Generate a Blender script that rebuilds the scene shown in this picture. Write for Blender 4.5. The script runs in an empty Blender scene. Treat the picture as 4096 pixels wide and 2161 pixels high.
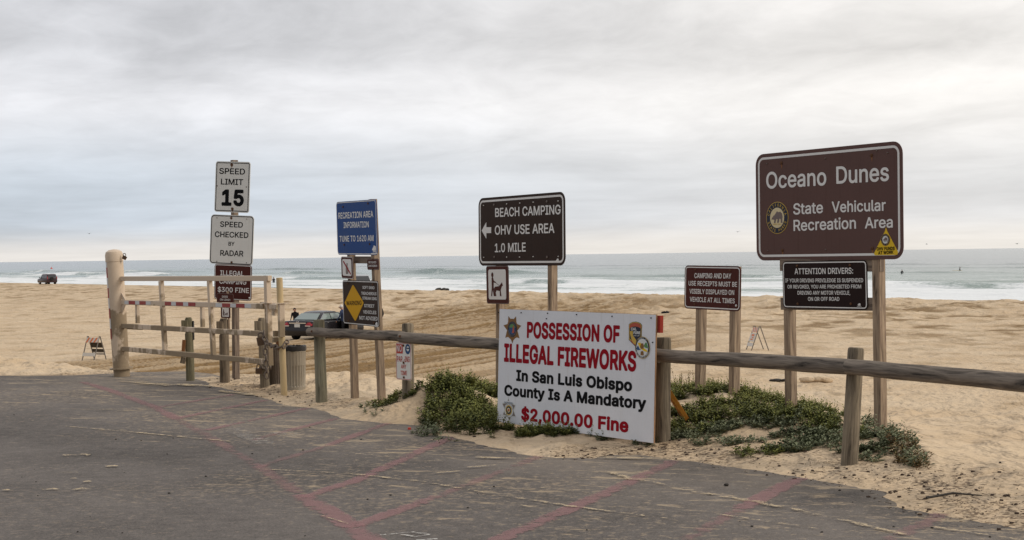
import bpy, bmesh, math, random
import numpy as np
from mathutils import Vector, Matrix

SC = bpy.context.scene
COL = SC.collection
RNG = random.Random(7)

# ------------------------------------------------------------------ camera
CAMZ = 1.8
FPX = 6010.0                      # focal length in pixels of the 4096 px wide photo
PITCH = math.atan(60.3 / FPX)
ROLL = 0.01384
_f = Vector((0, math.cos(PITCH), -math.sin(PITCH)))
_u0 = Vector((0, math.sin(PITCH), math.cos(PITCH)))
_x = Vector((1, 0, 0))
_r = _x * math.cos(ROLL) - _u0 * math.sin(ROLL)
_u = _x * math.sin(ROLL) + _u0 * math.cos(ROLL)
CAM = Vector((0, 0, CAMZ))
cd = bpy.data.cameras.new('camera')
cam = bpy.data.objects.new('camera', cd)
COL.objects.link(cam)
cd.sensor_fit = 'HORIZONTAL'
cd.sensor_width = 36.0
cd.lens = 36.0 * FPX / 4096.0
cd.clip_start = 0.1
cd.clip_end = 60000
m = Matrix((( _r.x, _u.x, -_f.x, 0), (_r.y, _u.y, -_f.y, 0), (_r.z, _u.z, -_f.z, CAMZ), (0, 0, 0, 1)))
cam.matrix_world = m
SC.camera = cam

# ------------------------------------------------------------------ light
SC.view_settings.view_transform = 'Standard'
SC.view_settings.look = 'None'
SC.view_settings.exposure = 0.0
SC.view_settings.gamma = 1.0
SUN_STRENGTH = 1.5
TO_SUN = Vector((0.86, -0.22, 0.62)).normalized()
sd = bpy.data.lights.new('sun', 'SUN')
sd.energy = SUN_STRENGTH
sd.angle = math.radians(18)
sd.color = (1.0, 0.93, 0.83)
sun = bpy.data.objects.new('sun', sd)
COL.objects.link(sun)
sun.rotation_euler = (-TO_SUN).to_track_quat('-Z', 'Y').to_euler()
sun.location = (20, -10, 30)


class NT:
    """small helper round a node tree"""
    def __init__(self, tree):
        self.t = tree
        tree.nodes.clear()

    def n(self, typ, **kw):
        nd = self.t.nodes.new(typ)
        for k, v in kw.items():
            setattr(nd, k, v)
        return nd

    def put(self, sock, v):
        if v is None:
            return
        if isinstance(v, bpy.types.NodeSocket):
            self.t.links.new(v, sock)
        else:
            if hasattr(sock.default_value, '__len__') and not hasattr(v, '__len__'):
                v = (v,) * len(sock.default_value)
            elif hasattr(sock.default_value, '__len__') and len(sock.default_value) == 4 and len(v) == 3:
                v = tuple(v) + (1.0,)
            sock.default_value = v

    def math(self, op, a, b=None, c=None, clamp=False):
        nd = self.n('ShaderNodeMath', operation=op, use_clamp=clamp)
        self.put(nd.inputs[0], a); self.put(nd.inputs[1], b)
        if c is not None: self.put(nd.inputs[2], c)
        return nd.outputs[0]

    def vmath(self, op, a, b=None):
        nd = self.n('ShaderNodeVectorMath', operation=op)
        self.put(nd.inputs[0], a); self.put(nd.inputs[1], b)
        return nd.outputs[1] if op in ('DOT_PRODUCT', 'LENGTH') else nd.outputs[0]

    def comb(self, x, y, z=0.0):
        nd = self.n('ShaderNodeCombineXYZ')
        for i, v in enumerate((x, y, z)): self.put(nd.inputs[i], v)
        return nd.outputs[0]

    def sep(self, v):
        nd = self.n('ShaderNodeSeparateXYZ'); self.put(nd.inputs[0], v)
        return nd.outputs

    def noise(self, vec, scale, detail=3.0, rough=0.55, dist=0.0):
        nd = self.n('ShaderNodeTexNoise')
        self.put(nd.inputs['Vector'], vec)
        nd.inputs['Scale'].default_value = scale
        nd.inputs['Detail'].default_value = detail
        nd.inputs['Roughness'].default_value = rough
        nd.inputs['Distortion'].default_value = dist
        return nd.outputs[0]

    def ramp(self, fac, stops, interp='LINEAR'):
        nd = self.n('ShaderNodeValToRGB')
        nd.color_ramp.interpolation = interp
        e = nd.color_ramp.elements
        while len(e) < len(stops): e.new(0.5)
        for i, (p, c) in enumerate(stops):
            e[i].position = p
            e[i].color = (c, c, c, 1) if not hasattr(c, '__len__') else (tuple(c) + (1,))[:4]
        self.put(nd.inputs[0], fac)
        return nd.outputs[0]

    def step(self, v, lo, hi):
        nd = self.n('ShaderNodeMapRange', interpolation_type='SMOOTHSTEP')
        self.put(nd.inputs[0], v)
        self.put(nd.inputs[1], lo); self.put(nd.inputs[2], hi)
        nd.inputs[3].default_value = 0.0; nd.inputs[4].default_value = 1.0
        return nd.outputs[0]

    def mix(self, fac, a, b, blend='MIX'):
        nd = self.n('ShaderNodeMix', data_type='RGBA', blend_type=blend)
        self.put(nd.inputs[0], fac); self.put(nd.inputs[6], a); self.put(nd.inputs[7], b)
        return nd.outputs[2]

    def scale(self, vec, s):
        nd = self.n('ShaderNodeMapping'); self.put(nd.inputs['Vector'], vec)
        nd.inputs['Scale'].default_value = s
        return nd.outputs[0]


def lin(r, g, b):
    f = lambda c: (c / 255 / 12.92) if c / 255 <= 0.04045 else ((c / 255 + 0.055) / 1.055) ** 2.4
    return (f(r), f(g), f(b))


# ------------------------------------------------------------------ overcast sky
def make_world():
    w = bpy.data.worlds.new('World')
    SC.world = w
    w.use_nodes = True
    t = NT(w.node_tree)
    out = t.n('ShaderNodeOutputWorld')
    tc = t.n('ShaderNodeTexCoord').outputs['Generated']
    x, y, z = t.sep(tc)
    hor = t.math('SQRT', t.math('ADD', t.math('MULTIPLY', x, x), t.math('MULTIPLY', y, y)))
    tan = t.math('DIVIDE', z, t.math('MAXIMUM', hor, 0.02))
    v = t.math('DIVIDE', tan, 0.17)                     # 1 about ten degrees up
    az = t.math('ARCTAN2', x, y)                        # 0 ahead, + to the west (right)
    u = t.math('DIVIDE', az, 0.33)
    vv = t.math('MAXIMUM', v, 0.0)
    lv = t.math('LOGARITHM', t.math('ADD', vv, 0.22), math.e)
    q = t.comb(t.math('MULTIPLY', u, 1.7), t.math('ADD', t.math('MULTIPLY', lv, 1.7), t.math('MULTIPLY', u, -0.14)), 0.0)
    big = t.noise(t.vmath('ADD', q, (4.3, 1.15, 0)), 0.85, 3.0, 0.5, 0.35)
    med = t.noise(t.vmath('ADD', t.scale(q, (1.0, 1.45, 1)), (7.7, 3.1, 0)), 1.9, 6.0, 0.56, 0.6)
    fine = t.noise(t.vmath('ADD', t.scale(q, (1.2, 1.7, 1)), (1.7, 9.1, 0)), 5.0, 5.0, 0.6, 0.5)
    streak = t.noise(t.vmath('ADD', t.comb(t.math('MULTIPLY', u, 0.9), t.math('MULTIPLY', vv, 11.0), 0), (2.2, 5.4, 0)), 1.5, 4.0, 0.55, 0.3)
    # how bright each height of the overcast is: grey lid on top, bright layer below it, pale blue gap, glow at the horizon
    base_l = t.ramp(t.math('MULTIPLY', vv, 0.5), [(0.0, 0.82), (0.012, 0.80), (0.04, 0.70), (0.09, 0.66), (0.15, 0.72), (0.21, 0.77), (0.28, 0.89), (0.34, 0.83), (0.41, 0.64), (0.5, 0.625), (0.62, 0.68), (1.0, 0.85)])
    base_r = t.ramp(t.math('MULTIPLY', vv, 0.5), [(0.0, 0.84), (0.02, 0.88), (0.06, 0.84), (0.10, 0.78), (0.17, 0.80), (0.25, 0.93), (0.32, 0.95), (0.38, 0.81), (0.44, 0.88), (0.5, 0.97), (1.0, 0.94)])
    fr = t.step(u, -0.9, 0.95)
    lum = t.math('ADD', t.math('MULTIPLY', t.sep(base_l)[0], t.math('SUBTRACT', 1.0, fr)), t.math('MULTIPLY', t.sep(base_r)[0], fr))
    tex = t.math('ADD', t.math('MULTIPLY', t.math('SUBTRACT', big, 0.5), 0.46), t.math('MULTIPLY', t.math('SUBTRACT', med, 0.5), 0.42))
    tex = t.math('ADD', tex, t.math('MULTIPLY', t.math('SUBTRACT', fine, 0.5), 0.17))
    low = t.math('SUBTRACT', 1.0, t.step(vv, 0.25, 0.6))
    tex = t.math('ADD', t.math('MULTIPLY', tex, t.math('SUBTRACT', 1.0, t.math('MULTIPLY', low, 0.5))), t.math('MULTIPLY', t.math('MULTIPLY', t.math('SUBTRACT', streak, 0.5), 0.20), low))
    lum = t.math('MAXIMUM', t.math('ADD', lum, tex), 0.3)
    # tint: bluish in the thin gap low on the south side, warm by the sun side near the horizon
    gap = t.math('MULTIPLY', t.step(vv, 0.02, 0.12), t.math('SUBTRACT', 1.0, t.step(vv, 0.22, 0.62)))
    blue = t.math('MULTIPLY', gap, t.math('SUBTRACT', 1.0, t.math('MULTIPLY', fr, 0.62)))
    cool = t.mix(blue, (0.99, 0.992, 1.03), (0.895, 0.985, 1.10))
    warmf = t.math('MULTIPLY', fr, t.math('SUBTRACT', 1.0, t.math('MULTIPLY', gap, 0.35)))
    tint = t.mix(t.math('MULTIPLY', warmf, 0.85), cool, (1.045, 1.0, 0.945))
    tint = t.mix(t.math('MULTIPLY', t.math('SUBTRACT', 1.0, t.step(vv, 0.0, 0.16)), 0.75), tint, (1.06, 1.0, 0.92))
    cloud = t.mix(1.0, tint, t.comb(lum, lum, lum), 'MULTIPLY')
    # overcast overhead is brighter than the band near the horizon; the inland side behind the camera is duller
    el = t.step(z, 0.2, 0.85)
    back = t.step(t.math('ADD', t.math('MULTIPLY', x, 0.6), y), -0.5, 0.6)
    gain = t.math('MULTIPLY', t.math('ADD', 1.0, t.math('MULTIPLY', el, 0.12)), t.math('ADD', 0.72, t.math('MULTIPLY', back, 0.28)))
    cloud = t.mix(1.0, cloud, t.comb(gain, gain, gain), 'MULTIPLY')
    bg1 = t.n('ShaderNodeBackground'); t.put(bg1.inputs[0], cloud); bg1.inputs[1].default_value = 1.0
    sky = t.n('ShaderNodeTexSky', sky_type='NISHITA')
    sky.sun_disc = False
    sky.sun_elevation = math.asin(TO_SUN.z)
    sky.sun_rotation = math.atan2(TO_SUN.x, TO_SUN.y)
    bg2 = t.n('ShaderNodeBackground'); t.put(bg2.inputs[0], sky.outputs[0]); bg2.inputs[1].default_value = 0.1
    ms = t.n('ShaderNodeMixShader')
    t.put(ms.inputs[0], 0.94)
    t.t.links.new(bg2.outputs[0], ms.inputs[1]); t.t.links.new(bg1.outputs[0], ms.inputs[2])
    t.t.links.new(ms.outputs[0], out.inputs[0])
make_world()


# ------------------------------------------------------------------ measuring helpers (photo pixel -> place)
def ray(px, py):
    return _f * FPX + _r * (px - 2048.0) + _u * (1080.5 - py)

def P(px, py, d):
    """the point d metres ahead seen at that pixel"""
    v = ray(px, py)
    return CAM + v * (d / v.y)

def G(px, py, z=0.0):
    v = ray(px, py)
    return CAM + v * ((z - CAMZ) / v.z)

def D(x, y):                       # overview pixels (2576 wide) to photo pixels
    return (x * 1.59006, y * 1.59006)

def zoomer(ox, oy, s):
    return lambda x, y: (ox + x / s, oy + y / s)
z2 = zoomer(780, 600, 2.0913)
z3 = zoomer(1100, 750, 1.43)
z4 = zoomer(1850, 730, 2.384)
z5 = zoomer(1900, 1200, 2.2647)
z6 = zoomer(2650, 1000, 1.811)
z7 = zoomer(2950, 540, 1.788)
z8 = zoomer(2600, 1250, 1.492)
zg = zoomer(400, 980, 2.3425)
zh = zoomer(900, 1150, 3.02)
zw = zoomer(1340, 1020, 4.532)
zb = zoomer(1200, 1180, 2.954)
zl = zoomer(0, 1450, 1.84)
zm = zoomer(1200, 1550, 1.7173)


# ------------------------------------------------------------------ numpy noise
def _hash(ix, iy, seed):
    h = (ix.astype(np.int64) * 374761393 + iy.astype(np.int64) * 668265263 + seed * 974634777) & 0xFFFFFFFF
    h = ((h ^ (h >> 13)) * 1274126177) & 0xFFFFFFFF
    return ((h ^ (h >> 16)) & 0xFFFF) / 65535.0

def vnoise(x, y, seed=0):
    x = np.asarray(x, float); y = np.asarray(y, float)
    ix = np.floor(x); iy = np.floor(y)
    fx = x - ix; fy = y - iy
    sx = fx * fx * fx * (fx * (fx * 6 - 15) + 10); sy = fy * fy * fy * (fy * (fy * 6 - 15) + 10)
    def g(ax, ay):
        a = _hash(ax, ay, seed) * 2 * math.pi
        return np.cos(a) * (x - ax) + np.sin(a) * (y - ay)
    a = g(ix, iy); b = g(ix + 1, iy); c = g(ix, iy + 1); d = g(ix + 1, iy + 1)
    return 1.4 * ((a * (1 - sx) + b * sx) * (1 - sy) + (c * (1 - sx) + d * sx) * sy)

def fbm(x, y, octs=4, seed=0, gain=0.5):
    s = 0.0; a = 1.0; t = 0.0
    for i in range(octs):
        s = s + a * vnoise(np.asarray(x) * 2 ** i + 17.3 * i, np.asarray(y) * 2 ** i - 9.1 * i, seed + i)
        t += a; a *= gain
    return s / t

def sst(x, a, b):
    k = np.clip((np.asarray(x, float) - a) / (b - a), 0, 1)
    return k * k * (3 - 2 * k)


# ------------------------------------------------------------------ the ground
NS = (0.793, 0.609)               # seaward direction
SEA_Z = -2.75
# the edge of the asphalt, read along the sand
EDGE_PX = [(-900, 1513), (0, 1503), (217, 1502.7), (304, 1501.6), (380, 1494), (543, 1489), (652, 1492), (744, 1503), (800, 1522),
           (850, 1545), (915, 1561), (990, 1573), (1060, 1594), (1141, 1619), (1228, 1631), (1290, 1645), (1375, 1675), (1549, 1693), (1724, 1703),
           (1770, 1722), (1700, 1739), (1811, 1749), (1870, 1765), (2015, 1800), (2108, 1821), (2190, 1829), (2365, 1832), (2440, 1822), (2540, 1819),
           (2700, 1837), (2801, 1850), (3002, 1880), (3170, 1903), (3304, 1930), (3438, 1954), (3560, 1966), (3545, 1990), (3625, 2031),
           (3739, 2054), (3873, 2081), (4096, 2121), (4700, 2230), (6000, 2500), (9000, 3300)]
EDGE = [G(*p) for p in EDGE_PX]
EX = np.array([p.x for p in EDGE]); EY = np.array([p.y for p in EDGE])

def edge_dist(X, Y):
    """distance to the asphalt edge, + on the sand side"""
    X = np.asarray(X, float); Y = np.asarray(Y, float)
    best = np.full(X.shape, 1e9); sign = np.ones(X.shape)
    for i in range(len(EX) - 1):
        ax, ay, bx, by = EX[i], EY[i], EX[i + 1], EY[i + 1]
        dx, dy = bx - ax, by - ay
        L = dx * dx + dy * dy
        k = np.clip(((X - ax) * dx + (Y - ay) * dy) / L, 0, 1)
        d = np.hypot(X - ax - k * dx, Y - ay - k * dy)
        # seaward is to the left of the direction of travel (the polyline runs from far to near)
        cr = dx * (Y - ay) - dy * (X - ax)
        upd = d < best
        sign = np.where(upd, np.where(cr > 0, 1.0, -1.0), sign)
        best = np.minimum(best, d)
    return best * sign

# low dunes along the fence: (place on the photo, metres ahead, height, size across, size along)
BUMPS = []
def _bump(dx, d, a, sx, sy):
    p = P(*D(dx, 900), d); BUMPS.append((p.x, p.y, a, sx, sy))
_bump(1160, 17.3, 0.17, 0.5, 0.75)
_bump(1060, 17.2, 0.18, 0.45, 0.7)
_bump(1720, 16.6, 0.21, 0.8, 1.3)
_bump(1880, 15.6, 0.14, 0.7, 1.1)
_bump(2050, 14.2, 0.16, 0.7, 0.9)
_bump(2240, 12.9, 0.10, 0.45, 0.6)

def terrain(X, Y, detail=True):
    X = np.asarray(X, float); Y = np.asarray(Y, float)
    s = NS[0] * X + NS[1] * Y
    tt = NS[1] * X - NS[0] * Y
    t = edge_dist(X, Y)
    r = np.hypot(X, Y)
    side = sst(tt, -13.5, -8.5)                           # 0 far end of the fence, 1 near end
    far_end = 1 - sst(tt, -22.5, -19.5)
    s0 = 10.7 - 1.6 * far_end + 0.4 * side
    W = 14.0 + 15.0 * side - 5.0 * far_end
    z = -2.45 * sst(s, s0, s0 + W)
    z = z + 0.22 * sst(s, 60, 95) - 0.06 * np.exp(-((s - 99) / 5.0) ** 2)
    z = z - 0.60 * sst(s, 99, 114) - 1.6 * sst(s, 114, 150)
    for bx, by, a, sx, sy in BUMPS:
        z = z + a * np.exp(-((X - bx) / sx) ** 2 - ((Y - by) / sy) ** 2)
    # lip at the asphalt
    lipz = 0.045 * (1 - far_end) - 0.012 * far_end
    jag = 0.10 * fbm(X * 1.7, Y * 1.7, 3, 5) + 0.03 * fbm(X * 7, Y * 7, 2, 6)
    te = t + jag * (1 - 0.7 * far_end)
    z = z + np.where(te > 0, lipz * (1 - np.exp(-te / 0.35)), np.maximum(te * 0.25, -0.3))
    if detail:
        near = sst(t, 0.0, 0.5)
        k = near * (1 - 0.85 * sst(s, 97, 106)) * (0.35 + 0.65 * sst(r, 10, 22))
        z = z + k * (0.045 * fbm(X * 0.9, Y * 0.9, 4, 11, 0.55) + 0.05 * fbm(X * 0.22, Y * 0.22, 2, 12))
        # trampled sand: rounded dimples
        tr0 = track_mask(X, Y)
        dm = 0.6 * np.abs(vnoise(X * 1.7, Y * 1.7, 21)) + 0.4 * np.abs(vnoise(X * 3.4 + 5, Y * 3.0, 22)) - 0.2
        z = z + k * 0.15 * dm * (1 - sst(r, 40, 70)) * (1 - 0.7 * tr0)
        hump = sst(r, 60, 130) * (1 - sst(s, 97, 104)) * (0.35 + 0.65 * sst(X, -28, -6))
        z = z + hump * (0.6 * np.maximum(fbm(X * 0.42, Y * 0.30, 4, 31, 0.6), -0.05) + 0.35 * fbm(X * 0.12, Y * 0.10, 2, 33))
        tr = track_mask(X, Y)
        qq = 0.92 * X - 0.40 * Y
        pp = 0.40 * X + 0.92 * Y
        rut = fbm(qq * 1.5 + 0.6 * fbm(pp * 0.05, qq * 0.1, 2, 44), pp * 0.035, 4, 41, 0.65)
        z = z + tr * 0.30 * rut
    return z

def track_mask(X, Y):
    q = 0.92 * X - 0.40 * Y
    p = 0.40 * X + 0.92 * Y
    wob = 2.2 * fbm(p * 0.06, q * 0.15, 3, 51)
    lo = -43.0 - 13.0 * sst(Y, 78, 128) - 5.0 * (1 - sst(Y, 58, 66)) + wob
    hi = -16.0 - 14.0 * sst(Y, 66, 110) + 2.5 * wob
    return sst(q, lo, lo + 3.0) * (1 - sst(q, hi - 9, hi)) * (1 - sst(Y, 108, 150)) * sst(NS[0] * X + NS[1] * Y, 11, 17)

def GT(px, py, dmin=8.0, dmax=330.0):
    """where the ray through that pixel meets the sand"""
    v = ray(px, py)
    d = np.geomspace(dmin, dmax, 5000)
    X = v.x / v.y * d; Y = d
    Z = CAMZ + v.z / v.y * d
    below = Z < terrain(X, Y, False)
    i = int(np.argmax(below))
    if not below[i]: i = len(d) - 1
    return Vector((X[i], Y[i], float(terrain(X[i], Y[i], True))))

def tz(x, y):
    return float(terrain(np.array([x]), np.array([y]))[0])


# ------------------------------------------------------------------ materials
MATS = {}
def principled(name, build):
    if name in MATS: return MATS[name]
    mt = bpy.data.materials.new(name)
    mt.use_nodes = True
    t = NT(mt.node_tree)
    out = t.n('ShaderNodeOutputMaterial')
    b = t.n('ShaderNodeBsdfPrincipled')
    t.t.links.new(b.outputs[0], out.inputs[0])
    b.inputs['Specular IOR Level'].default_value = 0.35
    build(t, b, out)
    MATS[name] = mt
    return mt

def bump(t, b, h, strength=0.4, dist=0.01):
    nd = t.n('ShaderNodeBump')
    nd.inputs['Strength'].default_value = strength
    nd.inputs['Distance'].default_value = dist
    t.put(nd.inputs['Height'], h)
    t.t.links.new(nd.outputs[0], b.inputs['Normal'])

def objc(t):
    return t.n('ShaderNodeTexCoord').outputs['Object']

def paint(name, col, rough=0.5, var=0.12, scale=6.0, metallic=0.0, spec=0.35, dirt=None, dirt_amt=0.0):
    def bld(t, b, out):
        o = objc(t)
        n = t.noise(o, scale, 5, 0.6)
        n2 = t.noise(o, scale * 7, 3, 0.6)
        k = t.math('ADD', t.math('MULTIPLY', t.math('SUBTRACT', n, 0.5), var * 2), t.math('MULTIPLY', t.math('SUBTRACT', n2, 0.5), var))
        k = t.math('ADD', 1.0, k)
        c = t.mix(1.0, col, t.comb(k, k, k), 'MULTIPLY')
        if dirt:
            d = t.noise(t.scale(o, (1, 1, 0.35)), scale * 1.3, 6, 0.65)
            c = t.mix(t.math('MULTIPLY', t.step(d, 0.52, 0.75), dirt_amt), c, dirt)
        t.put(b.inputs['Base Color'], c)
        t.put(b.inputs['Roughness'], t.math('ADD', rough - 0.08, t.math('MULTIPLY', n, 0.16)))
        b.inputs['Metallic'].default_value = metallic
        b.inputs['Specular IOR Level'].default_value = spec
    return principled(name, bld)

def wood(name, c_dark, c_light, grain=26.0, stain=None, rough=0.85):
    def bld(t, b, out):
        uv = t.n('ShaderNodeTexCoord').outputs['UV']
        o = objc(t)
        w = t.noise(o, 2.0, 2, 0.5)
        g = t.noise(t.vmath('ADD', t.scale(uv, (grain, 1.2, 1)), t.comb(t.math('MULTIPLY', w, 1.5), 0, 0)), 1.6, 5, 0.65, 0.6)
        g2 = t.noise(t.scale(uv, (grain * 3.0, 2.5, 1)), 2.0, 3, 0.6)
        blot = t.noise(o, 3.5, 4, 0.6)
        f = t.math('ADD', t.math('MULTIPLY', g, 0.75), t.math('MULTIPLY', g2, 0.25))
        c = t.mix(t.step(f, 0.33, 0.66), c_dark, c_light)
        k = t.math('ADD', 0.72, t.math('MULTIPLY', blot, 0.56))
        c = t.mix(1.0, c, t.comb(k, k, k), 'MULTIPLY')
        crack = t.math('SUBTRACT', 1.0, t.step(g, 0.335, 0.385))
        c = t.mix(t.math('MULTIPLY', crack, 0.75), c, tuple(v * 0.3 for v in c_dark))
        if stain:
            c = t.mix(t.math('MULTIPLY', t.step(t.noise(o, 1.8, 4, 0.6), 0.44, 0.62), 0.7), c, stain)
        t.put(b.inputs['Base Color'], c)
        b.inputs['Roughness'].default_value = rough
        b.inputs['Specular IOR Level'].default_value = 0.2
        bump(t, b, f, 0.8, 0.01)
    return principled(name, bld)

def sign_face(name, col, fade=0.10, rough=0.42, streaks=0.25, streak_col=None):
    def bld(t, b, out):
        o = objc(t)
        n = t.noise(o, 3.0, 4, 0.6)
        sp = t.noise(o, 60.0, 2, 0.6)
        s = t.noise(t.scale(o, (14, 14, 0.8)), 2.0, 4, 0.6)
        k = t.math('ADD', 1.0 - fade, t.math('ADD', t.math('MULTIPLY', n, fade * 1.4), t.math('MULTIPLY', sp, fade * 0.6)))
        c = t.mix(1.0, col, t.comb(k, k, k), 'MULTIPLY')
        sc = streak_col or tuple(v * 0.55 for v in col)
        c = t.mix(t.math('MULTIPLY', t.step(s, 0.56, 0.74), streaks), c, sc)
        t.put(b.inputs['Base Color'], c)
        t.put(b.inputs['Roughness'], t.math('ADD', rough + 0.1, t.math('MULTIPLY', n, 0.2)))
        b.inputs['Specular IOR Level'].default_value = 0.10
    return principled(name, bld)

M_white_sign = sign_face('white sign sheeting', (0.70, 0.69, 0.65), 0.10, streak_col=(0.42, 0.36, 0.28), streaks=0.22)
M_poster = sign_face('painted white plywood', (0.70, 0.71, 0.74), 0.14, 0.5, 0.22, (0.5, 0.47, 0.42))
M_brown = sign_face('dark brown sheeting', (0.036, 0.021, 0.016), 0.22, 0.36, 0.4)
M_brown_big = sign_face('faded brown sheeting', (0.118, 0.068, 0.060), 0.16, 0.42, 0.25, (0.07, 0.03, 0.022))
M_maroon = sign_face('maroon brown sheeting', (0.075, 0.022, 0.018), 0.18, 0.4, 0.25)
M_black_brown = sign_face('near black brown sheeting', (0.022, 0.012, 0.011), 0.2, 0.36, 0.3)
M_blue = sign_face('blue sheeting', (0.012, 0.062, 0.225), 0.2, 0.32, 0.25)
M_letter = paint('reflective lettering', (0.72, 0.71, 0.69), 0.5, 0.05)
M_letter_black = paint('black lettering', (0.008, 0.008, 0.009), 0.6, 0.05, spec=0.06)
M_letter_red = paint('dark red lettering', (0.28, 0.007, 0.015), 0.6, 0.10, spec=0.06)
M_red_paint = paint('worn red paint', (0.45, 0.055, 0.035), 0.55, 0.2)
M_yellow = sign_face('amber sheeting', (0.62, 0.33, 0.012), 0.12, 0.4, 0.1)
M_yellow_bright = paint('yellow sticker', (0.72, 0.47, 0.01), 0.5, 0.08)
M_navy = paint('navy emblem', (0.010, 0.014, 0.035), 0.5, 0.05)
M_cream = paint('cream emblem', (0.66, 0.56, 0.34), 0.5, 0.05)
M_gold = paint('gold emblem', (0.55, 0.36, 0.06), 0.5, 0.08)
M_bear = paint('grey bear emblem', (0.17, 0.13, 0.12), 0.5, 0.08)
M_badge = paint('brown gold badge', (0.20, 0.095, 0.022), 0.5, 0.35, 40)
M_silver = paint('silver badge', (0.20, 0.17, 0.155), 0.5, 0.25, 40)
M_emb_green = paint('green emblem', (0.09, 0.22, 0.08), 0.5, 0.2, 30)
M_emb_blue = paint('blue emblem', (0.02, 0.07, 0.18), 0.5, 0.2, 30)
M_emb_red = paint('red emblem', (0.42, 0.08, 0.04), 0.5, 0.15, 30)
M_emb_white = paint('white emblem', (0.62, 0.63, 0.62), 0.5, 0.05)
M_rust = paint('rusty bolt', (0.10, 0.045, 0.02), 0.8, 0.4, 60)
M_rust_stain = paint('rust stain', (0.22, 0.09, 0.03), 0.7, 0.4, 60)
M_bolt = paint('dull bolt', (0.16, 0.13, 0.115), 0.6, 0.3, 60)
M_post = wood('weathered sign post', (0.195, 0.139, 0.098), (0.401, 0.301, 0.210), 16)
M_post_dark = wood('dark weathered sign post', (0.115, 0.086, 0.069), (0.253, 0.196, 0.149), 16)
M_rail = wood('grey fence rail', (0.072, 0.060, 0.051), (0.255, 0.212, 0.170), 16)
M_fpost = wood('grey brown fence post', (0.105, 0.085, 0.062), (0.27, 0.22, 0.155), 15)
M_fpost_green = wood('greenish fence post', (0.125, 0.115, 0.08), (0.28, 0.25, 0.175), 15, (0.20, 0.205, 0.145))
M_bollard = wood('brown timber post', (0.085, 0.066, 0.048), (0.225, 0.175, 0.122), 15)
M_bollard_green = wood('olive timber post', (0.095, 0.085, 0.052), (0.22, 0.19, 0.118), 15, (0.13, 0.13, 0.075))
M_gate = None
def _gate():
    def bld(t, b, out):
        o = objc(t)
        n = t.noise(t.vmath('ADD', o, (1.7, 0.4, 2.2)), 1.7, 6, 0.6)
        n2 = t.noise(t.scale(o, (3, 3, 1.2)), 2.0, 5, 0.65)
        fine = t.noise(o, 22.0, 4, 0.6)
        z = t.sep(t.n('ShaderNodeNewGeometry').outputs['Position'])[2]
        low = t.math('SUBTRACT', 1.0, t.step(z, 0.6, 1.5))
        m1 = t.math('ADD', t.math('MULTIPLY', n, 0.65), t.math('MULTIPLY', n2, 0.35))
        thr = t.math('SUBTRACT', 0.61, t.math('MULTIPLY', low, 0.20))
        mud = t.step(m1, thr, t.math('ADD', thr, 0.05))
        c = t.mix(t.math('MULTIPLY', t.step(fine, 0.4, 0.7), 0.3), (0.57, 0.45, 0.33), (0.63, 0.52, 0.41))
        c = t.mix(t.math('MULTIPLY', mud, 0.85), c, t.mix(fine, (0.17, 0.125, 0.075), (0.27, 0.20, 0.12)))
        rs = t.step(t.noise(o, 11.0, 5, 0.7), 0.66, 0.72)
        c = t.mix(t.math('MULTIPLY', rs, 0.6), c, (0.25, 0.10, 0.03))
        t.put(b.inputs['Base Color'], c)
        t.put(b.inputs['Roughness'], t.math('ADD', 0.5, t.math('MULTIPLY', mud, 0.3)))
    return principled('muddy cream gate paint', bld)
M_gate = _gate()
M_stripe_red = paint('red reflective tape', (0.28, 0.015, 0.015), 0.4, 0.15)
M_stripe_white = paint('white reflective tape', (0.55, 0.55, 0.55), 0.4, 0.1)
M_pole = paint('yellow cream pole paint', (0.53, 0.40, 0.215), 0.5, 0.10, 5, dirt=(0.22, 0.14, 0.06), dirt_amt=0.5)
M_chain = paint('rusty chain', (0.16, 0.125, 0.10), 0.55, 0.4, 40, metallic=0.6)
M_lock = paint('brown padlock', (0.10, 0.06, 0.035), 0.45, 0.3, 40, metallic=0.4)
M_can = paint('galvanised can', (0.33, 0.285, 0.22), 0.5, 0.14, 6, metallic=0.25, dirt=(0.25, 0.19, 0.12), dirt_amt=0.5)
M_can_dark = paint('rusty dark can', (0.13, 0.10, 0.075), 0.7, 0.25, 8, metallic=0.15)
M_bag = paint('black bin liner', (0.02, 0.018, 0.016), 0.35, 0.3, 20)
M_orange_wood = wood('orange painted timber', (0.36, 0.14, 0.02), (0.50, 0.22, 0.035), 8)
M_red_wood = wood('red painted timber', (0.26, 0.03, 0.02), (0.36, 0.05, 0.03), 8)
M_plyedge = paint('bare plywood edge', (0.30, 0.17, 0.09), 0.8, 0.3, 20)
M_car = paint('dark grey car paint', (0.014, 0.012, 0.014), 0.26, 0.05, 3, metallic=0.0, spec=0.4)
M_suv = paint('black maroon car paint', (0.030, 0.010, 0.014), 0.3, 0.05, 3, spec=0.5)
M_truck = paint('silver car paint', (0.40, 0.41, 0.43), 0.3, 0.05, 3, metallic=0.4)
def _glass(name, col):
    def bld(t, b, out):
        b.inputs['Base Color'].default_value = col + (1,)
        b.inputs['Roughness'].default_value = 0.06
        b.inputs['Specular IOR Level'].default_value = 0.75
    return principled(name, bld)
M_glass = _glass('car glass', (0.20, 0.245, 0.23))
M_glass_dark = _glass('dark car glass', (0.02, 0.022, 0.025))
M_tail = paint('red tail lamp', (0.34, 0.012, 0.016), 0.2, 0.05, spec=0.6)
M_lamp_white = paint('clear lamp lens', (0.6, 0.55, 0.52), 0.2, 0.05, spec=0.6)
M_chrome = paint('chrome trim', (0.68, 0.68, 0.70), 0.18, 0.03, metallic=0.9)
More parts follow.
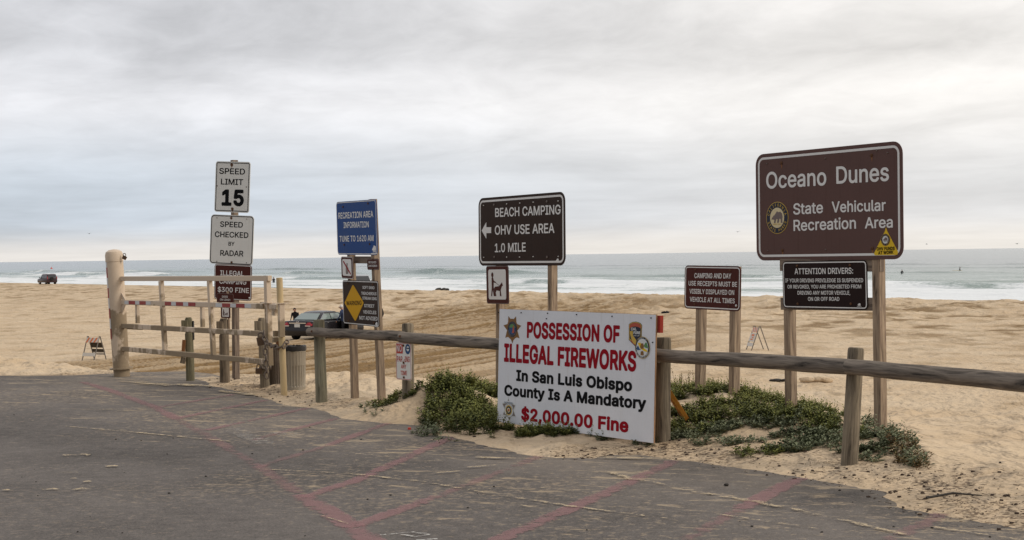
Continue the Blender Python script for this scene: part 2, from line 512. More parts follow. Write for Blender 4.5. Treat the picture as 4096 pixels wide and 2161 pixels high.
M_tyre = paint('tyre rubber', (0.014, 0.013, 0.012), 0.85, 0.2, 10)
M_rim = paint('alloy rim', (0.34, 0.34, 0.35), 0.35, 0.08, metallic=0.7)
M_skin = paint('skin', (0.40, 0.22, 0.15), 0.6, 0.08)
M_black_cloth = paint('black cloth', (0.010, 0.010, 0.012), 0.9, 0.2)
M_blue_cloth = paint('navy blue cloth', (0.03, 0.045, 0.10), 0.9, 0.2)
M_dark_trouser = paint('dark trousers', (0.018, 0.018, 0.024), 0.9, 0.2)
M_hair_dark = paint('dark brown hair', (0.022, 0.012, 0.008), 0.7, 0.3, 30)
M_hair_white = paint('white hair', (0.62, 0.60, 0.57), 0.7, 0.15, 30)
M_wetsuit = paint('black wetsuit', (0.010, 0.011, 0.013), 0.5, 0.1)
M_board_orange = paint('orange reflective board', (0.62, 0.17, 0.05), 0.5, 0.12)
M_board_white = paint('dirty white board', (0.58, 0.55, 0.50), 0.6, 0.14)
M_steel = paint('weathered steel leg', (0.16, 0.14, 0.12), 0.6, 0.2, 12)
M_dark_board = paint('dark back board', (0.06, 0.048, 0.035), 0.75, 0.2, 8)
M_kelp = paint('dark kelp', (0.022, 0.017, 0.012), 0.6, 0.3, 10)
M_surf = paint('pale surfboard', (0.6, 0.5, 0.28), 0.4, 0.05)
M_gull = paint('grey gull feathers', (0.20, 0.20, 0.21), 0.8, 0.1)
M_buoy = paint('orange red float', (0.6, 0.06, 0.03), 0.5, 0.1)


def _sand():
    def bld(t, b, out):
        o = t.n('ShaderNodeNewGeometry').outputs['Position']
        tone = t.n('ShaderNodeAttribute', attribute_name='damp').outputs['Fac']
        wet = t.n('ShaderNodeAttribute', attribute_name='wet').outputs['Fac']
        lit = t.n('ShaderNodeAttribute', attribute_name='litter').outputs['Fac']
        n1 = t.noise(o, 0.35, 4, 0.6)
        n2 = t.noise(o, 3.2, 4, 0.62)
        n3 = t.noise(o, 45.0, 3, 0.6)
        c = t.mix(t.step(n1, 0.3, 0.7), (0.530, 0.396, 0.254), (0.595, 0.468, 0.322))
        c = t.mix(t.math('MULTIPLY', t.step(n2, 0.5, 0.75), 0.08), c, (0.45, 0.31, 0.175))
        c = t.mix(tone, c, (0.205, 0.125, 0.050))
        k = t.math('ADD', 0.86, t.math('MULTIPLY', n3, 0.28))
        c = t.mix(1.0, c, t.comb(k, k, k), 'MULTIPLY')
        # twigs, seed husks and grit blown against the fence
        g1 = t.noise(t.scale(o, (1.0, 1.0, 1.0)), 26.0, 4, 0.7)
        g2 = t.noise(o, 9.0, 3, 0.6)
        gm = t.math('MULTIPLY', lit, t.step(t.math('ADD', t.math('MULTIPLY', g1, 0.7), t.math('MULTIPLY', g2, 0.3)), 0.50, 0.56))
        c = t.mix(t.math('MULTIPLY', gm, 0.85), c, (0.085, 0.055, 0.035))
        c = t.mix(t.math('MULTIPLY', lit, 0.22), c, (0.24, 0.165, 0.10))
        c = t.mix(wet, c, (0.24, 0.165, 0.105))
        t.put(b.inputs['Base Color'], c)
        t.put(b.inputs['Roughness'], t.math('SUBTRACT', 0.95, t.math('MULTIPLY', wet, 0.62)))
        b.inputs['Specular IOR Level'].default_value = 0.25
        b1 = t.math('ADD', t.math('MULTIPLY', t.noise(o, 5.0, 3, 0.55), 1.0), t.math('MULTIPLY', t.noise(o, 2.2, 3, 0.5, 0.4), 2.4))
        nd = t.n('ShaderNodeBump'); nd.inputs['Distance'].default_value = 0.10
        t.put(nd.inputs['Strength'], t.math('MULTIPLY', t.math('SUBTRACT', 1.0, wet), 0.9))
        t.put(nd.inputs['Height'], b1)
        t.t.links.new(nd.outputs[0], b.inputs['Normal'])
    return principled('beach sand', bld)
M_sand = _sand()

def _asphalt():
    def bld(t, b, out):
        o = t.n('ShaderNodeNewGeometry').outputs['Position']
        x, y, z = t.sep(o)
        s = t.math('ADD', t.math('MULTIPLY', x, NS[0]), t.math('MULTIPLY', y, NS[1]))
        tt = t.math('SUBTRACT', t.math('MULTIPLY', x, NS[1]), t.math('MULTIPLY', y, NS[0]))
        # broad worn lanes, aggregate, sand caught in the pores
        lane = t.noise(t.comb(t.math('MULTIPLY', s, 0.55), t.math('MULTIPLY', tt, 0.09), 0), 1.0, 3, 0.5)
        n1 = t.noise(o, 0.6, 4, 0.6)
        agg = t.noise(o, 48.0, 3, 0.7)
        agg2 = t.noise(o, 130.0, 2, 0.6)
        k = t.math('ADD', t.math('MULTIPLY', t.math('SUBTRACT', agg, 0.5), 1.7), t.math('MULTIPLY', t.math('SUBTRACT', agg2, 0.5), 1.2))
        k = t.math('ADD', k, t.math('MULTIPLY', t.math('SUBTRACT', lane, 0.5), 1.1))
        k = t.math('ADD', k, t.math('MULTIPLY', t.math('SUBTRACT', n1, 0.5), 0.95))
        mott = t.noise(o, 7.0, 6, 0.75)
        k = t.math('ADD', k, t.math('MULTIPLY', t.math('SUBTRACT', mott, 0.5), 1.3))
        k = t.math('MAXIMUM', t.math('ADD', 1.0, k), 0.25)
        c = t.mix(1.0, (0.116, 0.102, 0.092), t.comb(k, k, k), 'MULTIPLY')
        prox = t.step(s, 3.0, 9.3)
        dust = t.noise(t.comb(t.math('MULTIPLY', x, 1.5), t.math('MULTIPLY', t.math('ADD', y, t.math('MULTIPLY', x, 0.35)), 4.6), 0), 1.0, 8, 0.74, 0.3)
        patch = t.noise(o, 0.33, 3, 0.5)
        thr = t.math('SUBTRACT', 0.715, t.math('ADD', t.math('MULTIPLY', prox, 0.13), t.math('MULTIPLY', patch, 0.12)))
        dm = t.step(dust, thr, t.math('ADD', thr, 0.07))
        fleck = t.step(t.math('ADD', t.math('MULTIPLY', t.noise(o, 14.0, 5, 0.7), 0.7), t.math('MULTIPLY', patch, 0.3)), 0.525, 0.60)
        c = t.mix(t.math('MULTIPLY', t.math('MULTIPLY', fleck, 0.42), t.math('ADD', 0.45, prox)), c, (0.38, 0.29, 0.19))
        c = t.mix(t.math('MULTIPLY', dm, 0.5), c, (0.50, 0.385, 0.25))
        haze = t.math('MULTIPLY', t.step(s, 6.2, 9.6), 0.30)
        haze = t.math('MULTIPLY', haze, t.step(n1, 0.25, 0.7))
        c = t.mix(haze, c, (0.40, 0.33, 0.25))
        # oil marks and the faint tarred tyre arc
        oil = t.step(t.noise(t.vmath('ADD', o, (3.1, 8.0, 0)), 0.9, 4, 0.6), 0.66, 0.74)
        c = t.mix(t.math('MULTIPLY', oil, 0.45), c, (0.05, 0.045, 0.042))
        t.put(b.inputs['Base Color'], c)
        b.inputs['Roughness'].default_value = 0.9
        b.inputs['Specular IOR Level'].default_value = 0.22
        bump(t, b, t.math('ADD', agg, t.math('MULTIPLY', agg2, 0.6)), 0.5, 0.006)
    return principled('worn asphalt', bld)
M_asphalt = _asphalt()

def worn(name, col, cover, scale=9.0, strength=1.0, ragged=0.16):
    """paint or sand film with worn gaps: the gaps let the asphalt show"""
    def bld(t, b, out):
        uv = t.n('ShaderNodeTexCoord').outputs['UV']
        o = t.n('ShaderNodeNewGeometry').outputs['Position']
        u = t.sep(uv)[0]
        ed = t.math('ABSOLUTE', t.math('SUBTRACT', t.math('MULTIPLY', u, 2.0), 1.0))
        ed = t.math('POWER', ed, 2.0)
        n = t.noise(o, scale, 6, 0.72)
        n2 = t.noise(o, 1.3, 3, 0.5)
        n3 = t.noise(o, 55.0, 3, 0.7)
        v = t.math('ADD', t.math('MULTIPLY', n, 0.5), t.math('MULTIPLY', n2, 0.25))
        v = t.math('ADD', v, t.math('MULTIPLY', n3, 0.25))
        v = t.math('SUBTRACT', v, t.math('MULTIPLY', ed, ragged))
        lo = 0.60 - cover * 0.3
        a = t.math('MULTIPLY', t.step(v, lo, lo + 0.10), strength)
        k = t.math('ADD', 0.75, t.math('MULTIPLY', n3, 0.5))
        t.put(b.inputs['Base Color'], t.mix(1.0, col, t.comb(k, k, k), 'MULTIPLY'))
        b.inputs['Roughness'].default_value = 0.9
        tr = t.n('ShaderNodeBsdfTransparent')
        ms = t.n('ShaderNodeMixShader')
        t.put(ms.inputs[0], a)
        t.t.links.new(tr.outputs[0], ms.inputs[1]); t.t.links.new(b.outputs[0], ms.inputs[2])
        t.t.links.new(ms.outputs[0], out.inputs[0])
    return principled(name, bld)
M_pink = worn('faded red road paint', (0.34, 0.185, 0.185), 0.68, 9, 0.52, 0.10)
M_pink_faint = worn('very faded red road paint', (0.32, 0.185, 0.18), 0.56, 9, 0.42, 0.12)
M_chalk = worn('white chalk', (0.58, 0.56, 0.52), 0.55, 16, 0.8)
M_sandfilm = worn('blown sand film', (0.52, 0.41, 0.265), 0.47, 12, 0.8, 0.14)
M_sandfilm_thick = worn('blown sand patch', (0.52, 0.41, 0.26), 0.55, 5, 0.85, 0.24)

def _water():
    def bld(t, b, out):
        o = t.n('ShaderNodeNewGeometry').outputs['Position']
        foam = t.n('ShaderNodeAttribute', attribute_name='foam').outputs['Fac']
        x, y, z = t.sep(o)
        s = t.math('ADD', t.math('MULTIPLY', x, NS[0]), t.math('MULTIPLY', y, NS[1]))
        tt = t.math('SUBTRACT', t.math('MULTIPLY', x, NS[1]), t.math('MULTIPLY', y, NS[0]))
        w = t.comb(t.math('MULTIPLY', s, 0.42), t.math('MULTIPLY', tt, 0.13), 0)
        n = t.noise(w, 1.0, 6, 0.66, 0.6)
        n2 = t.noise(o, 1.6, 4, 0.65)
        n3 = t.noise(t.comb(t.math('MULTIPLY', s, 0.05), t.math('MULTIPLY', tt, 0.012), 0), 1.0, 4, 0.6)
        a = t.math('ADD', foam, t.math('MULTIPLY', t.math('SUBTRACT', t.math('ADD', t.math('MULTIPLY', n, 0.65), t.math('MULTIPLY', n2, 0.35)), 0.5), 1.5))
        a = t.math('MULTIPLY', t.step(a, 0.22, 0.62), t.step(foam, 0.02, 0.2))
        deep = t.mix(t.step(s, 150, 420), (0.115, 0.185, 0.16), (0.13, 0.165, 0.175))
        c = t.mix(a, deep, t.mix(n2, (0.66, 0.69, 0.70), (0.84, 0.85, 0.85)))
        t.put(b.inputs['Base Color'], c)
        t.put(b.inputs['Roughness'], t.math('ADD', 0.16, t.math('MULTIPLY', a, 0.7)))
        b.inputs['Specular IOR Level'].default_value = 0.5
        b.inputs['IOR'].default_value = 1.33
        ch = t.math('ADD', t.math('MULTIPLY', n, 1.0), t.math('MULTIPLY', n2, 0.25))
        ch = t.math('ADD', ch, t.math('MULTIPLY', n3, 7.0))
        nd = t.n('ShaderNodeBump'); nd.inputs['Distance'].default_value = 0.8
        nd.inputs['Strength'].default_value = 0.5
        t.put(nd.inputs['Height'], ch)
        t.t.links.new(nd.outputs[0], b.inputs['Normal'])
    return principled('sea water', bld)
M_water = _water()

def leafmat(name, c1, c2):
    def bld(t, b, out):
        o = objc(t)
        rnd = t.n('ShaderNodeAttribute', attribute_name='leaf').outputs['Fac']
        c = t.mix(rnd, c1, c2)
        n = t.noise(o, 2.2, 3, 0.6)
        k = t.math('ADD', 0.6, t.math('MULTIPLY', n, 0.8))
        t.put(b.inputs['Base Color'], t.mix(1.0, c, t.comb(k, k, k), 'MULTIPLY'))
        b.inputs['Roughness'].default_value = 0.7
        b.inputs['Specular IOR Level'].default_value = 0.2
    return principled(name, bld)
M_leaf = leafmat('dark green foliage', (0.038, 0.052, 0.016), (0.20, 0.205, 0.055))
M_leaf_grey = leafmat('grey green foliage', (0.075, 0.09, 0.045), (0.22, 0.235, 0.14))
M_leaf_red = leafmat('reddish foliage', (0.10, 0.045, 0.02), (0.16, 0.13, 0.05))


# ------------------------------------------------------------------ mesh builder
class MB:
    def __init__(self, M=None):
        self.v = []; self.f = []; self.uv = []; self.M = M; self.mi = []; self.cur = 0; self.done = []

    def cut(self):
        """start a new line of lettering: what was added before becomes a mesh of its own"""
        if self.f:
            m_ = MB(); m_.v, m_.f, m_.uv, m_.mi = self.v, self.f, self.uv, self.mi
            self.done.append(m_); self.v = []; self.f = []; self.uv = []; self.mi = []

    def add(self, verts, faces, uvs=None):
        o = len(self.v)
        M = self.M
        for p in verts:
            p = Vector(p)
            self.v.append(M @ p if M is not None else p)
        for i, fc in enumerate(faces):
            self.f.append([o + k for k in fc])
            self.uv.append(uvs[i] if uvs else None)
            self.mi.append(self.cur)
        return self

    def bar(self, a, b, w, h, side=None, bev=0.0):
        """a rectangular bar from a to b, w along side and h across"""
        a = Vector(a); b = Vector(b); d = (b - a); L = d.length; d.normalize()
        side = Vector(side) if side is not None else (Vector((0, 0, 1)).cross(d) if abs(d.z) < 0.9 else Vector((1, 0, 0)))
        side = (side - d * side.dot(d)).normalized()
        up = d.cross(side)
        c = bev if bev else min(w, h) * 0.06
        prof = [(-w / 2 + c, -h / 2), (w / 2 - c, -h / 2), (w / 2, -h / 2 + c), (w / 2, h / 2 - c), (w / 2 - c, h / 2), (-w / 2 + c, h / 2), (-w / 2, h / 2 - c), (-w / 2, -h / 2 + c)]
        vs = []
        for p in (a, b):
            for (x, y) in prof: vs.append(p + side * x + up * y)
        n = 8; fs = []; uv = []
        per = 0.0
        for i in range(n):
            j = (i + 1) % n
            l = math.hypot(prof[j][0] - prof[i][0], prof[j][1] - prof[i][1])
            fs.append((i, j, n + j, n + i)); uv.append(((per, 0), (per + l, 0), (per + l, L), (per, L)))
            per += l
        fs.append(tuple(range(n - 1, -1, -1))); uv.append(tuple((prof[k][0] * 1.0, prof[k][1] * 0.1) for k in range(n - 1, -1, -1)))
        fs.append(tuple(range(n, 2 * n))); uv.append(tuple((prof[k][0] * 1.0, prof[k][1] * 0.1) for k in range(n)))
        return self.add(vs, fs, uv)

    def tube(self, pts, rad, n=14, caps=True, wob=0.0, seed=0):
        pts = [Vector(p) for p in pts]
        if not hasattr(rad, '__len__'): rad = [rad] * len(pts)
        rr = random.Random(seed)
        vs = []; L = 0.0; Ls = []
        d0 = (pts[-1] - pts[0]).normalized()
        s0 = Vector((0, 0, 1)).cross(d0) if abs(d0.z) < 0.9 else Vector((1, 0, 0)).cross(d0)
        s0.normalize()
        lob = [1 + wob * (rr.random() - 0.5) for _ in range(n)]
        for i, p in enumerate(pts):
            if i: L += (p - pts[i - 1]).length
            Ls.append(L)
            d = (pts[min(i + 1, len(pts) - 1)] - pts[max(i - 1, 0)]).normalized()
            s = (s0 - d * s0.dot(d)).normalized(); u = d.cross(s)
            for k in range(n):
                a = 2 * math.pi * k / n
                r = rad[i] * lob[k] * (1 + wob * 0.3 * (rr.random() - 0.5))
                vs.append(p + s * (r * math.cos(a)) + u * (r * math.sin(a)))
        fs = []; uv = []
        per = 2 * math.pi * max(rad)
        for i in range(len(pts) - 1):
            for k in range(n):
                j = (k + 1) % n
                fs.append((i * n + k, i * n + j, (i + 1) * n + j, (i + 1) * n + k))
                uv.append(((per * k / n, Ls[i]), (per * (k + 1) / n, Ls[i]), (per * (k + 1) / n, Ls[i + 1]), (per * k / n, Ls[i + 1])))
        if caps:
            fs.append(tuple(range(n - 1, -1, -1))); uv.append(tuple((0.1 * math.cos(k), 0.02 * math.sin(k)) for k in range(n)))
            o = (len(pts) - 1) * n
            fs.append(tuple(range(o, o + n))); uv.append(tuple((0.1 * math.cos(k), 0.02 * math.sin(k)) for k in range(n)))
        return self.add(vs, fs, uv)

    def box(self, c, sx, sy, sz, R=None, bev=0.0):
        c = Vector(c); R = R or Matrix.Identity(3)
        return self.bar(c - R @ Vector((0, 0, sz / 2)), c + R @ Vector((0, 0, sz / 2)), sx, sy, R @ Vector((1, 0, 0)), bev)

    def ball(self, c, rx, ry=None, rz=None, n=10, m=7, wob=0.0, seed=0, R=None):
        ry = ry or rx; rz = rz or rx; c = Vector(c); rr = random.Random(seed)
        vs = [c + Vector((0, 0, -rz))]
        for i in range(1, m):
            th = math.pi * i / m
            for k in range(n):
                a = 2 * math.pi * k / n
                q = 1 + wob * (rr.random() - 0.5)
                p = Vector((rx * q * math.sin(th) * math.cos(a), ry * q * math.sin(th) * math.sin(a), -rz * q * math.cos(th)))
                vs.append(c + (R @ p if R else p))
        vs.append(c + Vector((0, 0, rz)))
        fs = []
        for k in range(n): fs.append((0, 1 + (k + 1) % n, 1 + k))
        for i in range(m - 2):
            for k in range(n):
                a = 1 + i * n + k; b2 = 1 + i * n + (k + 1) % n
                fs.append((a, b2, b2 + n, a + n))
        o = 1 + (m - 2) * n; t = len(vs) - 1
        for k in range(n): fs.append((o + k, o + (k + 1) % n, t))
        return self.add(vs, fs)

    def torus(self, c, R, r, ax, stretch=None, n=12, m=6):
        """ring round axis ax; stretch = (direction, extra length)"""
        c = Vector(c); ax = Vector(ax).normalized()
        s = Vector(stretch[0]).normalized() if stretch else (Vector((1, 0, 0)) if abs(ax.x) < 0.8 else Vector((0, 1, 0)))
        s = (s - ax * s.dot(ax)).normalized(); u = ax.cross(s)
        vs = []
        for i in range(n):
            a = 2 * math.pi * i / n
            rad = s * math.cos(a) + u * math.sin(a)
            cc = c + rad * R + (s * (stretch[1] / 2 * (1 if math.cos(a) > 0 else -1)) if stretch else Vector())
            for k in range(m):
                b2 = 2 * math.pi * k / m
                vs.append(cc + rad * (r * math.cos(b2)) + ax * (r * math.sin(b2)))
        fs = []
        for i in range(n):
            for k in range(m):
                i2 = (i + 1) % n; k2 = (k + 1) % m
                fs.append((i * m + k, i2 * m + k, i2 * m + k2, i * m + k2))
        return self.add(vs, fs)

    def loft(self, rings, close=True, caps=True):
        n = len(rings[0]); vs = [p for r in rings for p in r]; fs = []
        for i in range(len(rings) - 1):
            for k in range(n if close else n - 1):
                j = (k + 1) % n
                fs.append((i * n + k, i * n + j, (i + 1) * n + j, (i + 1) * n + k))
        if caps:
            fs.append(tuple(range(n - 1, -1, -1)))
            o = (len(rings) - 1) * n; fs.append(tuple(range(o, o + n)))
        return self.add(vs, fs)

    def build(self, name, mat, parent=None, smooth=False, bevel=0.0):
        for m_ in self.done: m_.build(name, mat, parent, smooth)
        me = bpy.data.meshes.new(name)
        off = Vector((0, 0, 0))
        q = parent
        while q is not None:
            off = off + q.location; q = q.parent
        me.from_pydata([tuple(p - off) for p in self.v], [], self.f)
        mats = mat if isinstance(mat, (list, tuple)) else [mat]
        for mm in mats: me.materials.append(mm)
        if len(mats) > 1: me.polygons.foreach_set('material_index', self.mi)
        if any(u is not None for u in self.uv):
            ul = me.uv_layers.new(name='UVMap')
            i = 0
            for fi, fc in enumerate(self.f):
                u = self.uv[fi]
                for k in range(len(fc)):
                    if u: ul.data[i].uv = u[k]
                    i += 1
        o = bpy.data.objects.new(name, me)
        COL.objects.link(o)
        if parent is not None: o.parent = parent
        if smooth:
            me.polygons.foreach_set('use_smooth', [True] * len(me.polygons))
            if smooth != 'all':
                md = None
                me.set_sharp_from_angle(angle=math.radians(38))
        me.update()
        return o

def tag(o, label, cat, group=None):
    o['label'] = label; o['category'] = cat
    if group: o['group'] = group
    return o

def thing(name, loc, label, cat, group=None):
    o = bpy.data.objects.new(name, None)
    o.empty_display_size = 0.1
    COL.objects.link(o); o.location = loc
    return tag(o, label, cat, group)


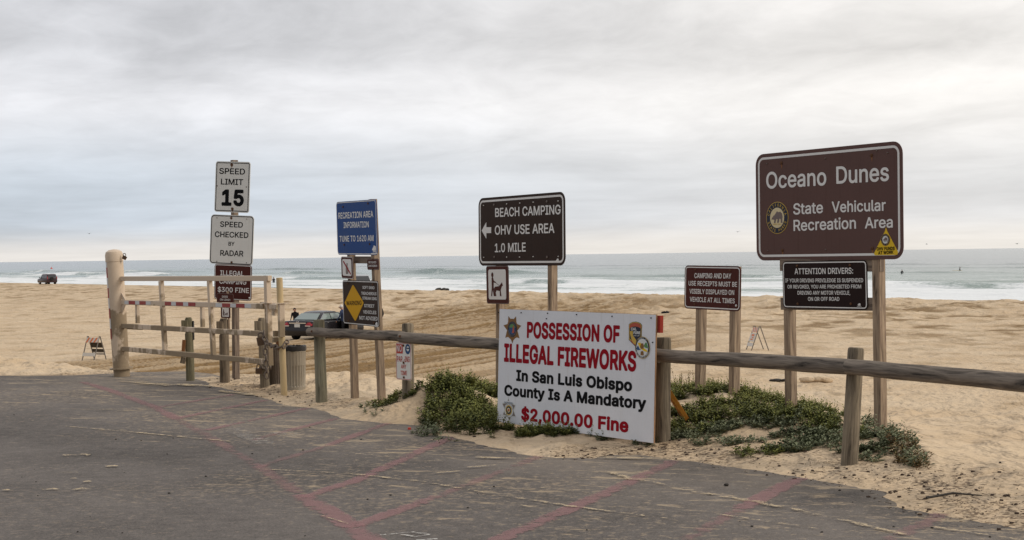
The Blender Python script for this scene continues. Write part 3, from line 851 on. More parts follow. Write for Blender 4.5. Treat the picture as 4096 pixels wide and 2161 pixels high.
# ------------------------------------------------------------------ lettering
# letter outlines (weight + character | advance | closed outlines), 500 units to the em
GLYPHS = """
R$|223|100,-44 122,-44 126,-42 129,-38 129,-12 130,-10 136,-10 156,-5 174,4 184,11 201,30 207,44 211,58 211,80 209,90 201,106 195,114 176,130 150,142 129,148 130,220 138,218 148,213 157,204 163,186 168,182 200,182 204,184 207,188 207,198 203,212 197,224 184,240 160,256 142,262 129,264 129,292 127,296 122,299 100,299 96,297 94,292 94,264 70,257 46,244 34,232 27,220 19,196 19,178 21,168 27,154 34,144 40,137 58,125 74,118 94,112 94,34 90,34 82,37 74,42 63,54 60,66 57,72 52,75 18,75 14,73 12,68 12,64 16,46 27,24 44,8 66,-4 94,-10 94,-38 96,-42;130,34 130,102 142,98 156,90 163,82 166,72 164,58 159,50 146,39;94,158 76,167 67,176 65,180 65,194 70,206 80,215 92,220 94,220
R,|94|18,-66 42,-67 46,-65 50,-60 75,32 73,40 68,43 34,43 29,40 26,34 12,-54 12,-60 14,-64
R.|94|41,-8 54,-9 64,-5 71,2 77,14 77,28 72,38 64,46 54,50 40,50 32,46 25,40 18,26 18,14 23,4 30,-4
R0|227|99,-10 128,-10 140,-7 162,3 179,18 191,36 199,54 206,80 209,102 210,136 206,174 199,200 188,222 179,236 168,246 158,253 142,261 120,265 98,264 80,259 64,250 46,234 38,222 28,200 21,176 17,146 17,108 19,88 25,62 35,38 46,20 60,7 80,-5;106,32 96,35 90,39 80,48 71,64 65,86 62,106 62,148 67,178 72,192 79,204 94,219 104,222 118,223 130,220 136,216 146,206 155,192 163,160 165,114 159,74 154,60 148,50 140,41 128,34 120,32
R1|227|37,-6 196,-7 200,-5 202,0 202,28 200,32 196,34 145,34 145,254 143,258 138,261 98,261 38,219 36,214 36,178 38,174 42,172 52,176 99,210 99,34 38,34 34,32 31,28 31,0 33,-4
R2|227|31,-6 196,-7 200,-5 202,0 202,28 200,32 196,35 91,36 148,94 168,118 185,142 195,164 198,188 193,214 181,234 166,249 150,258 134,263 120,265 104,265 80,260 66,253 52,243 42,232 31,212 26,194 26,180 28,176 32,174 64,174 68,176 71,180 72,196 77,206 90,218 100,222 116,223 128,221 136,217 147,208 153,192 153,178 150,168 136,146 27,28 25,24 25,0 27,-4
R3|227|93,-10 130,-9 148,-4 164,3 176,12 185,20 199,44 203,60 203,86 198,102 190,118 174,134 166,140 146,149 127,152 191,224 193,228 193,254 191,258 186,261 34,261 30,259 28,254 28,226 30,222 34,219 130,218 73,154 71,150 71,124 73,120 78,117 108,117 130,113 144,104 153,94 157,82 157,62 152,50 142,40 132,35 118,32 100,32 84,36 76,41 65,52 62,66 60,70 56,73 22,73 18,71 15,66 16,54 21,38 27,28 38,14 50,5 66,-3
R4|227|140,-6 172,-7 176,-4 178,0 178,46 208,46 212,48 214,52 214,82 212,86 208,88 178,88 178,160 176,164 172,166 140,166 136,164 134,160 134,88 65,88 162,252 160,258 156,261 122,261 117,258 17,88 13,80 13,52 15,48 20,46 134,46 134,0 136,-4
R5|227|96,-10 124,-10 138,-7 160,3 170,10 185,26 197,48 202,68 202,96 198,114 186,138 174,152 162,161 142,170 122,174 100,173 86,169 76,164 76,172 81,218 82,219 184,219 188,221 190,226 190,254 188,258 184,261 48,261 44,259 41,254 27,134 27,126 29,122 34,119 66,116 76,124 90,129 98,131 118,131 126,129 138,122 151,108 156,94 157,76 151,54 136,39 130,35 118,32 98,33 84,39 73,50 66,70 62,72 30,72 25,70 23,66 25,48 31,34 42,18 62,2 74,-4
R6|227|99,-10 132,-9 148,-4 166,6 181,20 187,28 194,40 200,58 201,92 199,104 194,118 184,134 172,147 150,159 128,164 107,164 165,248 167,254 165,258 160,261 126,261 119,256 53,160 35,126 27,104 25,92 25,68 29,50 39,28 49,16 64,3 80,-5;110,31 94,35 88,39 76,52 70,68 70,90 75,104 88,119 100,124 116,126 134,121 148,108 155,94 157,74 154,60 150,52 138,39 128,33
R7|227|48,-6 84,-7 88,-4 202,222 202,254 200,259 196,261 30,261 26,258 24,254 24,226 26,222 30,219 151,218 42,2 44,-4
R8|227|97,-10 136,-9 156,-3 170,4 180,10 195,26 203,42 207,56 207,80 202,96 190,116 180,126 168,134 184,148 195,168 198,184 198,198 194,214 182,236 168,248 146,260 120,265 106,265 86,262 76,258 58,248 44,236 39,228 32,214 28,198 28,184 32,166 42,148 58,134 44,125 36,116 25,98 19,78 19,58 21,48 30,28 46,11 58,3 72,-4;102,32 82,38 70,50 65,62 65,76 67,84 71,92 80,101 94,108 116,111 136,107 146,101 155,92 159,84 161,76 161,62 159,54 146,40 140,36 124,32;106,152 92,156 78,168 74,178 73,186 76,204 84,214 92,219 100,222 120,223 134,219 140,215 150,204 153,190 150,172 147,168 134,156 122,152
R:|94|41,-8 54,-9 64,-5 71,2 77,14 77,28 72,38 64,46 54,50 40,50 32,46 25,40 18,26 18,14 23,4 30,-4;44,128 56,129 66,134 72,140 77,150 77,166 73,174 64,183 52,188 42,188 30,182 23,176 18,164 18,152 24,140 32,133
RA|240|7,-6 44,-7 48,-4 72,64 168,64 192,-4 196,-7 232,-7 236,-4 238,4 147,252 142,259 138,261 100,261 95,258 1,2 3,-4;88,106 87,108 120,203 152,106
RB|228|29,-6 138,-7 152,-5 170,0 186,8 194,14 205,28 211,40 216,60 216,78 213,92 206,108 198,118 190,126 176,134 193,146 202,162 206,178 206,196 203,210 193,230 182,242 172,249 160,255 136,261 30,261 25,258 23,254 23,0 25,-4;70,36 69,36 70,108 134,108 148,104 165,90 169,82 171,66 167,52 156,42 136,36;70,150 69,150 70,219 134,218 148,213 158,202 161,190 159,172 155,166 142,154 128,150
RC|255|117,-10 150,-10 160,-8 180,-2 198,8 212,19 225,34 237,56 243,74 243,80 241,84 236,87 204,87 199,84 194,70 189,60 176,47 164,39 150,35 134,33 112,36 96,43 80,58 72,68 65,84 60,104 59,142 61,156 66,174 73,188 78,194 98,212 112,218 128,221 140,221 156,218 172,211 187,196 194,184 200,169 204,167 236,167 240,169 243,174 243,180 238,196 229,214 219,228 210,238 198,247 180,256 162,262 142,265 124,265 98,260 72,248 58,238 39,218 25,192 18,172 14,150 13,114 16,90 23,66 37,40 56,18 70,7 96,-5
RD|251|29,-6 122,-7 148,-3 168,4 192,18 205,30 217,46 230,72 235,92 238,116 236,158 230,182 219,206 206,224 186,242 158,255 130,261 30,261 25,258 23,254 23,0 25,-4;70,36 69,36 69,218 118,219 134,217 150,212 162,204 176,190 185,174 188,166 192,144 193,126 190,98 185,80 180,70 171,58 162,50 148,42 122,36
RE|209|29,-6 188,-7 193,-4 195,0 195,30 193,34 188,36 69,36 70,107 178,107 182,109 185,114 185,144 183,148 178,150 70,150 69,218 186,219 190,221 193,226 193,254 190,259 186,261 30,261 25,258 23,254 23,0 25,-4
RF|205|29,-6 62,-7 66,-5 69,0 70,104 174,104 178,106 180,110 180,140 178,144 174,146 70,146 69,218 186,219 190,221 192,226 192,254 190,259 186,261 30,261 25,258 23,254 23,0 25,-4
RG|260|118,-10 150,-10 162,-8 184,-1 204,11 221,26 232,42 241,62 246,88 246,128 244,132 240,135 140,135 136,133 134,128 134,100 136,95 140,93 200,92 194,68 178,48 170,42 160,37 134,33 122,34 104,39 92,46 81,56 72,68 65,84 60,104 60,150 66,174 73,188 92,208 100,214 114,219 126,221 140,221 156,218 172,210 183,200 192,186 200,169 204,167 238,167 242,169 244,174 239,194 231,212 214,234 198,246 180,256 162,262 142,265 114,264 94,259 72,249 52,234 34,210 24,190 17,168 13,140 13,114 18,82 25,62 41,34 58,16 74,5 98,-6
RH|258|29,-6 62,-7 66,-5 69,0 70,109 188,109 189,0 191,-4 196,-7 228,-7 233,-4 235,0 235,254 232,259 228,261 196,261 192,259 189,254 188,151 70,151 69,254 67,258 62,261 30,261 25,258 23,254 23,0 25,-4
RI|150|15,-6 136,-7 140,-5 142,0 142,30 140,34 136,36 98,36 98,218 136,219 140,222 142,226 142,254 140,258 136,261 16,261 12,259 9,254 9,226 12,221 16,219 52,218 52,36 16,36 11,34 9,30 9,0 11,-4
RK|233|29,-6 62,-7 67,-4 69,0 69,80 98,111 182,-5 186,-7 224,-7 229,-4 231,2 228,8 131,142 131,144 226,246 230,252 228,259 224,261 180,261 176,259 70,142 69,254 67,258 62,261 30,261 25,258 23,254 23,0 25,-4
RL|196|29,-6 182,-7 186,-5 188,0 188,30 186,34 182,36 69,36 69,254 67,258 62,261 30,261 26,259 23,254 23,0 25,-4
RM|314|29,-6 62,-7 66,-5 68,0 68,171 135,0 137,-4 142,-7 172,-7 176,-4 244,170 245,0 247,-4 252,-7 284,-7 289,-4 291,0 291,254 288,259 284,261 238,261 232,258 171,100 158,60 148,90 82,258 76,261 30,261 25,258 23,254 23,0 25,-4
RN|262|29,-6 62,-7 66,-5 69,0 68,186 96,140 187,-4 192,-7 232,-7 237,-4 239,0 239,254 236,259 232,261 198,261 194,259 192,254 192,70 74,258 70,261 30,261 25,258 23,254 23,0 25,-4
RO|267|117,-10 150,-10 164,-7 180,-2 206,14 224,32 234,46 248,80 253,106 253,148 250,166 243,190 225,222 210,237 196,248 170,260 142,265 124,265 98,260 72,248 56,237 39,218 26,194 19,176 14,150 13,114 16,90 22,70 34,44 49,24 70,7 96,-5;134,34 122,34 106,38 96,43 80,58 72,68 65,84 59,112 59,142 61,156 66,174 73,188 79,196 98,212 112,218 128,221 148,220 164,215 176,207 188,196 198,180 202,170 208,140 208,114 205,94 200,78 193,66 178,49 168,42 150,35
RP|222|29,-6 62,-7 66,-5 69,0 70,86 132,86 152,90 172,99 182,106 193,116 199,126 205,138 211,160 210,194 206,208 197,226 188,237 170,250 150,258 134,261 30,261 25,258 23,254 23,0 25,-4;70,128 69,128 70,219 132,218 144,214 157,204 161,198 164,188 165,164 160,148 148,136 136,130 122,128
RR|224|29,-6 62,-7 66,-5 69,0 70,92 120,92 172,-5 176,-7 214,-7 219,-4 221,2 167,100 168,102 176,106 188,115 198,126 209,150 212,170 211,192 205,212 194,232 174,248 154,257 134,261 30,261 25,258 23,254 23,0 25,-4;70,135 69,136 70,219 132,218 148,213 159,202 165,186 165,166 160,152 150,142 146,139 130,135
RS|223|94,-10 136,-10 156,-5 174,4 184,11 197,24 205,38 211,58 211,80 208,92 199,110 190,120 176,130 150,142 88,160 76,167 66,178 65,194 70,206 80,215 102,222 122,222 144,215 157,204 163,186 168,182 200,182 205,184 207,188 206,204 197,224 188,236 178,245 160,256 132,264 94,264 74,259 56,250 46,244 34,232 25,216 19,196 19,178 22,164 30,148 40,137 52,129 74,118 142,98 156,90 164,80 166,66 164,58 159,50 142,37 124,32 100,32 80,38 65,50 57,72 52,75 18,75 14,72 12,64 15,48 22,32 30,20 44,8 66,-4
RT|224|95,-6 128,-7 132,-5 135,0 135,218 208,219 212,221 215,226 215,254 213,258 208,261 16,261 12,259 9,254 9,226 11,222 16,219 89,218 89,0 91,-4
RU|259|116,-10 142,-11 156,-9 174,-4 192,5 202,12 215,26 229,50 234,66 236,84 236,254 234,258 230,261 196,261 192,259 189,254 188,74 183,60 168,44 156,37 140,33 120,33 102,37 86,48 75,62 69,84 69,254 67,258 62,261 30,261 26,259 23,254 23,76 28,54 42,28 62,8 86,-4 102,-9
RV|240|101,-6 140,-7 144,-5 147,0 238,252 236,258 232,261 196,261 192,258 134,94 120,51 102,108 48,258 42,261 8,261 4,259 2,254 4,244 94,0 96,-4
RW|343|76,-6 116,-7 121,-4 172,182 222,-4 228,-7 266,-7 271,-4 342,252 340,259 336,261 300,261 296,259 294,254 246,66 198,252 194,259 190,261 152,261 148,258 142,242 96,66 49,254 47,258 42,261 8,261 3,258 1,252 68,6 72,-4
RX|237|8,-6 46,-7 50,-5 103,70 118,95 134,70 186,-5 190,-7 228,-7 233,-4 235,0 233,6 146,132 228,248 230,254 228,259 224,261 186,261 182,259 118,166 103,192 58,259 54,261 14,261 10,258 8,254 10,248 92,130 4,6 2,0 4,-4
RY|236|101,-6 134,-7 138,-5 141,0 141,102 230,244 234,254 232,258 228,261 190,261 184,258 129,168 118,147 102,176 50,259 46,261 8,261 4,259 2,254 2,252 7,242 95,102 95,0 97,-4
RZ|219|20,-6 200,-7 205,-4 207,0 207,30 205,34 200,36 72,36 202,224 205,230 205,254 202,259 198,261 20,261 15,258 13,254 13,226 15,222 20,219 147,218 17,30 14,24 14,0 16,-4
Ra|195|67,-10 92,-11 102,-9 120,-1 130,7 131,0 133,-4 138,-7 168,-7 172,-5 175,0 175,140 173,150 164,170 152,183 134,193 124,196 108,199 84,199 60,193 44,185 32,176 22,164 14,148 16,140 48,130 54,132 61,142 68,150 76,155 88,158 112,157 122,152 128,144 131,132 131,126 128,123 116,120 72,115 52,110 26,97 19,90 12,78 8,62 8,48 10,36 17,20 22,12 36,0 52,-7;78,30 66,33 56,40 53,48 54,62 62,70 72,74 130,84 130,60 128,54 122,44 114,37 104,32 94,30
Rb|212|104,-10 126,-11 148,-5 168,7 178,18 187,30 197,54 202,80 202,110 198,132 193,146 179,170 162,185 146,194 126,199 96,198 80,191 64,179 64,254 62,258 58,261 26,261 22,259 19,254 19,0 21,-4 26,-7 56,-7 60,-5 63,0 64,11 78,-2 88,-7;110,30 90,34 74,50 66,68 63,100 67,124 72,136 78,144 86,152 94,156 116,158 130,154 138,149 148,136 156,112 157,84 151,58 143,46 130,34
Rc|198|92,-10 122,-10 136,-6 152,1 160,7 174,20 179,28 188,48 186,56 180,59 152,65 147,62 140,48 130,37 114,31 100,30 88,32 78,37 67,48 61,60 55,86 57,116 65,136 80,152 92,157 98,158 110,158 122,155 130,151 140,140 146,126 150,124 182,131 186,133 188,138 185,148 179,160 164,178 154,186 140,193 116,199 92,199 76,196 54,186 44,178 27,158 16,136 11,114 10,82 13,62 18,48 29,26 42,11 56,1 80,-9
Rd|212|87,-10 108,-11 122,-8 138,1 148,11 149,0 151,-4 156,-7 186,-7 190,-5 193,0 193,254 191,258 186,261 154,261 150,259 148,254 148,179 134,190 116,198 86,199 72,196 52,186 34,170 27,160 16,138 11,116 10,82 13,62 19,44 29,24 48,5 68,-6;102,30 88,32 80,36 66,50 62,56 57,72 55,102 59,124 67,140 78,152 84,155 96,158 108,158 124,153 136,142 142,134 148,112 149,86 146,68 137,48 126,37 120,33
Re|202|94,-10 126,-10 138,-7 158,3 178,20 189,42 189,46 186,51 152,60 147,56 141,44 128,34 112,30 100,30 84,34 76,38 65,50 60,58 56,72 56,78 186,78 190,80 193,84 192,116 190,128 184,146 175,164 164,176 152,186 138,193 114,199 90,199 80,197 58,188 44,179 31,164 18,140 12,120 10,104 10,82 13,62 19,44 28,28 44,10 56,1 74,-7;58,117 56,118 57,122 65,140 80,153 96,158 110,158 122,155 126,152 140,138 146,122 146,117
Rh|205|25,-6 58,-7 62,-5 64,0 64,122 66,132 71,142 80,151 92,156 104,158 118,156 126,152 136,142 140,130 141,0 143,-4 148,-7 180,-7 184,-5 186,0 186,124 184,142 180,156 170,174 160,185 136,197 126,199 98,198 74,188 64,181 64,254 62,258 58,261 26,261 22,259 19,254 19,0 21,-4
Ri|83|25,-6 58,-7 62,-5 64,0 64,190 62,194 58,197 26,197 22,195 19,190 19,0 21,-4;39,214 50,215 60,220 65,226 70,236 70,248 66,256 58,264 46,269 38,269 26,264 20,260 14,248 14,236 18,226 28,218
Rl|95|58,-8 80,-8 90,-6 95,-4 97,6 90,32 86,34 66,34 64,40 64,254 62,258 58,261 26,261 22,259 19,254 19,36 21,24 28,10 40,-1
Rn|205|25,-6 58,-7 62,-5 64,0 64,122 66,132 71,142 80,151 92,156 104,158 118,156 126,152 136,142 140,130 141,0 143,-4 148,-7 180,-7 184,-4 186,0 185,136 180,156 174,168 160,185 142,195 126,199 102,199 94,197 74,188 64,180 63,190 61,194 56,197 26,197 21,194 19,190 19,0 21,-4
Ro|208|92,-10 114,-11 130,-8 150,0 162,8 175,22 183,34 192,54 197,76 198,94 195,124 188,144 180,160 168,175 152,187 140,193 116,199 92,199 76,196 54,186 44,178 27,158 16,136 11,114 10,82 13,62 18,48 29,26 42,11 56,1 80,-9;100,30 82,35 65,52 57,72 55,102 58,120 67,140 80,152 86,155 98,158 110,158 122,155 130,151 144,134 150,118 153,90 148,62 140,48 124,34 116,31
Rp|212|25,-78 58,-78 62,-76 64,-72 64,10 78,-2 98,-10 132,-10 148,-5 168,7 181,22 192,40 197,54 202,80 202,110 198,132 193,146 179,170 162,185 146,194 126,199 96,198 74,188 64,178 63,190 61,194 56,197 26,197 22,195 19,190 19,-72 21,-76;110,30 90,34 74,50 66,68 63,100 67,124 72,136 78,144 86,152 94,156 116,158 130,154 138,149 148,136 156,112 157,84 151,58 143,46 130,34
Rr|130|25,-6 58,-7 62,-5 64,0 64,126 66,134 70,140 86,153 98,156 122,154 127,156 129,160 129,192 127,196 122,199 96,199 88,197 74,191 64,182 63,190 61,194 56,197 26,197 22,195 19,190 19,0 21,-4
Rs|182|78,-10 110,-10 126,-6 140,0 150,7 160,16 170,34 172,42 173,56 170,72 162,86 152,96 134,106 124,110 76,121 68,125 62,132 61,140 63,146 72,155 86,159 102,159 112,156 121,148 128,136 134,132 160,137 167,140 169,144 168,150 155,174 138,189 114,198 80,199 62,195 46,187 34,179 27,170 17,148 16,134 19,118 27,104 36,94 56,83 114,68 126,58 127,48 125,44 114,34 100,30 82,30 68,34 58,44 52,58 48,60 24,56 13,52 11,44 14,34 22,18 32,7 54,-5
Rt|114|74,-8 102,-8 110,-5 113,0 109,24 106,32 102,34 90,32 76,33 72,36 70,44 70,156 102,157 106,159 109,164 109,190 107,194 102,197 70,198 70,236 68,241 64,243 32,243 28,241 25,236 25,198 2,197 -2,194 -4,190 -4,164 -2,160 2,157 25,156 25,44 29,24 37,10 46,1 60,-6
Ru|205|88,-10 104,-9 116,-6 134,3 142,10 142,0 144,-4 148,-7 180,-7 184,-5 186,0 186,190 184,194 180,197 148,197 144,195 141,190 140,64 136,52 124,38 106,32 94,32 82,35 73,42 66,54 64,64 64,190 62,194 58,197 26,197 22,195 19,190 19,62 24,36 34,16 48,3 68,-7
Ry|195|42,-80 58,-79 80,-70 92,-60 100,-50 112,-24 192,186 193,190 190,195 186,197 152,197 147,194 98,56 48,194 42,197 8,197 4,194 2,190 4,182 74,0 67,-22 58,-34 50,-38 30,-36 26,-38 23,-44 17,-66 19,-74 26,-78
B$|233|97,-54 126,-55 134,-51 140,-40 140,-20 166,-13 192,2 203,14 212,26 222,56 222,82 220,92 212,110 204,122 192,133 180,141 156,152 140,156 140,204 147,198 152,182 160,173 166,171 204,171 212,175 218,186 218,202 213,218 202,238 186,254 166,266 140,274 139,298 134,306 126,310 98,310 90,306 83,296 83,274 64,267 40,253 25,238 16,224 8,198 9,168 14,154 21,142 34,128 48,118 68,108 83,102 83,50 74,58 68,76 60,84 56,86 16,86 8,82 1,72 2,54 6,40 18,18 32,2 60,-14 83,-20 84,-44 90,-51;141,50 140,85 148,81 153,76 155,70 150,56;83,176 76,184 77,194 82,202
B,|104|15,-78 46,-78 54,-74 60,-66 86,28 85,42 82,48 74,53 30,54 22,50 16,40 1,-52 1,-64 3,-68 8,-74
B.|104|38,-20 56,-20 68,-16 80,-6 88,10 89,24 83,42 74,53 58,61 38,61 28,57 16,48 7,30 7,12 12,0 24,-13
B0|237|96,-20 130,-21 144,-18 160,-11 176,0 188,12 204,36 215,68 220,98 221,138 218,172 209,206 199,226 188,242 176,255 162,264 144,272 124,276 102,276 86,273 62,263 52,256 34,236 20,212 13,192 7,160 6,104 8,86 14,58 23,36 37,14 52,-2 74,-15;110,43 96,48 89,56 81,70 76,88 73,110 73,144 78,174 86,194 98,208 114,212 130,207 140,196 145,186 152,158 154,116 150,86 141,60 128,47 122,44
B1|237|34,-18 198,-18 206,-14 212,-6 213,30 206,41 198,45 156,46 156,258 152,266 144,271 92,271 32,228 26,220 25,176 29,168 34,163 40,161 50,162 88,188 88,46 34,45 24,38 20,30 20,-4 24,-12
B2|237|28,-18 198,-18 206,-14 212,-6 213,32 209,40 204,44 198,46 117,46 157,88 184,120 202,150 208,170 208,202 203,220 197,232 190,242 176,255 156,268 138,274 124,276 102,276 74,270 62,264 44,252 33,240 21,218 15,196 15,178 19,170 30,163 68,163 72,165 81,174 82,188 86,200 94,207 104,211 120,211 132,206 138,200 142,190 140,174 127,152 16,32 14,28 14,-4 18,-12
B3|237|90,-20 128,-21 142,-18 160,-12 176,-3 194,14 209,38 214,56 214,88 208,108 197,128 182,143 170,151 149,160 203,222 204,258 200,266 192,271 32,272 24,268 18,260 17,222 21,214 26,210 32,208 105,208 61,156 60,120 64,112 74,106 104,106 128,101 139,94 145,82 146,66 143,58 134,49 114,43 98,44 82,50 74,60 73,70 69,78 58,84 18,84 10,80 6,74 4,70 6,46 13,28 25,12 38,0 60,-13 72,-17
B4|237|137,-18 174,-18 182,-14 189,-4 189,34 214,36 221,42 225,50 225,84 221,92 210,99 189,100 189,162 185,170 174,177 138,177 128,172 173,250 173,258 171,262 166,268 158,272 120,272 108,264 10,100 2,84 2,50 6,42 14,36 122,35 123,-4 127,-12;86,99 85,100 122,163 123,100
B5|237|93,-20 134,-20 150,-15 164,-8 178,1 191,14 200,28 210,50 213,64 213,100 211,110 200,136 188,154 166,172 146,181 126,185 104,185 89,182 92,208 186,208 194,212 201,222 201,258 197,266 186,272 44,272 36,268 30,258 16,138 16,122 20,114 30,108 68,105 80,113 92,118 102,120 116,120 126,117 132,113 140,104 145,90 145,72 140,58 130,48 114,43 98,45 88,51 81,60 78,72 75,76 64,83 26,83 18,79 13,72 12,56 14,46 20,30 33,10 42,2 58,-9 82,-19
B6|237|96,-20 136,-20 150,-16 164,-9 178,0 196,20 204,34 211,56 212,96 210,106 204,124 193,142 178,156 166,164 144,173 129,176 177,246 178,258 176,262 172,268 164,272 122,272 114,268 110,264 36,154 22,126 16,106 14,96 14,64 19,44 28,24 40,8 60,-8 74,-15;114,42 106,43 94,48 86,58 81,72 81,86 86,100 96,110 106,114 120,114 130,110 141,98 146,80 144,66 139,56 128,46
B7|237|45,-18 86,-18 94,-14 99,-8 212,216 213,258 209,266 204,270 198,272 28,272 20,268 15,262 13,258 13,222 17,214 24,209 133,208 32,8 32,-6 38,-14
B8|237|94,-20 138,-20 162,-13 174,-7 186,1 204,20 213,36 218,52 218,82 214,98 202,120 188,134 199,150 208,174 209,200 204,220 194,238 180,254 156,268 132,275 94,275 74,270 60,263 46,254 32,238 22,220 17,200 17,180 20,166 27,150 39,134 27,124 20,114 10,90 8,80 8,56 13,36 26,14 42,-1 66,-14 82,-19;106,43 86,49 79,56 76,66 76,74 80,84 90,94 104,99 122,99 136,94 146,84 149,78 150,66 147,56 140,49 130,45 122,43;108,163 96,167 88,174 85,182 86,198 92,205 104,211 116,212 128,209 134,206 140,198 140,178 138,174 128,166 118,163
B:|104|38,-20 56,-20 68,-16 80,-6 88,10 89,24 83,42 74,53 58,61 38,61 28,57 16,48 7,30 7,12 12,0 24,-13;41,118 54,117 70,123 81,134 88,148 88,168 84,178 74,190 62,197 56,199 40,199 28,195 14,182 7,168 7,148 15,132 28,122
BA|250|4,-18 46,-18 54,-14 60,-6 80,53 158,53 180,-6 183,-12 190,-17 234,-18 242,-14 248,-6 248,10 157,258 153,264 144,271 96,272 88,268 83,260 -10,4 -10,-4 -8,-8 -4,-14;104,117 103,118 120,165 136,118
BB|238|26,-18 140,-18 156,-16 176,-10 190,-3 200,5 216,24 226,50 226,88 222,102 217,112 207,126 197,134 207,146 215,164 217,174 216,206 211,222 202,238 190,251 176,260 154,269 140,272 26,272 18,268 14,262 12,258 12,-4 16,-12;82,47 80,48 80,97 136,96 148,91 157,80 160,68 158,60 154,54 146,50 134,47;82,161 80,162 80,208 130,207 142,203 147,198 150,188 149,178 146,172 138,165 124,161
BC|265|114,-20 158,-20 180,-14 202,-3 220,10 234,26 247,50 254,72 253,86 250,92 242,97 200,98 190,92 180,68 170,56 152,47 142,45 126,45 112,48 100,55 89,64 79,80 75,90 70,116 70,140 72,152 76,168 84,184 102,201 114,207 130,210 144,209 158,205 168,199 178,190 182,184 190,162 200,156 240,156 248,160 253,168 254,182 248,202 240,218 228,236 216,247 196,261 182,268 154,275 122,276 94,271 68,259 50,247 37,234 21,210 10,186 3,154 2,112 5,88 13,60 26,36 38,20 48,9 66,-4 90,-15
BD|261|26,-18 126,-18 158,-12 184,-1 200,9 214,22 231,46 241,70 248,102 249,142 245,172 236,198 220,226 206,241 184,256 158,267 132,272 26,272 18,268 14,262 12,258 12,-4 16,-12;82,47 80,48 80,208 116,208 138,204 152,198 167,184 177,162 181,142 181,114 175,86 169,74 162,66 152,57 142,52 120,47
BE|219|26,-18 192,-18 200,-14 204,-8 206,-4 206,32 202,40 194,46 80,48 80,96 182,96 190,100 194,106 196,110 196,146 190,157 182,161 80,161 80,208 190,208 194,210 200,214 204,222 204,258 200,266 194,270 190,272 26,272 18,268 14,262 12,258 12,-4 16,-12
BF|215|26,-18 66,-18 74,-14 79,-6 80,93 176,93 184,97 189,102 191,108 191,142 187,150 182,155 176,157 80,157 80,208 188,208 194,210 199,214 203,222 203,258 199,266 194,270 188,272 26,272 18,268 14,262 12,258 12,-4 16,-12
BG|270|115,-20 154,-21 166,-19 190,-11 212,2 230,20 243,38 251,56 256,76 257,132 253,140 248,144 242,146 138,146 130,142 123,132 123,96 125,92 130,86 138,82 186,82 186,78 180,66 172,57 158,49 144,45 126,45 102,53 94,59 83,72 75,90 71,108 71,148 76,168 84,184 98,199 104,203 118,208 130,210 144,209 158,205 174,192 181,182 190,162 200,156 240,156 248,160 254,168 255,180 247,206 234,228 224,240 198,260 180,268 154,275 120,276 98,272 68,260 52,249 34,230 23,214 12,192 4,162 2,142 2,112 4,94 11,66 22,42 36,22 56,3 70,-6 86,-14
BH|268|26,-18 66,-18 74,-14 79,-6 80,98 178,98 178,-4 180,-8 184,-14 192,-18 232,-18 242,-12 246,-4 246,258 240,268 232,272 192,272 184,268 180,262 178,258 178,162 80,162 80,258 78,262 74,268 66,272 26,272 16,266 12,258 12,-4 16,-12
BI|160|12,-18 138,-18 146,-14 152,-6 153,32 149,40 138,47 109,48 109,208 138,208 146,212 151,218 153,222 153,258 149,266 142,271 12,272 4,268 -1,260 -2,222 2,214 12,208 41,208 41,48 12,47 4,43 -1,36 -2,-4 2,-12
BK|243|26,-18 66,-18 74,-14 78,-8 80,-4 80,76 96,93 174,-14 182,-18 228,-18 238,-12 242,-4 242,4 239,12 145,142 235,238 241,250 241,258 234,268 226,272 178,272 172,270 161,260 80,172 80,258 76,266 66,272 26,272 16,266 12,258 12,-4 16,-12
BL|206|26,-18 184,-18 192,-14 199,-4 199,32 195,40 188,46 80,48 80,258 76,266 66,272 26,272 18,268 12,258 12,-4 16,-12
BM|324|26,-18 64,-18 72,-14 78,-6 80,110 125,-6 134,-16 140,-18 174,-18 185,-12 190,-2 234,109 234,-4 236,-8 240,-14 248,-18 288,-18 298,-12 302,-4 302,258 296,268 288,272 234,272 223,264 158,96 91,264 80,272 26,272 16,266 12,258 12,-4 16,-12
BN|272|26,-18 66,-18 74,-14 79,-6 80,143 182,-14 190,-18 236,-18 246,-12 250,-4 250,258 244,268 236,272 196,272 188,268 182,260 180,111 80,268 72,272 26,272 16,266 12,258 12,-4 16,-12
BO|277|114,-20 152,-21 168,-18 186,-12 214,5 233,24 245,42 254,62 263,96 263,158 256,188 244,214 229,234 208,253 184,267 154,275 122,276 94,271 68,259 50,246 33,228 19,206 8,178 3,154 2,112 5,88 12,64 23,40 40,18 58,2 82,-12 96,-17;126,45 112,48 102,53 96,58 83,72 75,90 72,102 70,116 70,138 76,168 88,188 102,201 112,206 122,209 136,210 152,207 164,202 170,198 184,182 194,156 197,136 197,118 194,98 190,84 178,64 168,55 154,48 142,45
BP|232|26,-18 66,-18 74,-14 78,-8 80,-4 80,75 134,75 162,81 176,88 190,97 202,110 210,122 215,132 222,158 222,190 219,204 213,220 203,236 188,252 174,261 152,269 136,272 26,272 18,268 14,262 12,258 12,-4 16,-12;82,139 80,140 80,208 128,207 140,203 148,196 153,184 154,168 149,152 142,145 132,141 120,139
BR|234|26,-18 66,-18 74,-14 78,-8 80,-4 80,81 112,81 114,78 156,-2 162,-12 168,-16 172,-18 218,-18 226,-14 230,-8 232,-4 231,8 182,96 200,110 209,122 217,138 221,152 223,166 221,200 215,218 206,234 192,250 178,259 158,268 138,272 26,272 18,268 14,262 12,258 12,-4 16,-12;82,146 80,146 80,208 130,207 144,202 150,196 154,184 154,168 150,158 144,151 128,146
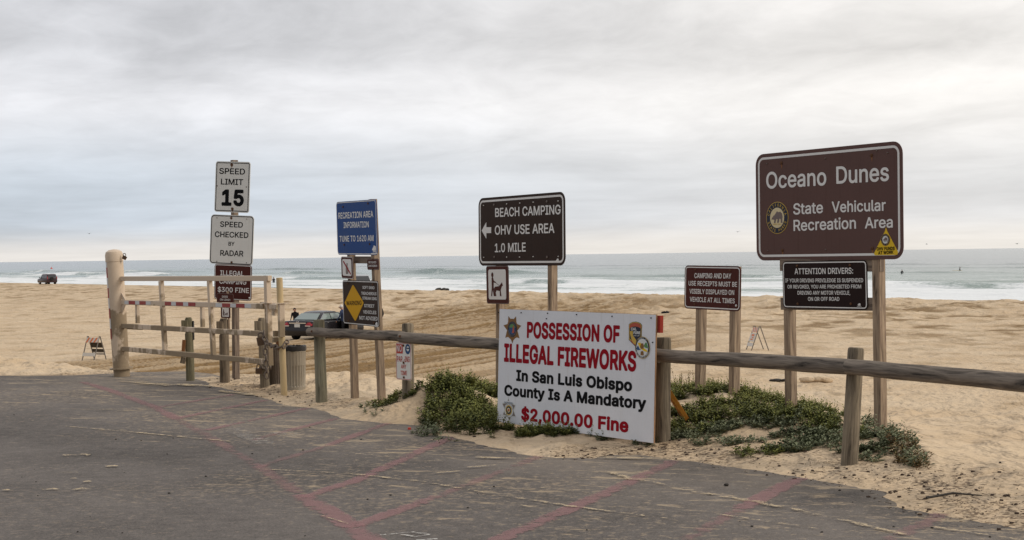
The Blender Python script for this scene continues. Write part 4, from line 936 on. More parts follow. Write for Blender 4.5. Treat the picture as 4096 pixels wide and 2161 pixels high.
BS|233|91,-22 140,-21 162,-15 178,-7 192,2 206,18 215,32 222,56 222,82 218,98 208,116 196,129 180,141 156,152 108,165 88,172 76,184 77,194 79,198 86,205 100,210 120,211 130,209 140,204 147,198 154,178 166,171 204,171 212,175 216,180 218,186 217,206 208,228 197,244 186,254 172,263 156,270 136,275 92,275 68,269 52,261 40,253 25,238 15,222 8,198 8,174 12,158 21,142 34,128 48,118 68,108 136,88 148,81 154,74 155,70 153,62 150,56 142,50 126,44 104,43 88,47 80,51 72,62 68,76 58,85 16,86 8,82 3,76 1,72 1,60 4,46 11,28 21,14 32,2 46,-7 72,-18
BT|234|92,-18 132,-18 140,-14 145,-6 146,208 212,208 220,212 226,222 226,258 222,266 214,271 12,272 4,268 -1,260 -2,222 4,212 12,208 78,208 78,-4 82,-12
BU|269|113,-22 146,-22 160,-20 180,-14 196,-6 208,3 224,18 239,44 245,62 247,80 247,258 243,266 236,271 192,272 184,268 179,260 178,82 172,64 162,53 150,47 136,44 122,44 104,49 88,62 82,76 80,86 80,258 78,262 74,268 66,272 26,272 18,268 13,260 12,74 18,48 25,32 33,20 46,6 56,-1 80,-14 100,-20
BV|250|98,-18 142,-18 150,-14 157,-6 249,248 249,258 247,262 238,271 194,272 186,268 181,262 120,88 61,258 57,264 46,272 6,272 -2,268 -8,260 -9,248 -6,238 84,-6 90,-14
BW|353|73,-18 118,-18 126,-14 132,-8 172,137 207,4 213,-10 224,-18 268,-18 280,-10 284,-2 353,250 352,260 346,268 338,272 298,272 290,268 285,262 246,114 244,118 209,256 204,266 198,270 194,272 150,272 142,268 137,262 96,114 60,256 56,264 44,272 4,272 -6,266 -10,258 -10,250 57,4 63,-12
BX|247|5,-18 50,-18 58,-14 118,73 174,-8 180,-14 188,-18 232,-18 242,-12 246,-4 246,4 244,10 160,130 239,244 241,250 241,258 234,268 226,272 182,272 174,268 120,189 117,190 67,266 62,270 56,272 12,272 1,266 -3,258 -3,250 -1,244 78,130 -8,8 -9,-4 -7,-8 -2,-14
BY|246|98,-18 138,-18 146,-14 151,-6 152,98 244,246 244,260 241,266 234,271 186,272 178,268 173,262 118,172 65,258 58,268 50,272 6,272 -2,268 -8,260 -9,248 -7,244 84,98 84,-4 88,-12
BZ|229|17,-18 204,-18 214,-12 218,-4 218,32 214,40 206,46 94,46 213,220 216,226 216,258 210,268 202,272 16,272 6,266 2,258 2,222 6,214 14,209 125,208 4,30 3,-4 7,-12
Ba|205|64,-22 96,-22 114,-17 124,-12 134,-18 172,-18 180,-14 186,-4 186,142 184,152 175,174 158,192 140,203 128,207 112,210 82,210 54,203 40,196 21,182 11,168 3,152 3,142 10,131 14,128 44,120 20,106 10,96 2,84 -3,64 -3,44 1,26 10,10 22,-4 40,-15;80,41 72,43 65,48 64,54 68,60 88,66 120,70 116,56 106,46 92,41;66,125 64,126 68,132 76,141 90,147 104,147 112,145 117,140 119,136 118,132 114,131
Bb|222|101,-22 128,-22 154,-15 174,-2 190,14 198,26 205,42 212,68 213,112 209,134 203,152 191,172 174,191 162,199 152,204 130,210 100,210 76,202 75,258 71,266 60,272 22,272 14,268 8,258 8,-4 12,-12 22,-18 60,-18 68,-14 70,-10 82,-17;104,42 94,45 83,56 77,72 74,96 76,114 83,132 96,144 112,147 126,143 137,132 144,114 146,88 141,64 134,52 124,44 116,42
Bc|208|89,-22 124,-21 142,-16 156,-10 168,-2 183,14 190,24 199,44 198,58 192,66 184,70 160,76 148,76 140,72 136,66 131,54 122,46 112,42 102,41 92,43 86,46 73,60 68,76 66,90 68,112 76,132 88,144 106,147 122,142 131,134 137,120 148,113 158,113 188,121 195,126 199,134 199,142 190,164 180,178 172,187 158,197 146,203 120,210 82,209 62,203 42,191 26,176 16,162 6,142 0,118 -1,80 1,64 8,42 18,22 27,10 48,-7 62,-15 78,-20
Bd|222|84,-22 118,-21 128,-18 142,-10 144,-14 152,-18 190,-18 198,-14 203,-6 204,258 200,266 192,271 152,272 141,266 137,258 136,202 128,206 112,210 84,210 58,203 42,193 25,178 16,164 6,144 0,120 -1,80 2,58 9,38 23,14 40,-4 62,-16;96,42 88,44 82,48 74,58 68,76 66,100 70,122 76,134 88,144 104,147 118,143 131,130 136,114 138,90 135,70 128,54 120,46 114,43
Be|212|91,-22 128,-21 144,-17 162,-8 172,-2 187,14 193,22 200,38 200,50 196,58 188,63 174,66 192,68 200,74 204,82 203,120 200,136 194,152 181,174 166,190 144,203 118,210 80,209 62,203 42,192 25,176 16,162 6,142 0,118 0,70 7,44 17,24 36,1 52,-10 72,-18;104,41 92,43 84,47 74,56 70,64 70,67 141,66 128,47 120,43;74,128 72,130 74,132 84,142 98,147 106,147 120,143 125,138 131,130 130,128
Bh|215|22,-18 60,-18 68,-14 74,-6 75,118 80,134 88,142 98,146 112,146 120,143 125,138 129,128 130,-4 132,-8 136,-14 144,-18 182,-18 190,-14 197,-4 197,126 195,146 190,162 179,182 162,197 148,205 128,210 100,210 76,202 75,258 71,266 60,272 22,272 14,268 8,258 8,-4 12,-12
Bi|93|22,-18 60,-18 68,-14 75,-4 75,194 71,202 61,208 74,218 80,230 81,250 75,264 66,273 50,280 34,280 22,275 11,266 3,250 3,232 5,226 9,220 22,208 12,202 8,194 8,-4 12,-12
Bl|105|55,-18 84,-19 98,-15 107,-6 108,8 104,28 99,38 88,45 75,44 75,258 71,266 60,272 22,272 14,268 8,258 8,34 12,16 19,2 36,-12
Bn|215|22,-18 60,-18 68,-14 74,-6 75,118 80,134 88,142 98,146 112,146 120,143 125,138 129,128 130,-4 132,-8 136,-14 144,-18 182,-18 190,-14 195,-8 197,-4 197,126 195,146 190,162 179,182 166,194 158,200 148,205 128,210 100,210 82,205 72,200 60,208 22,208 14,204 10,198 8,194 8,-4 12,-12
Bo|218|89,-22 118,-22 134,-19 154,-11 168,-1 184,14 194,30 203,50 208,74 209,98 207,122 202,140 191,164 174,184 156,198 146,203 120,210 82,209 62,203 42,191 26,176 16,162 6,142 0,118 -1,80 1,64 8,42 18,22 27,10 48,-7 62,-15 78,-20;104,41 92,43 86,46 76,56 68,76 66,98 69,116 76,132 88,144 106,147 122,142 133,130 139,116 142,94 139,72 131,54 118,44
Bp|222|22,-88 60,-89 71,-82 75,-74 76,-13 82,-17 102,-22 128,-22 148,-17 162,-11 174,-2 187,10 202,34 208,50 213,76 213,112 209,134 203,152 188,176 174,191 152,204 130,210 100,210 82,205 72,199 68,204 60,208 22,208 14,204 9,196 8,-74 12,-82;104,42 94,45 83,56 77,72 74,96 76,114 83,132 96,144 112,147 126,143 137,132 144,114 146,88 141,64 134,52 124,44 116,42
Br|140|22,-18 60,-18 68,-14 74,-6 76,126 79,134 92,143 102,145 126,143 134,147 138,152 140,158 140,196 136,204 128,209 92,210 72,202 60,208 22,208 14,204 9,196 8,-4 12,-12
Bs|192|75,-22 114,-21 126,-18 144,-11 158,-2 169,10 180,28 183,38 184,58 180,78 171,94 160,105 136,118 82,131 73,136 73,140 80,146 88,148 104,147 112,142 117,132 122,125 130,121 142,121 164,126 174,131 178,136 180,142 180,150 172,170 164,182 154,192 142,200 116,209 78,210 60,206 42,198 28,188 18,178 9,162 6,152 5,130 9,112 18,96 30,85 50,73 106,59 112,56 116,52 110,45 102,42 80,42 72,45 66,52 61,64 50,71 40,71 16,66 6,61 2,56 0,50 1,36 9,18 16,8 30,-5 48,-15 64,-20
Bt|124|71,-20 98,-20 108,-18 116,-14 124,-2 124,10 120,28 115,38 104,45 82,43 81,46 81,146 106,146 116,152 120,160 120,194 116,202 108,207 81,208 81,240 77,248 72,252 66,254 28,254 20,250 14,240 14,208 -4,207 -8,204 -14,196 -15,160 -11,152 -6,148 0,146 14,146 14,42 19,18 28,2 40,-8 54,-16
Bu|215|85,-20 108,-20 122,-16 134,-10 146,-18 182,-18 190,-14 196,-6 197,194 193,202 186,207 144,208 136,204 132,198 130,194 129,66 125,56 118,48 102,43 86,46 79,54 75,66 75,194 73,198 68,204 60,208 22,208 14,204 9,196 8,58 14,30 25,10 40,-6 54,-14 66,-18
By|205|39,-90 62,-90 84,-81 101,-68 111,-54 122,-30 204,186 203,196 194,206 190,208 150,208 138,200 134,194 98,91 57,200 46,208 6,208 -2,204 -7,198 -9,194 -9,184 -6,176 62,0 57,-16 52,-25 48,-27 28,-25 16,-32 13,-38 6,-62 6,-74 12,-84 24,-89
"""
_gl = {}
for _ln in GLYPHS.strip().split('\n'):
    _k, _a, _o = _ln.split('|')
    _gl[_k] = (int(_a) / 500, [[tuple(int(q) / 500 for q in p.split(',')) for p in lp.split(' ')] for lp in _o.split(';') if len(lp.split(' ')) > 2])
_tess = {}
def glyph(k):
    """one filled letter as (points, faces)"""
    if k not in _tess:
        cu = bpy.data.curves.new('letter', 'CURVE')
        cu.dimensions = '2D'; cu.fill_mode = 'FRONT'
        for lp in _gl[k][1]:
            sp = cu.splines.new('POLY'); sp.points.add(len(lp) - 1); sp.use_cyclic_u = True
            for i, (x, y) in enumerate(lp): sp.points[i].co = (x, y, 0, 1)
        ob = bpy.data.objects.new('letter', cu)
        me = ob.to_mesh()
        if me is None or not len(me.polygons):
            COL.objects.link(ob); ob.to_mesh_clear()
            ev = ob.evaluated_get(bpy.context.evaluated_depsgraph_get()); me = ev.to_mesh()
            _tess[k] = ([(v.co.x, v.co.y) for v in me.vertices], [tuple(p.vertices) for p in me.polygons])
            ev.to_mesh_clear()
        else:
            _tess[k] = ([(v.co.x, v.co.y) for v in me.vertices], [tuple(p.vertices) for p in me.polygons])
            ob.to_mesh_clear()
        bpy.data.objects.remove(ob); bpy.data.curves.remove(cu)
    return _tess[k]

def text2d(s, bold=0.0):
    w = 'B' if bold > 0.02 else 'R'
    vs = []; fs = []; x = 0.0
    for ch in s:
        if ch == ' ':
            x += 0.21; continue
        a = _gl[w + ch][0]; v, f = glyph(w + ch); o = len(vs)
        vs += [(x + p[0], p[1]) for p in v]; fs += [tuple(o + k for k in t) for t in f]
        x += a
    return vs, fs

def cap_h(bold=0.0):
    vs, _ = text2d('H', bold)
    ys = [v[1] for v in vs]
    return min(ys), max(ys)


class Plate:
    """a flat board placed by its four corners on the photo and its distance"""
    def __init__(self, TL, TR, BR, BL, d_right, ratio=None, lean=0.0):
        hl = math.dist(TL, BL); hr = math.dist(TR, BR)
        ratio = ratio or hr / hl
        dl = d_right * ratio
        bl, br = P(*BL, dl), P(*BR, d_right)
        tl, tr = P(*TL, dl * (1 + lean)), P(*TR, d_right * (1 + lean))
        U = ((br - bl) + (tr - tl)) * 0.5
        V = ((tl - bl) + (tr - br)) * 0.5
        self.W = U.length; self.U = U.normalized()
        V = V - self.U * V.dot(self.U)
        self.H = V.length; self.V = V.normalized()
        c = (bl + br + tl + tr) / 4
        self.N = self.U.cross(self.V).normalized()
        if self.N.dot(c - CAM) > 0: self.N = -self.N
        self.O = c - self.U * self.W / 2 - self.V * self.H / 2
        self.c = c

    def pt(self, u, v, h=0.0):
        return self.O + self.U * u + self.V * v + self.N * h

    def uv(self, px, py, h=0.0):
        """board coordinates of a pixel, on the plane h in front of (or behind) the face"""
        d = ray(px, py)
        k = (self.O + self.N * h - CAM).dot(self.N) / d.dot(self.N)
        p = CAM + d * k - self.O
        return p.dot(self.U), p.dot(self.V)

    def rr(self, inset=0.0, r=0.06, n=6):
        a, b, c, d = inset, self.W - inset, inset, self.H - inset
        return rrect(a, c, b, d, max(r - inset, 0.004), n)

    def flip(self):
        return self.U.cross(self.V).dot(self.N) < 0

    def slab(self, mb, outline, h0, h1):
        n = len(outline)
        if poly_area(outline) < 0: outline = outline[::-1]
        vs = [self.pt(u, v, h0) for u, v in outline] + [self.pt(u, v, h1) for u, v in outline]
        fs = [tuple(range(n, 2 * n)), tuple(range(n - 1, -1, -1))]
        fs += [(i, (i + 1) % n, n + (i + 1) % n, n + i) for i in range(n)]
        mb.add(vs, fs); return mb

    def ring(self, mb, outer, inner, h0, h1):
        n = len(outer)
        vs = [self.pt(u, v, h1) for u, v in outer] + [self.pt(u, v, h1) for u, v in inner] + [self.pt(u, v, h0) for u, v in outer] + [self.pt(u, v, h0) for u, v in inner]
        fs = []
        for i in range(n):
            j = (i + 1) % n
            fs += [(i, j, n + j, n + i), (i, 2 * n + i, 2 * n + j, j), (n + i, n + j, 3 * n + j, 3 * n + i)]
        mb.add(vs, fs); return mb

    def text(self, mb, s, a, b, top, bold=0.0, h=0.0022):
        """text s with its baseline from pixel a to pixel b, capitals as high as pixel top"""
        u0, v0 = self.uv(*a); u1, v1 = self.uv(*b); ut, vt = self.uv(*top)
        vs, fs = text2d(s, bold)
        x0 = min(p[0] for p in vs); x1 = max(p[0] for p in vs)
        y0, y1 = cap_h(bold)
        sx = (u1 - u0) / (x1 - x0); sy = (vt - v0) / (y1 - y0)
        sl = (v1 - v0) / (u1 - u0)
        x = 0.0; w = 'B' if bold > 0.02 else 'R'
        for word in s.split(' '):
            vs, fs = text2d(word, bold)
            pts = []
            for px_, y in vs:
                u = u0 + (px_ + x - x0) * sx
                pts.append(self.pt(u, v0 + sl * (u - u0) + (y - y0) * sy, h))
            mb.cut(); mb.add(pts, fs)
            x += sum(_gl[w + c][0] for c in word) + 0.21

    def arc_text(self, mb, s, cu, cv, r, h_cap, a0, a1, inward=False, bold=0.0, h=0.004, wscale=0.85):
        """letters round a circle from angle a0 to a1 (degrees)"""
        y0, y1 = cap_h(bold); k = h_cap / (y1 - y0)
        n = len(s); mb.cut()
        for i, ch in enumerate(s):
            if ch == ' ': continue
            vs, fs = text2d(ch, bold)
            if not vs: continue
            xm = (min(p[0] for p in vs) + max(p[0] for p in vs)) / 2
            a = math.radians(a0 + (a1 - a0) * (i + 0.5) / n)
            pts = []
            for x, y in vs:
                lx = (x - xm) * k * wscale; ly = (y - (y0 + y1) / 2) * k
                if not inward:
                    rr_ = r + ly; tx = (math.sin(a) * lx, -math.cos(a) * lx)
                else:
                    rr_ = r - ly; tx = (-math.sin(a) * lx, math.cos(a) * lx)
                pts.append(self.pt(cu + math.cos(a) * rr_ + tx[0], cv + math.sin(a) * rr_ + tx[1], h))
            mb.add(pts, fs)

    def poly_px(self, pts):
        return [self.uv(*p) for p in pts]

    def disc(self, cu, cv, ru, rv=None, n=28):
        rv = rv or ru
        return [(cu + ru * math.cos(2 * math.pi * i / n), cv + rv * math.sin(2 * math.pi * i / n)) for i in range(n)]


def poly_area(p):
    return 0.5 * sum(p[i][0] * p[(i + 1) % len(p)][1] - p[(i + 1) % len(p)][0] * p[i][1] for i in range(len(p)))

def rrect(a, c, b, d, r, n=6):
    out = []
    for cx, cy, s in ((b - r, d - r, 0), (a + r, d - r, 90), (a + r, c + r, 180), (b - r, c + r, 270)):
        for i in range(n + 1):
            t = math.radians(s + 90 * i / n)
            out.append((cx + r * math.cos(t), cy + r * math.sin(t)))
    return out

BEAR = [(0, .28), (.05, .45), (.14, .5), (.16, .62), (.22, .58), (.34, .72), (.5, .95), (.62, .86), (.8, .9), (.95, .75), (1, .5), (.97, .2), (1, 0), (.84, 0), (.82, .3), (.72, .35), (.66, .02), (.5, .02), (.55, .3), (.45, .32), (.36, .1), (.36, 0), (.22, 0), (.26, .25), (.12, .3)]

def make_sign(parent, pl, face_mat, name='sign_panel', label=None, r=0.05, border=None, inset=0.012, bw=0.012, thick=0.006, back=0.0):
    """panel > border; returns panel"""
    mb = MB(); pl.slab(mb, pl.rr(0, r), -thick - back, -back)
    p = mb.build(name, face_mat, parent)
    if label: p['label'] = label
    if border:
        mb = MB(); pl.ring(mb, pl.rr(inset, r), pl.rr(inset + bw, r), -0.001 - back, 0.0016 - back)
        mb.build('border', border, p)
    return p

def lettering(parent, mat, draw, name='lettering'):
    mb = MB(); draw(mb)
    return mb.build(name, mat, parent)

def bolts(parent, pl, pts, r=0.012, mat=None, drip=0.0):
    for p in pts:
        u, v = pl.uv(*p)
        mb = MB()
        c = pl.pt(u, v, 0.004)
        mb.tube([c - pl.N * 0.004, c + pl.N * 0.004, c + pl.N * 0.008], [r, r, r * 0.55], 8)
        b = mb.build('bolt', mat or M_bolt, parent)
        if drip:
            mb = MB()
            pl.slab(mb, [(u - r * .7, v - r * .5), (u + r * .7, v - r * .5), (u + r * .45, v - drip * .6), (u + r * .1, v - drip), (u - r * .4, v - drip * .5)], 0.0001, 0.0011)
            mb.build('rust_stain', M_rust_stain, parent)

def sq_post(parent, top_px, base_px, d_top, d_base, w, mat, side=None, name='post', sink=0.4):
    a = P(*base_px, d_base); b = P(*top_px, d_top)
    mb = MB(); dirn = (b - a).normalized()
    mb.bar(a - dirn * sink, b, w, w, side if side is not None else Vector((0.62, -0.78, 0)), 0.006)
    return mb.build(name, mat, parent)


# ================================================================== SETTING
def setting(o, kind='structure'):
    o['kind'] = kind; return o

def grid_object(name, X, Y, Z, mat, keep=None, attrs=None):
    nr, nc = X.shape
    me = bpy.data.meshes.new(name)
    co = np.stack([X, Y, Z], -1).reshape(-1, 3)
    idx = np.arange(nr * nc).reshape(nr, nc)
    q = np.stack([idx[:-1, :-1], idx[:-1, 1:], idx[1:, 1:], idx[1:, :-1]], -1).reshape(-1, 4)
    if keep is not None:
        k = keep.reshape(-1)
        q = q[k[q].any(1)]
    used = np.unique(q); rem = np.full(nr * nc, -1); rem[used] = np.arange(len(used))
    q = rem[q]; co = co[used]
    me.vertices.add(len(co)); me.vertices.foreach_set('co', co.astype(np.float32).ravel())
    me.loops.add(q.size); me.loops.foreach_set('vertex_index', q.astype(np.int32).ravel())
    me.polygons.add(len(q)); me.polygons.foreach_set('loop_start', (np.arange(len(q)) * 4).astype(np.int32))
    me.polygons.foreach_set('use_smooth', np.ones(len(q), bool))
    me.materials.append(mat)
    for an, av in (attrs or {}).items():
        at = me.attributes.new(an, 'FLOAT', 'POINT')
        at.data.foreach_set('value', av.reshape(-1)[used].astype(np.float32))
    me.update(calc_edges=True); me.validate()
    o = bpy.data.objects.new(name, me); COL.objects.link(o)
    return o

def build_sand():
    ang = np.radians(np.linspace(-40, 46, 1050))
    r = np.geomspace(8.0, 420.0, 860)
    R, A = np.meshgrid(r, ang, indexing='ij')
    X = R * np.sin(A); Y = R * np.cos(A)
    Z = terrain(X, Y)
    s = NS[0] * X + NS[1] * Y
    tt = NS[1] * X - NS[0] * Y
    t = edge_dist(X, Y)
    tr = track_mask(X, Y)
    qq = 0.92 * X - 0.40 * Y; pp = 0.40 * X + 0.92 * Y
    rut = fbm(qq * 1.5 + 0.6 * fbm(pp * 0.05, qq * 0.1, 2, 44), pp * 0.035, 4, 41, 0.65)
    strip = fbm(qq * 0.8, pp * 0.02, 3, 43)
    damp = tr * np.clip(0.90 - 3.4 * rut - 1.8 * strip, 0.55, 1.1)
    # turned-up damp sand beyond, toward the water
    pat = fbm(X * 0.16, Y * 0.10, 5, 61, 0.6)
    clod = 0.6 * fbm(X * 0.42, Y * 0.16, 4, 63, 0.6) - 0.5 * fbm(X * 0.42, Y * 0.30, 4, 31, 0.6)
    far = sst(s, 44, 70)
    damp = np.maximum(damp, far * np.clip(clod * 4.6 + pat * 1.8 - 0.10 + 0.12 * sst(X, -25, 5), 0, 0.9))
    near_p = np.clip(fbm(X * 0.5, Y * 0.35, 4, 65, 0.6) * 1.6 - 0.12, 0, 0.45) * sst(s, 12, 26)
    damp = np.maximum(damp, near_p)
    wet = sst(s + 1.5 * fbm(X * 0.05, Y * 0.05, 3, 71), 101.5, 107)
    # litter caught along the asphalt edge and the fence
    lit = np.exp(-((t - 0.35) / 0.42) ** 2) * (t > -0.2)
    sel = np.clip(0.5 + 2.3 * fbm(X * 0.6, Y * 0.6, 3, 81), 0, 1)
    m_gap = 1 - 0.95 * sst(tt, -15.6, -14.8) * (1 - sst(tt, -10.9, -10.2))     # clean blown sand in front of the plywood board
    lit = np.clip(lit * (0.35 + 0.9 * sel) * m_gap * 1.3, 0, 1)
    lit = np.maximum(lit, 0.75 * np.exp(-((t - 1.0) / 0.6) ** 2) * sel * sst(tt, -9.3, -8.0))
    o = grid_object('sand', X, Y, Z, M_sand, keep=(t > -1.2), attrs={'damp': damp, 'wet': wet, 'litter': lit})
    setting(o)
build_sand()

def build_asphalt():
    mb = MB()
    nrm = []
    pts = []
    for i, p in enumerate(EDGE):
        k = 0.0 if i < 6 else 0.45
        pts.append(Vector((p.x + NS[0] * k, p.y + NS[1] * k, 0)))
    # drop the notches so the outline stays simple
    out = [pts[0]]
    for p in pts[1:]:
        if (NS[1] * p.x - NS[0] * p.y) > (NS[1] * out[-1].x - NS[0] * out[-1].y) + 0.02: out.append(p)
    far = [Vector((out[-1].x - 3, -60, 0)), Vector((-90, -60, 0)), Vector((-90, out[0].y + 22, 0))]
    lo = len(out)
    poly = out + far
    n = len(poly)
    vs = poly + [p + Vector((0, 0, -0.25)) for p in poly]
    fs = [tuple(range(n - 1, -1, -1))] + [(i, (i + 1) % n, n + (i + 1) % n, n + i) for i in range(n)]
    mb.add(vs, fs)
    o = mb.build('asphalt', M_asphalt)
    bm = bmesh.new(); bm.from_mesh(o.data); bmesh.ops.triangulate(bm, faces=bm.faces[:]); bmesh.ops.recalc_face_normals(bm, faces=bm.faces[:]); bm.to_mesh(o.data); bm.free()
    setting(o)
build_asphalt()

def strip(mb, px_pts, width, z, taper=False):
    pts = [G(*p, 0.0) for p in px_pts]
    # resample
    q = [pts[0]]
    for a, b in zip(pts, pts[1:]):
        n = max(1, int((b - a).length / 0.4))
        q += [a.lerp(b, (i + 1) / n) for i in range(n)]
    L = 0.0; row = []
    for i, p in enumerate(q):
        if i: L += (p - q[i - 1]).length
        d = (q[min(i + 1, len(q) - 1)] - q[max(i - 1, 0)]).normalized()
        n = Vector((-d.y, d.x, 0))
        w = width * (0.35 + 0.65 * math.sin(math.pi * min(max(i / (len(q) - 1), 0.08), 0.92))) if taper else width
        row.append((p + n * w / 2, p - n * w / 2, L))
    vs = []; fs = []; uv = []
    for a, b, l in row:
        vs += [Vector((a.x, a.y, z)), Vector((b.x, b.y, z))]
    for i in range(len(row) - 1):
        fs.append((2 * i, 2 * i + 1, 2 * i + 3, 2 * i + 2))
        uv.append(((0, row[i][2]), (1, row[i][2]), (1, row[i + 1][2]), (0, row[i + 1][2])))
    mb.add(vs, fs, uv)

def markings():
    mb = MB()
    strip(mb, [zl(610, 145), zl(820, 210), zl(1140, 330), zl(1300, 415)], 0.16, 0.004)
    strip(mb, [(625, 1631), (935, 1579)], 0.13, 0.0042)
    strip(mb, [(706, 1675), (1060, 1602)], 0.13, 0.0042)
    strip(mb, [(825, 1722), (1234, 1633)], 0.13, 0.0042)
    strip(mb, [(1217, 1990), (1420, 1925), (1811, 1748)], 0.15, 0.0042)
    strip(mb, [(1398, 2113), (1755, 1985)], 0.15, 0.0042)
    strip(mb, [(1310, 1783), (1549, 1695)], 0.14, 0.0042)
    strip(mb, [(1165, 1721), (1348, 1675)], 0.13, 0.0042)
    strip(mb, [(1986, 2165), (2500, 1940), (2700, 1844)], 0.16, 0.0042)
    strip(mb, [(2960, 2037), (3196, 1914)], 0.17, 0.0042)
    strip(mb, [zm(0, 738), zm(160, 835), zm(380, 970), zm(520, 1080)], 0.20, 0.004)
    setting(mb.build('road_marking', M_pink))
    mb = MB()
    strip(mb, [zl(1300, 415), zl(1450, 500), zl(1900, 760), zl(2200, 965)], 0.18, 0.004)
    strip(mb, [(1010, 1763), (1165, 1721)], 0.13, 0.0042)
    strip(mb, [(1030, 1870), (1310, 1783)], 0.13, 0.0042)
    strip(mb, [(1755, 1985), (2172, 1821)], 0.15, 0.0042)
    strip(mb, [(2734, 2165), (2960, 2037)], 0.17, 0.0042)
    strip(mb, [(3560, 2165), (3773, 2056)], 0.17, 0.0042)
    setting(mb.build('faded_road_marking', M_pink_faint))
    # chalk scribble and the remains of white stencilled letters
    mb = MB(); rr = random.Random(3)
    for i in range(15):
        x = 1640 + i * 17 + rr.uniform(-12, 12); y = 497 + i * 7.6
        strip(mb, [zl(x, y), zl(x + rr.uniform(110, 165), y + rr.uniform(-8, 3))], 0.022, 0.0085 + 0.0001 * i)
    for i in range(8):
        x = 1985 + i * 12 + rr.uniform(-10, 10); y = 518 + i * 4.6
        strip(mb, [zl(x, y + 2), zl(x + rr.uniform(150, 210), y + rr.uniform(-6, 2))], 0.02, 0.0085 + 0.0001 * i)
    strip(mb, [zm(550, 1022), zm(720, 1005), zm(790, 1000)], 0.07, 0.0085)
    strip(mb, [zm(700, 1018), zm(790, 1035), zm(880, 1020), zm(885, 1012), zm(800, 1006)], 0.055, 0.0086)
    strip(mb, [zm(800, 1056), zm(945, 1049)], 0.06, 0.0087)
    setting(mb.build('chalk_marking', M_chalk))
    # films of blown sand lying in lines on the asphalt
    mb = MB()
    lines = [([zl(480, 475), zl(1000, 520), zl(1700, 588)], 0.10), ([zl(1900, 790), zl(2576, 826), zm(430, 607), zm(850, 655), zm(1350, 742), zm(1850, 822), zm(2576, 916)], 0.10),
             ([z8(50, 1040), z8(600, 1130), z8(900, 1190), z8(1300, 1280), z8(1560, 1345)], 0.13), ([zm(1650, 695), zm(2050, 738)], 0.05),
             ([zm(150, 890), zm(330, 945)], 0.05), ([zm(1400, 790), zm(1600, 835)], 0.04), ([z8(400, 1210), z8(1000, 1300)], 0.07), ([z8(1700, 1290), z8(2232, 1370)], 0.1),
             ([zl(600, 352), zl(1040, 350)], 0.16), ([zl(60, 212), zl(240, 208)], 0.2), ([zm(380, 462), zm(740, 492)], 0.09), ([zm(2080, 575), zm(2300, 640), zm(2560, 690)], 0.16)]
    for i, (l, w) in enumerate(lines): strip(mb, l, w, 0.010 + 0.0003 * i, True)
    setting(mb.build('blown_sand_line', M_sandfilm), 'stuff')
    mb = MB()
    patches = [(560, 690, 100, 0.22), (515, 820, 60, 0.12), (820, 773, 45, 0.10), (370, 946, 60, 0.10), (590, 945, 75, 0.16), (365, 990, 40, 0.06), (640, 888, 30, 0.06), (540, 866, 22, 0.06), (40, 952, 25, 0.07), (1730, 874, 75, 0.12)]
    for i, (x, y, w, hgt) in enumerate(patches):
        strip(mb, [zl(x - w, y), zl(x, y - 2), zl(x + w, y)], hgt * 1.5, 0.013 + 0.0002 * i, True)
    for i, (x0, y0, x1, y1, w) in enumerate([(880, 138, 1250, 178, 0.6), (1150, 160, 1560, 182, 0.5), (1620, 215, 1980, 260, 0.35)]):
        strip(mb, [zl(x0, y0), zl(x1, y1)], w, 0.016 + 0.0002 * i, True)
    for i, (a, b2, w) in enumerate([(zm(1200, 490), zm(1480, 500), 0.25), (zm(1350, 545), zm(1150, 560), 0.2), (zm(2020, 490), zm(2420, 500), 0.3), (zm(850, 520), zm(1010, 512), 0.12), (zm(930, 600), zm(1120, 585), 0.12)]):
        strip(mb, [a, b2], w, 0.017 + 0.0002 * i, True)
    setting(mb.build('blown_sand_patch', M_sandfilm_thick), 'stuff')
markings()

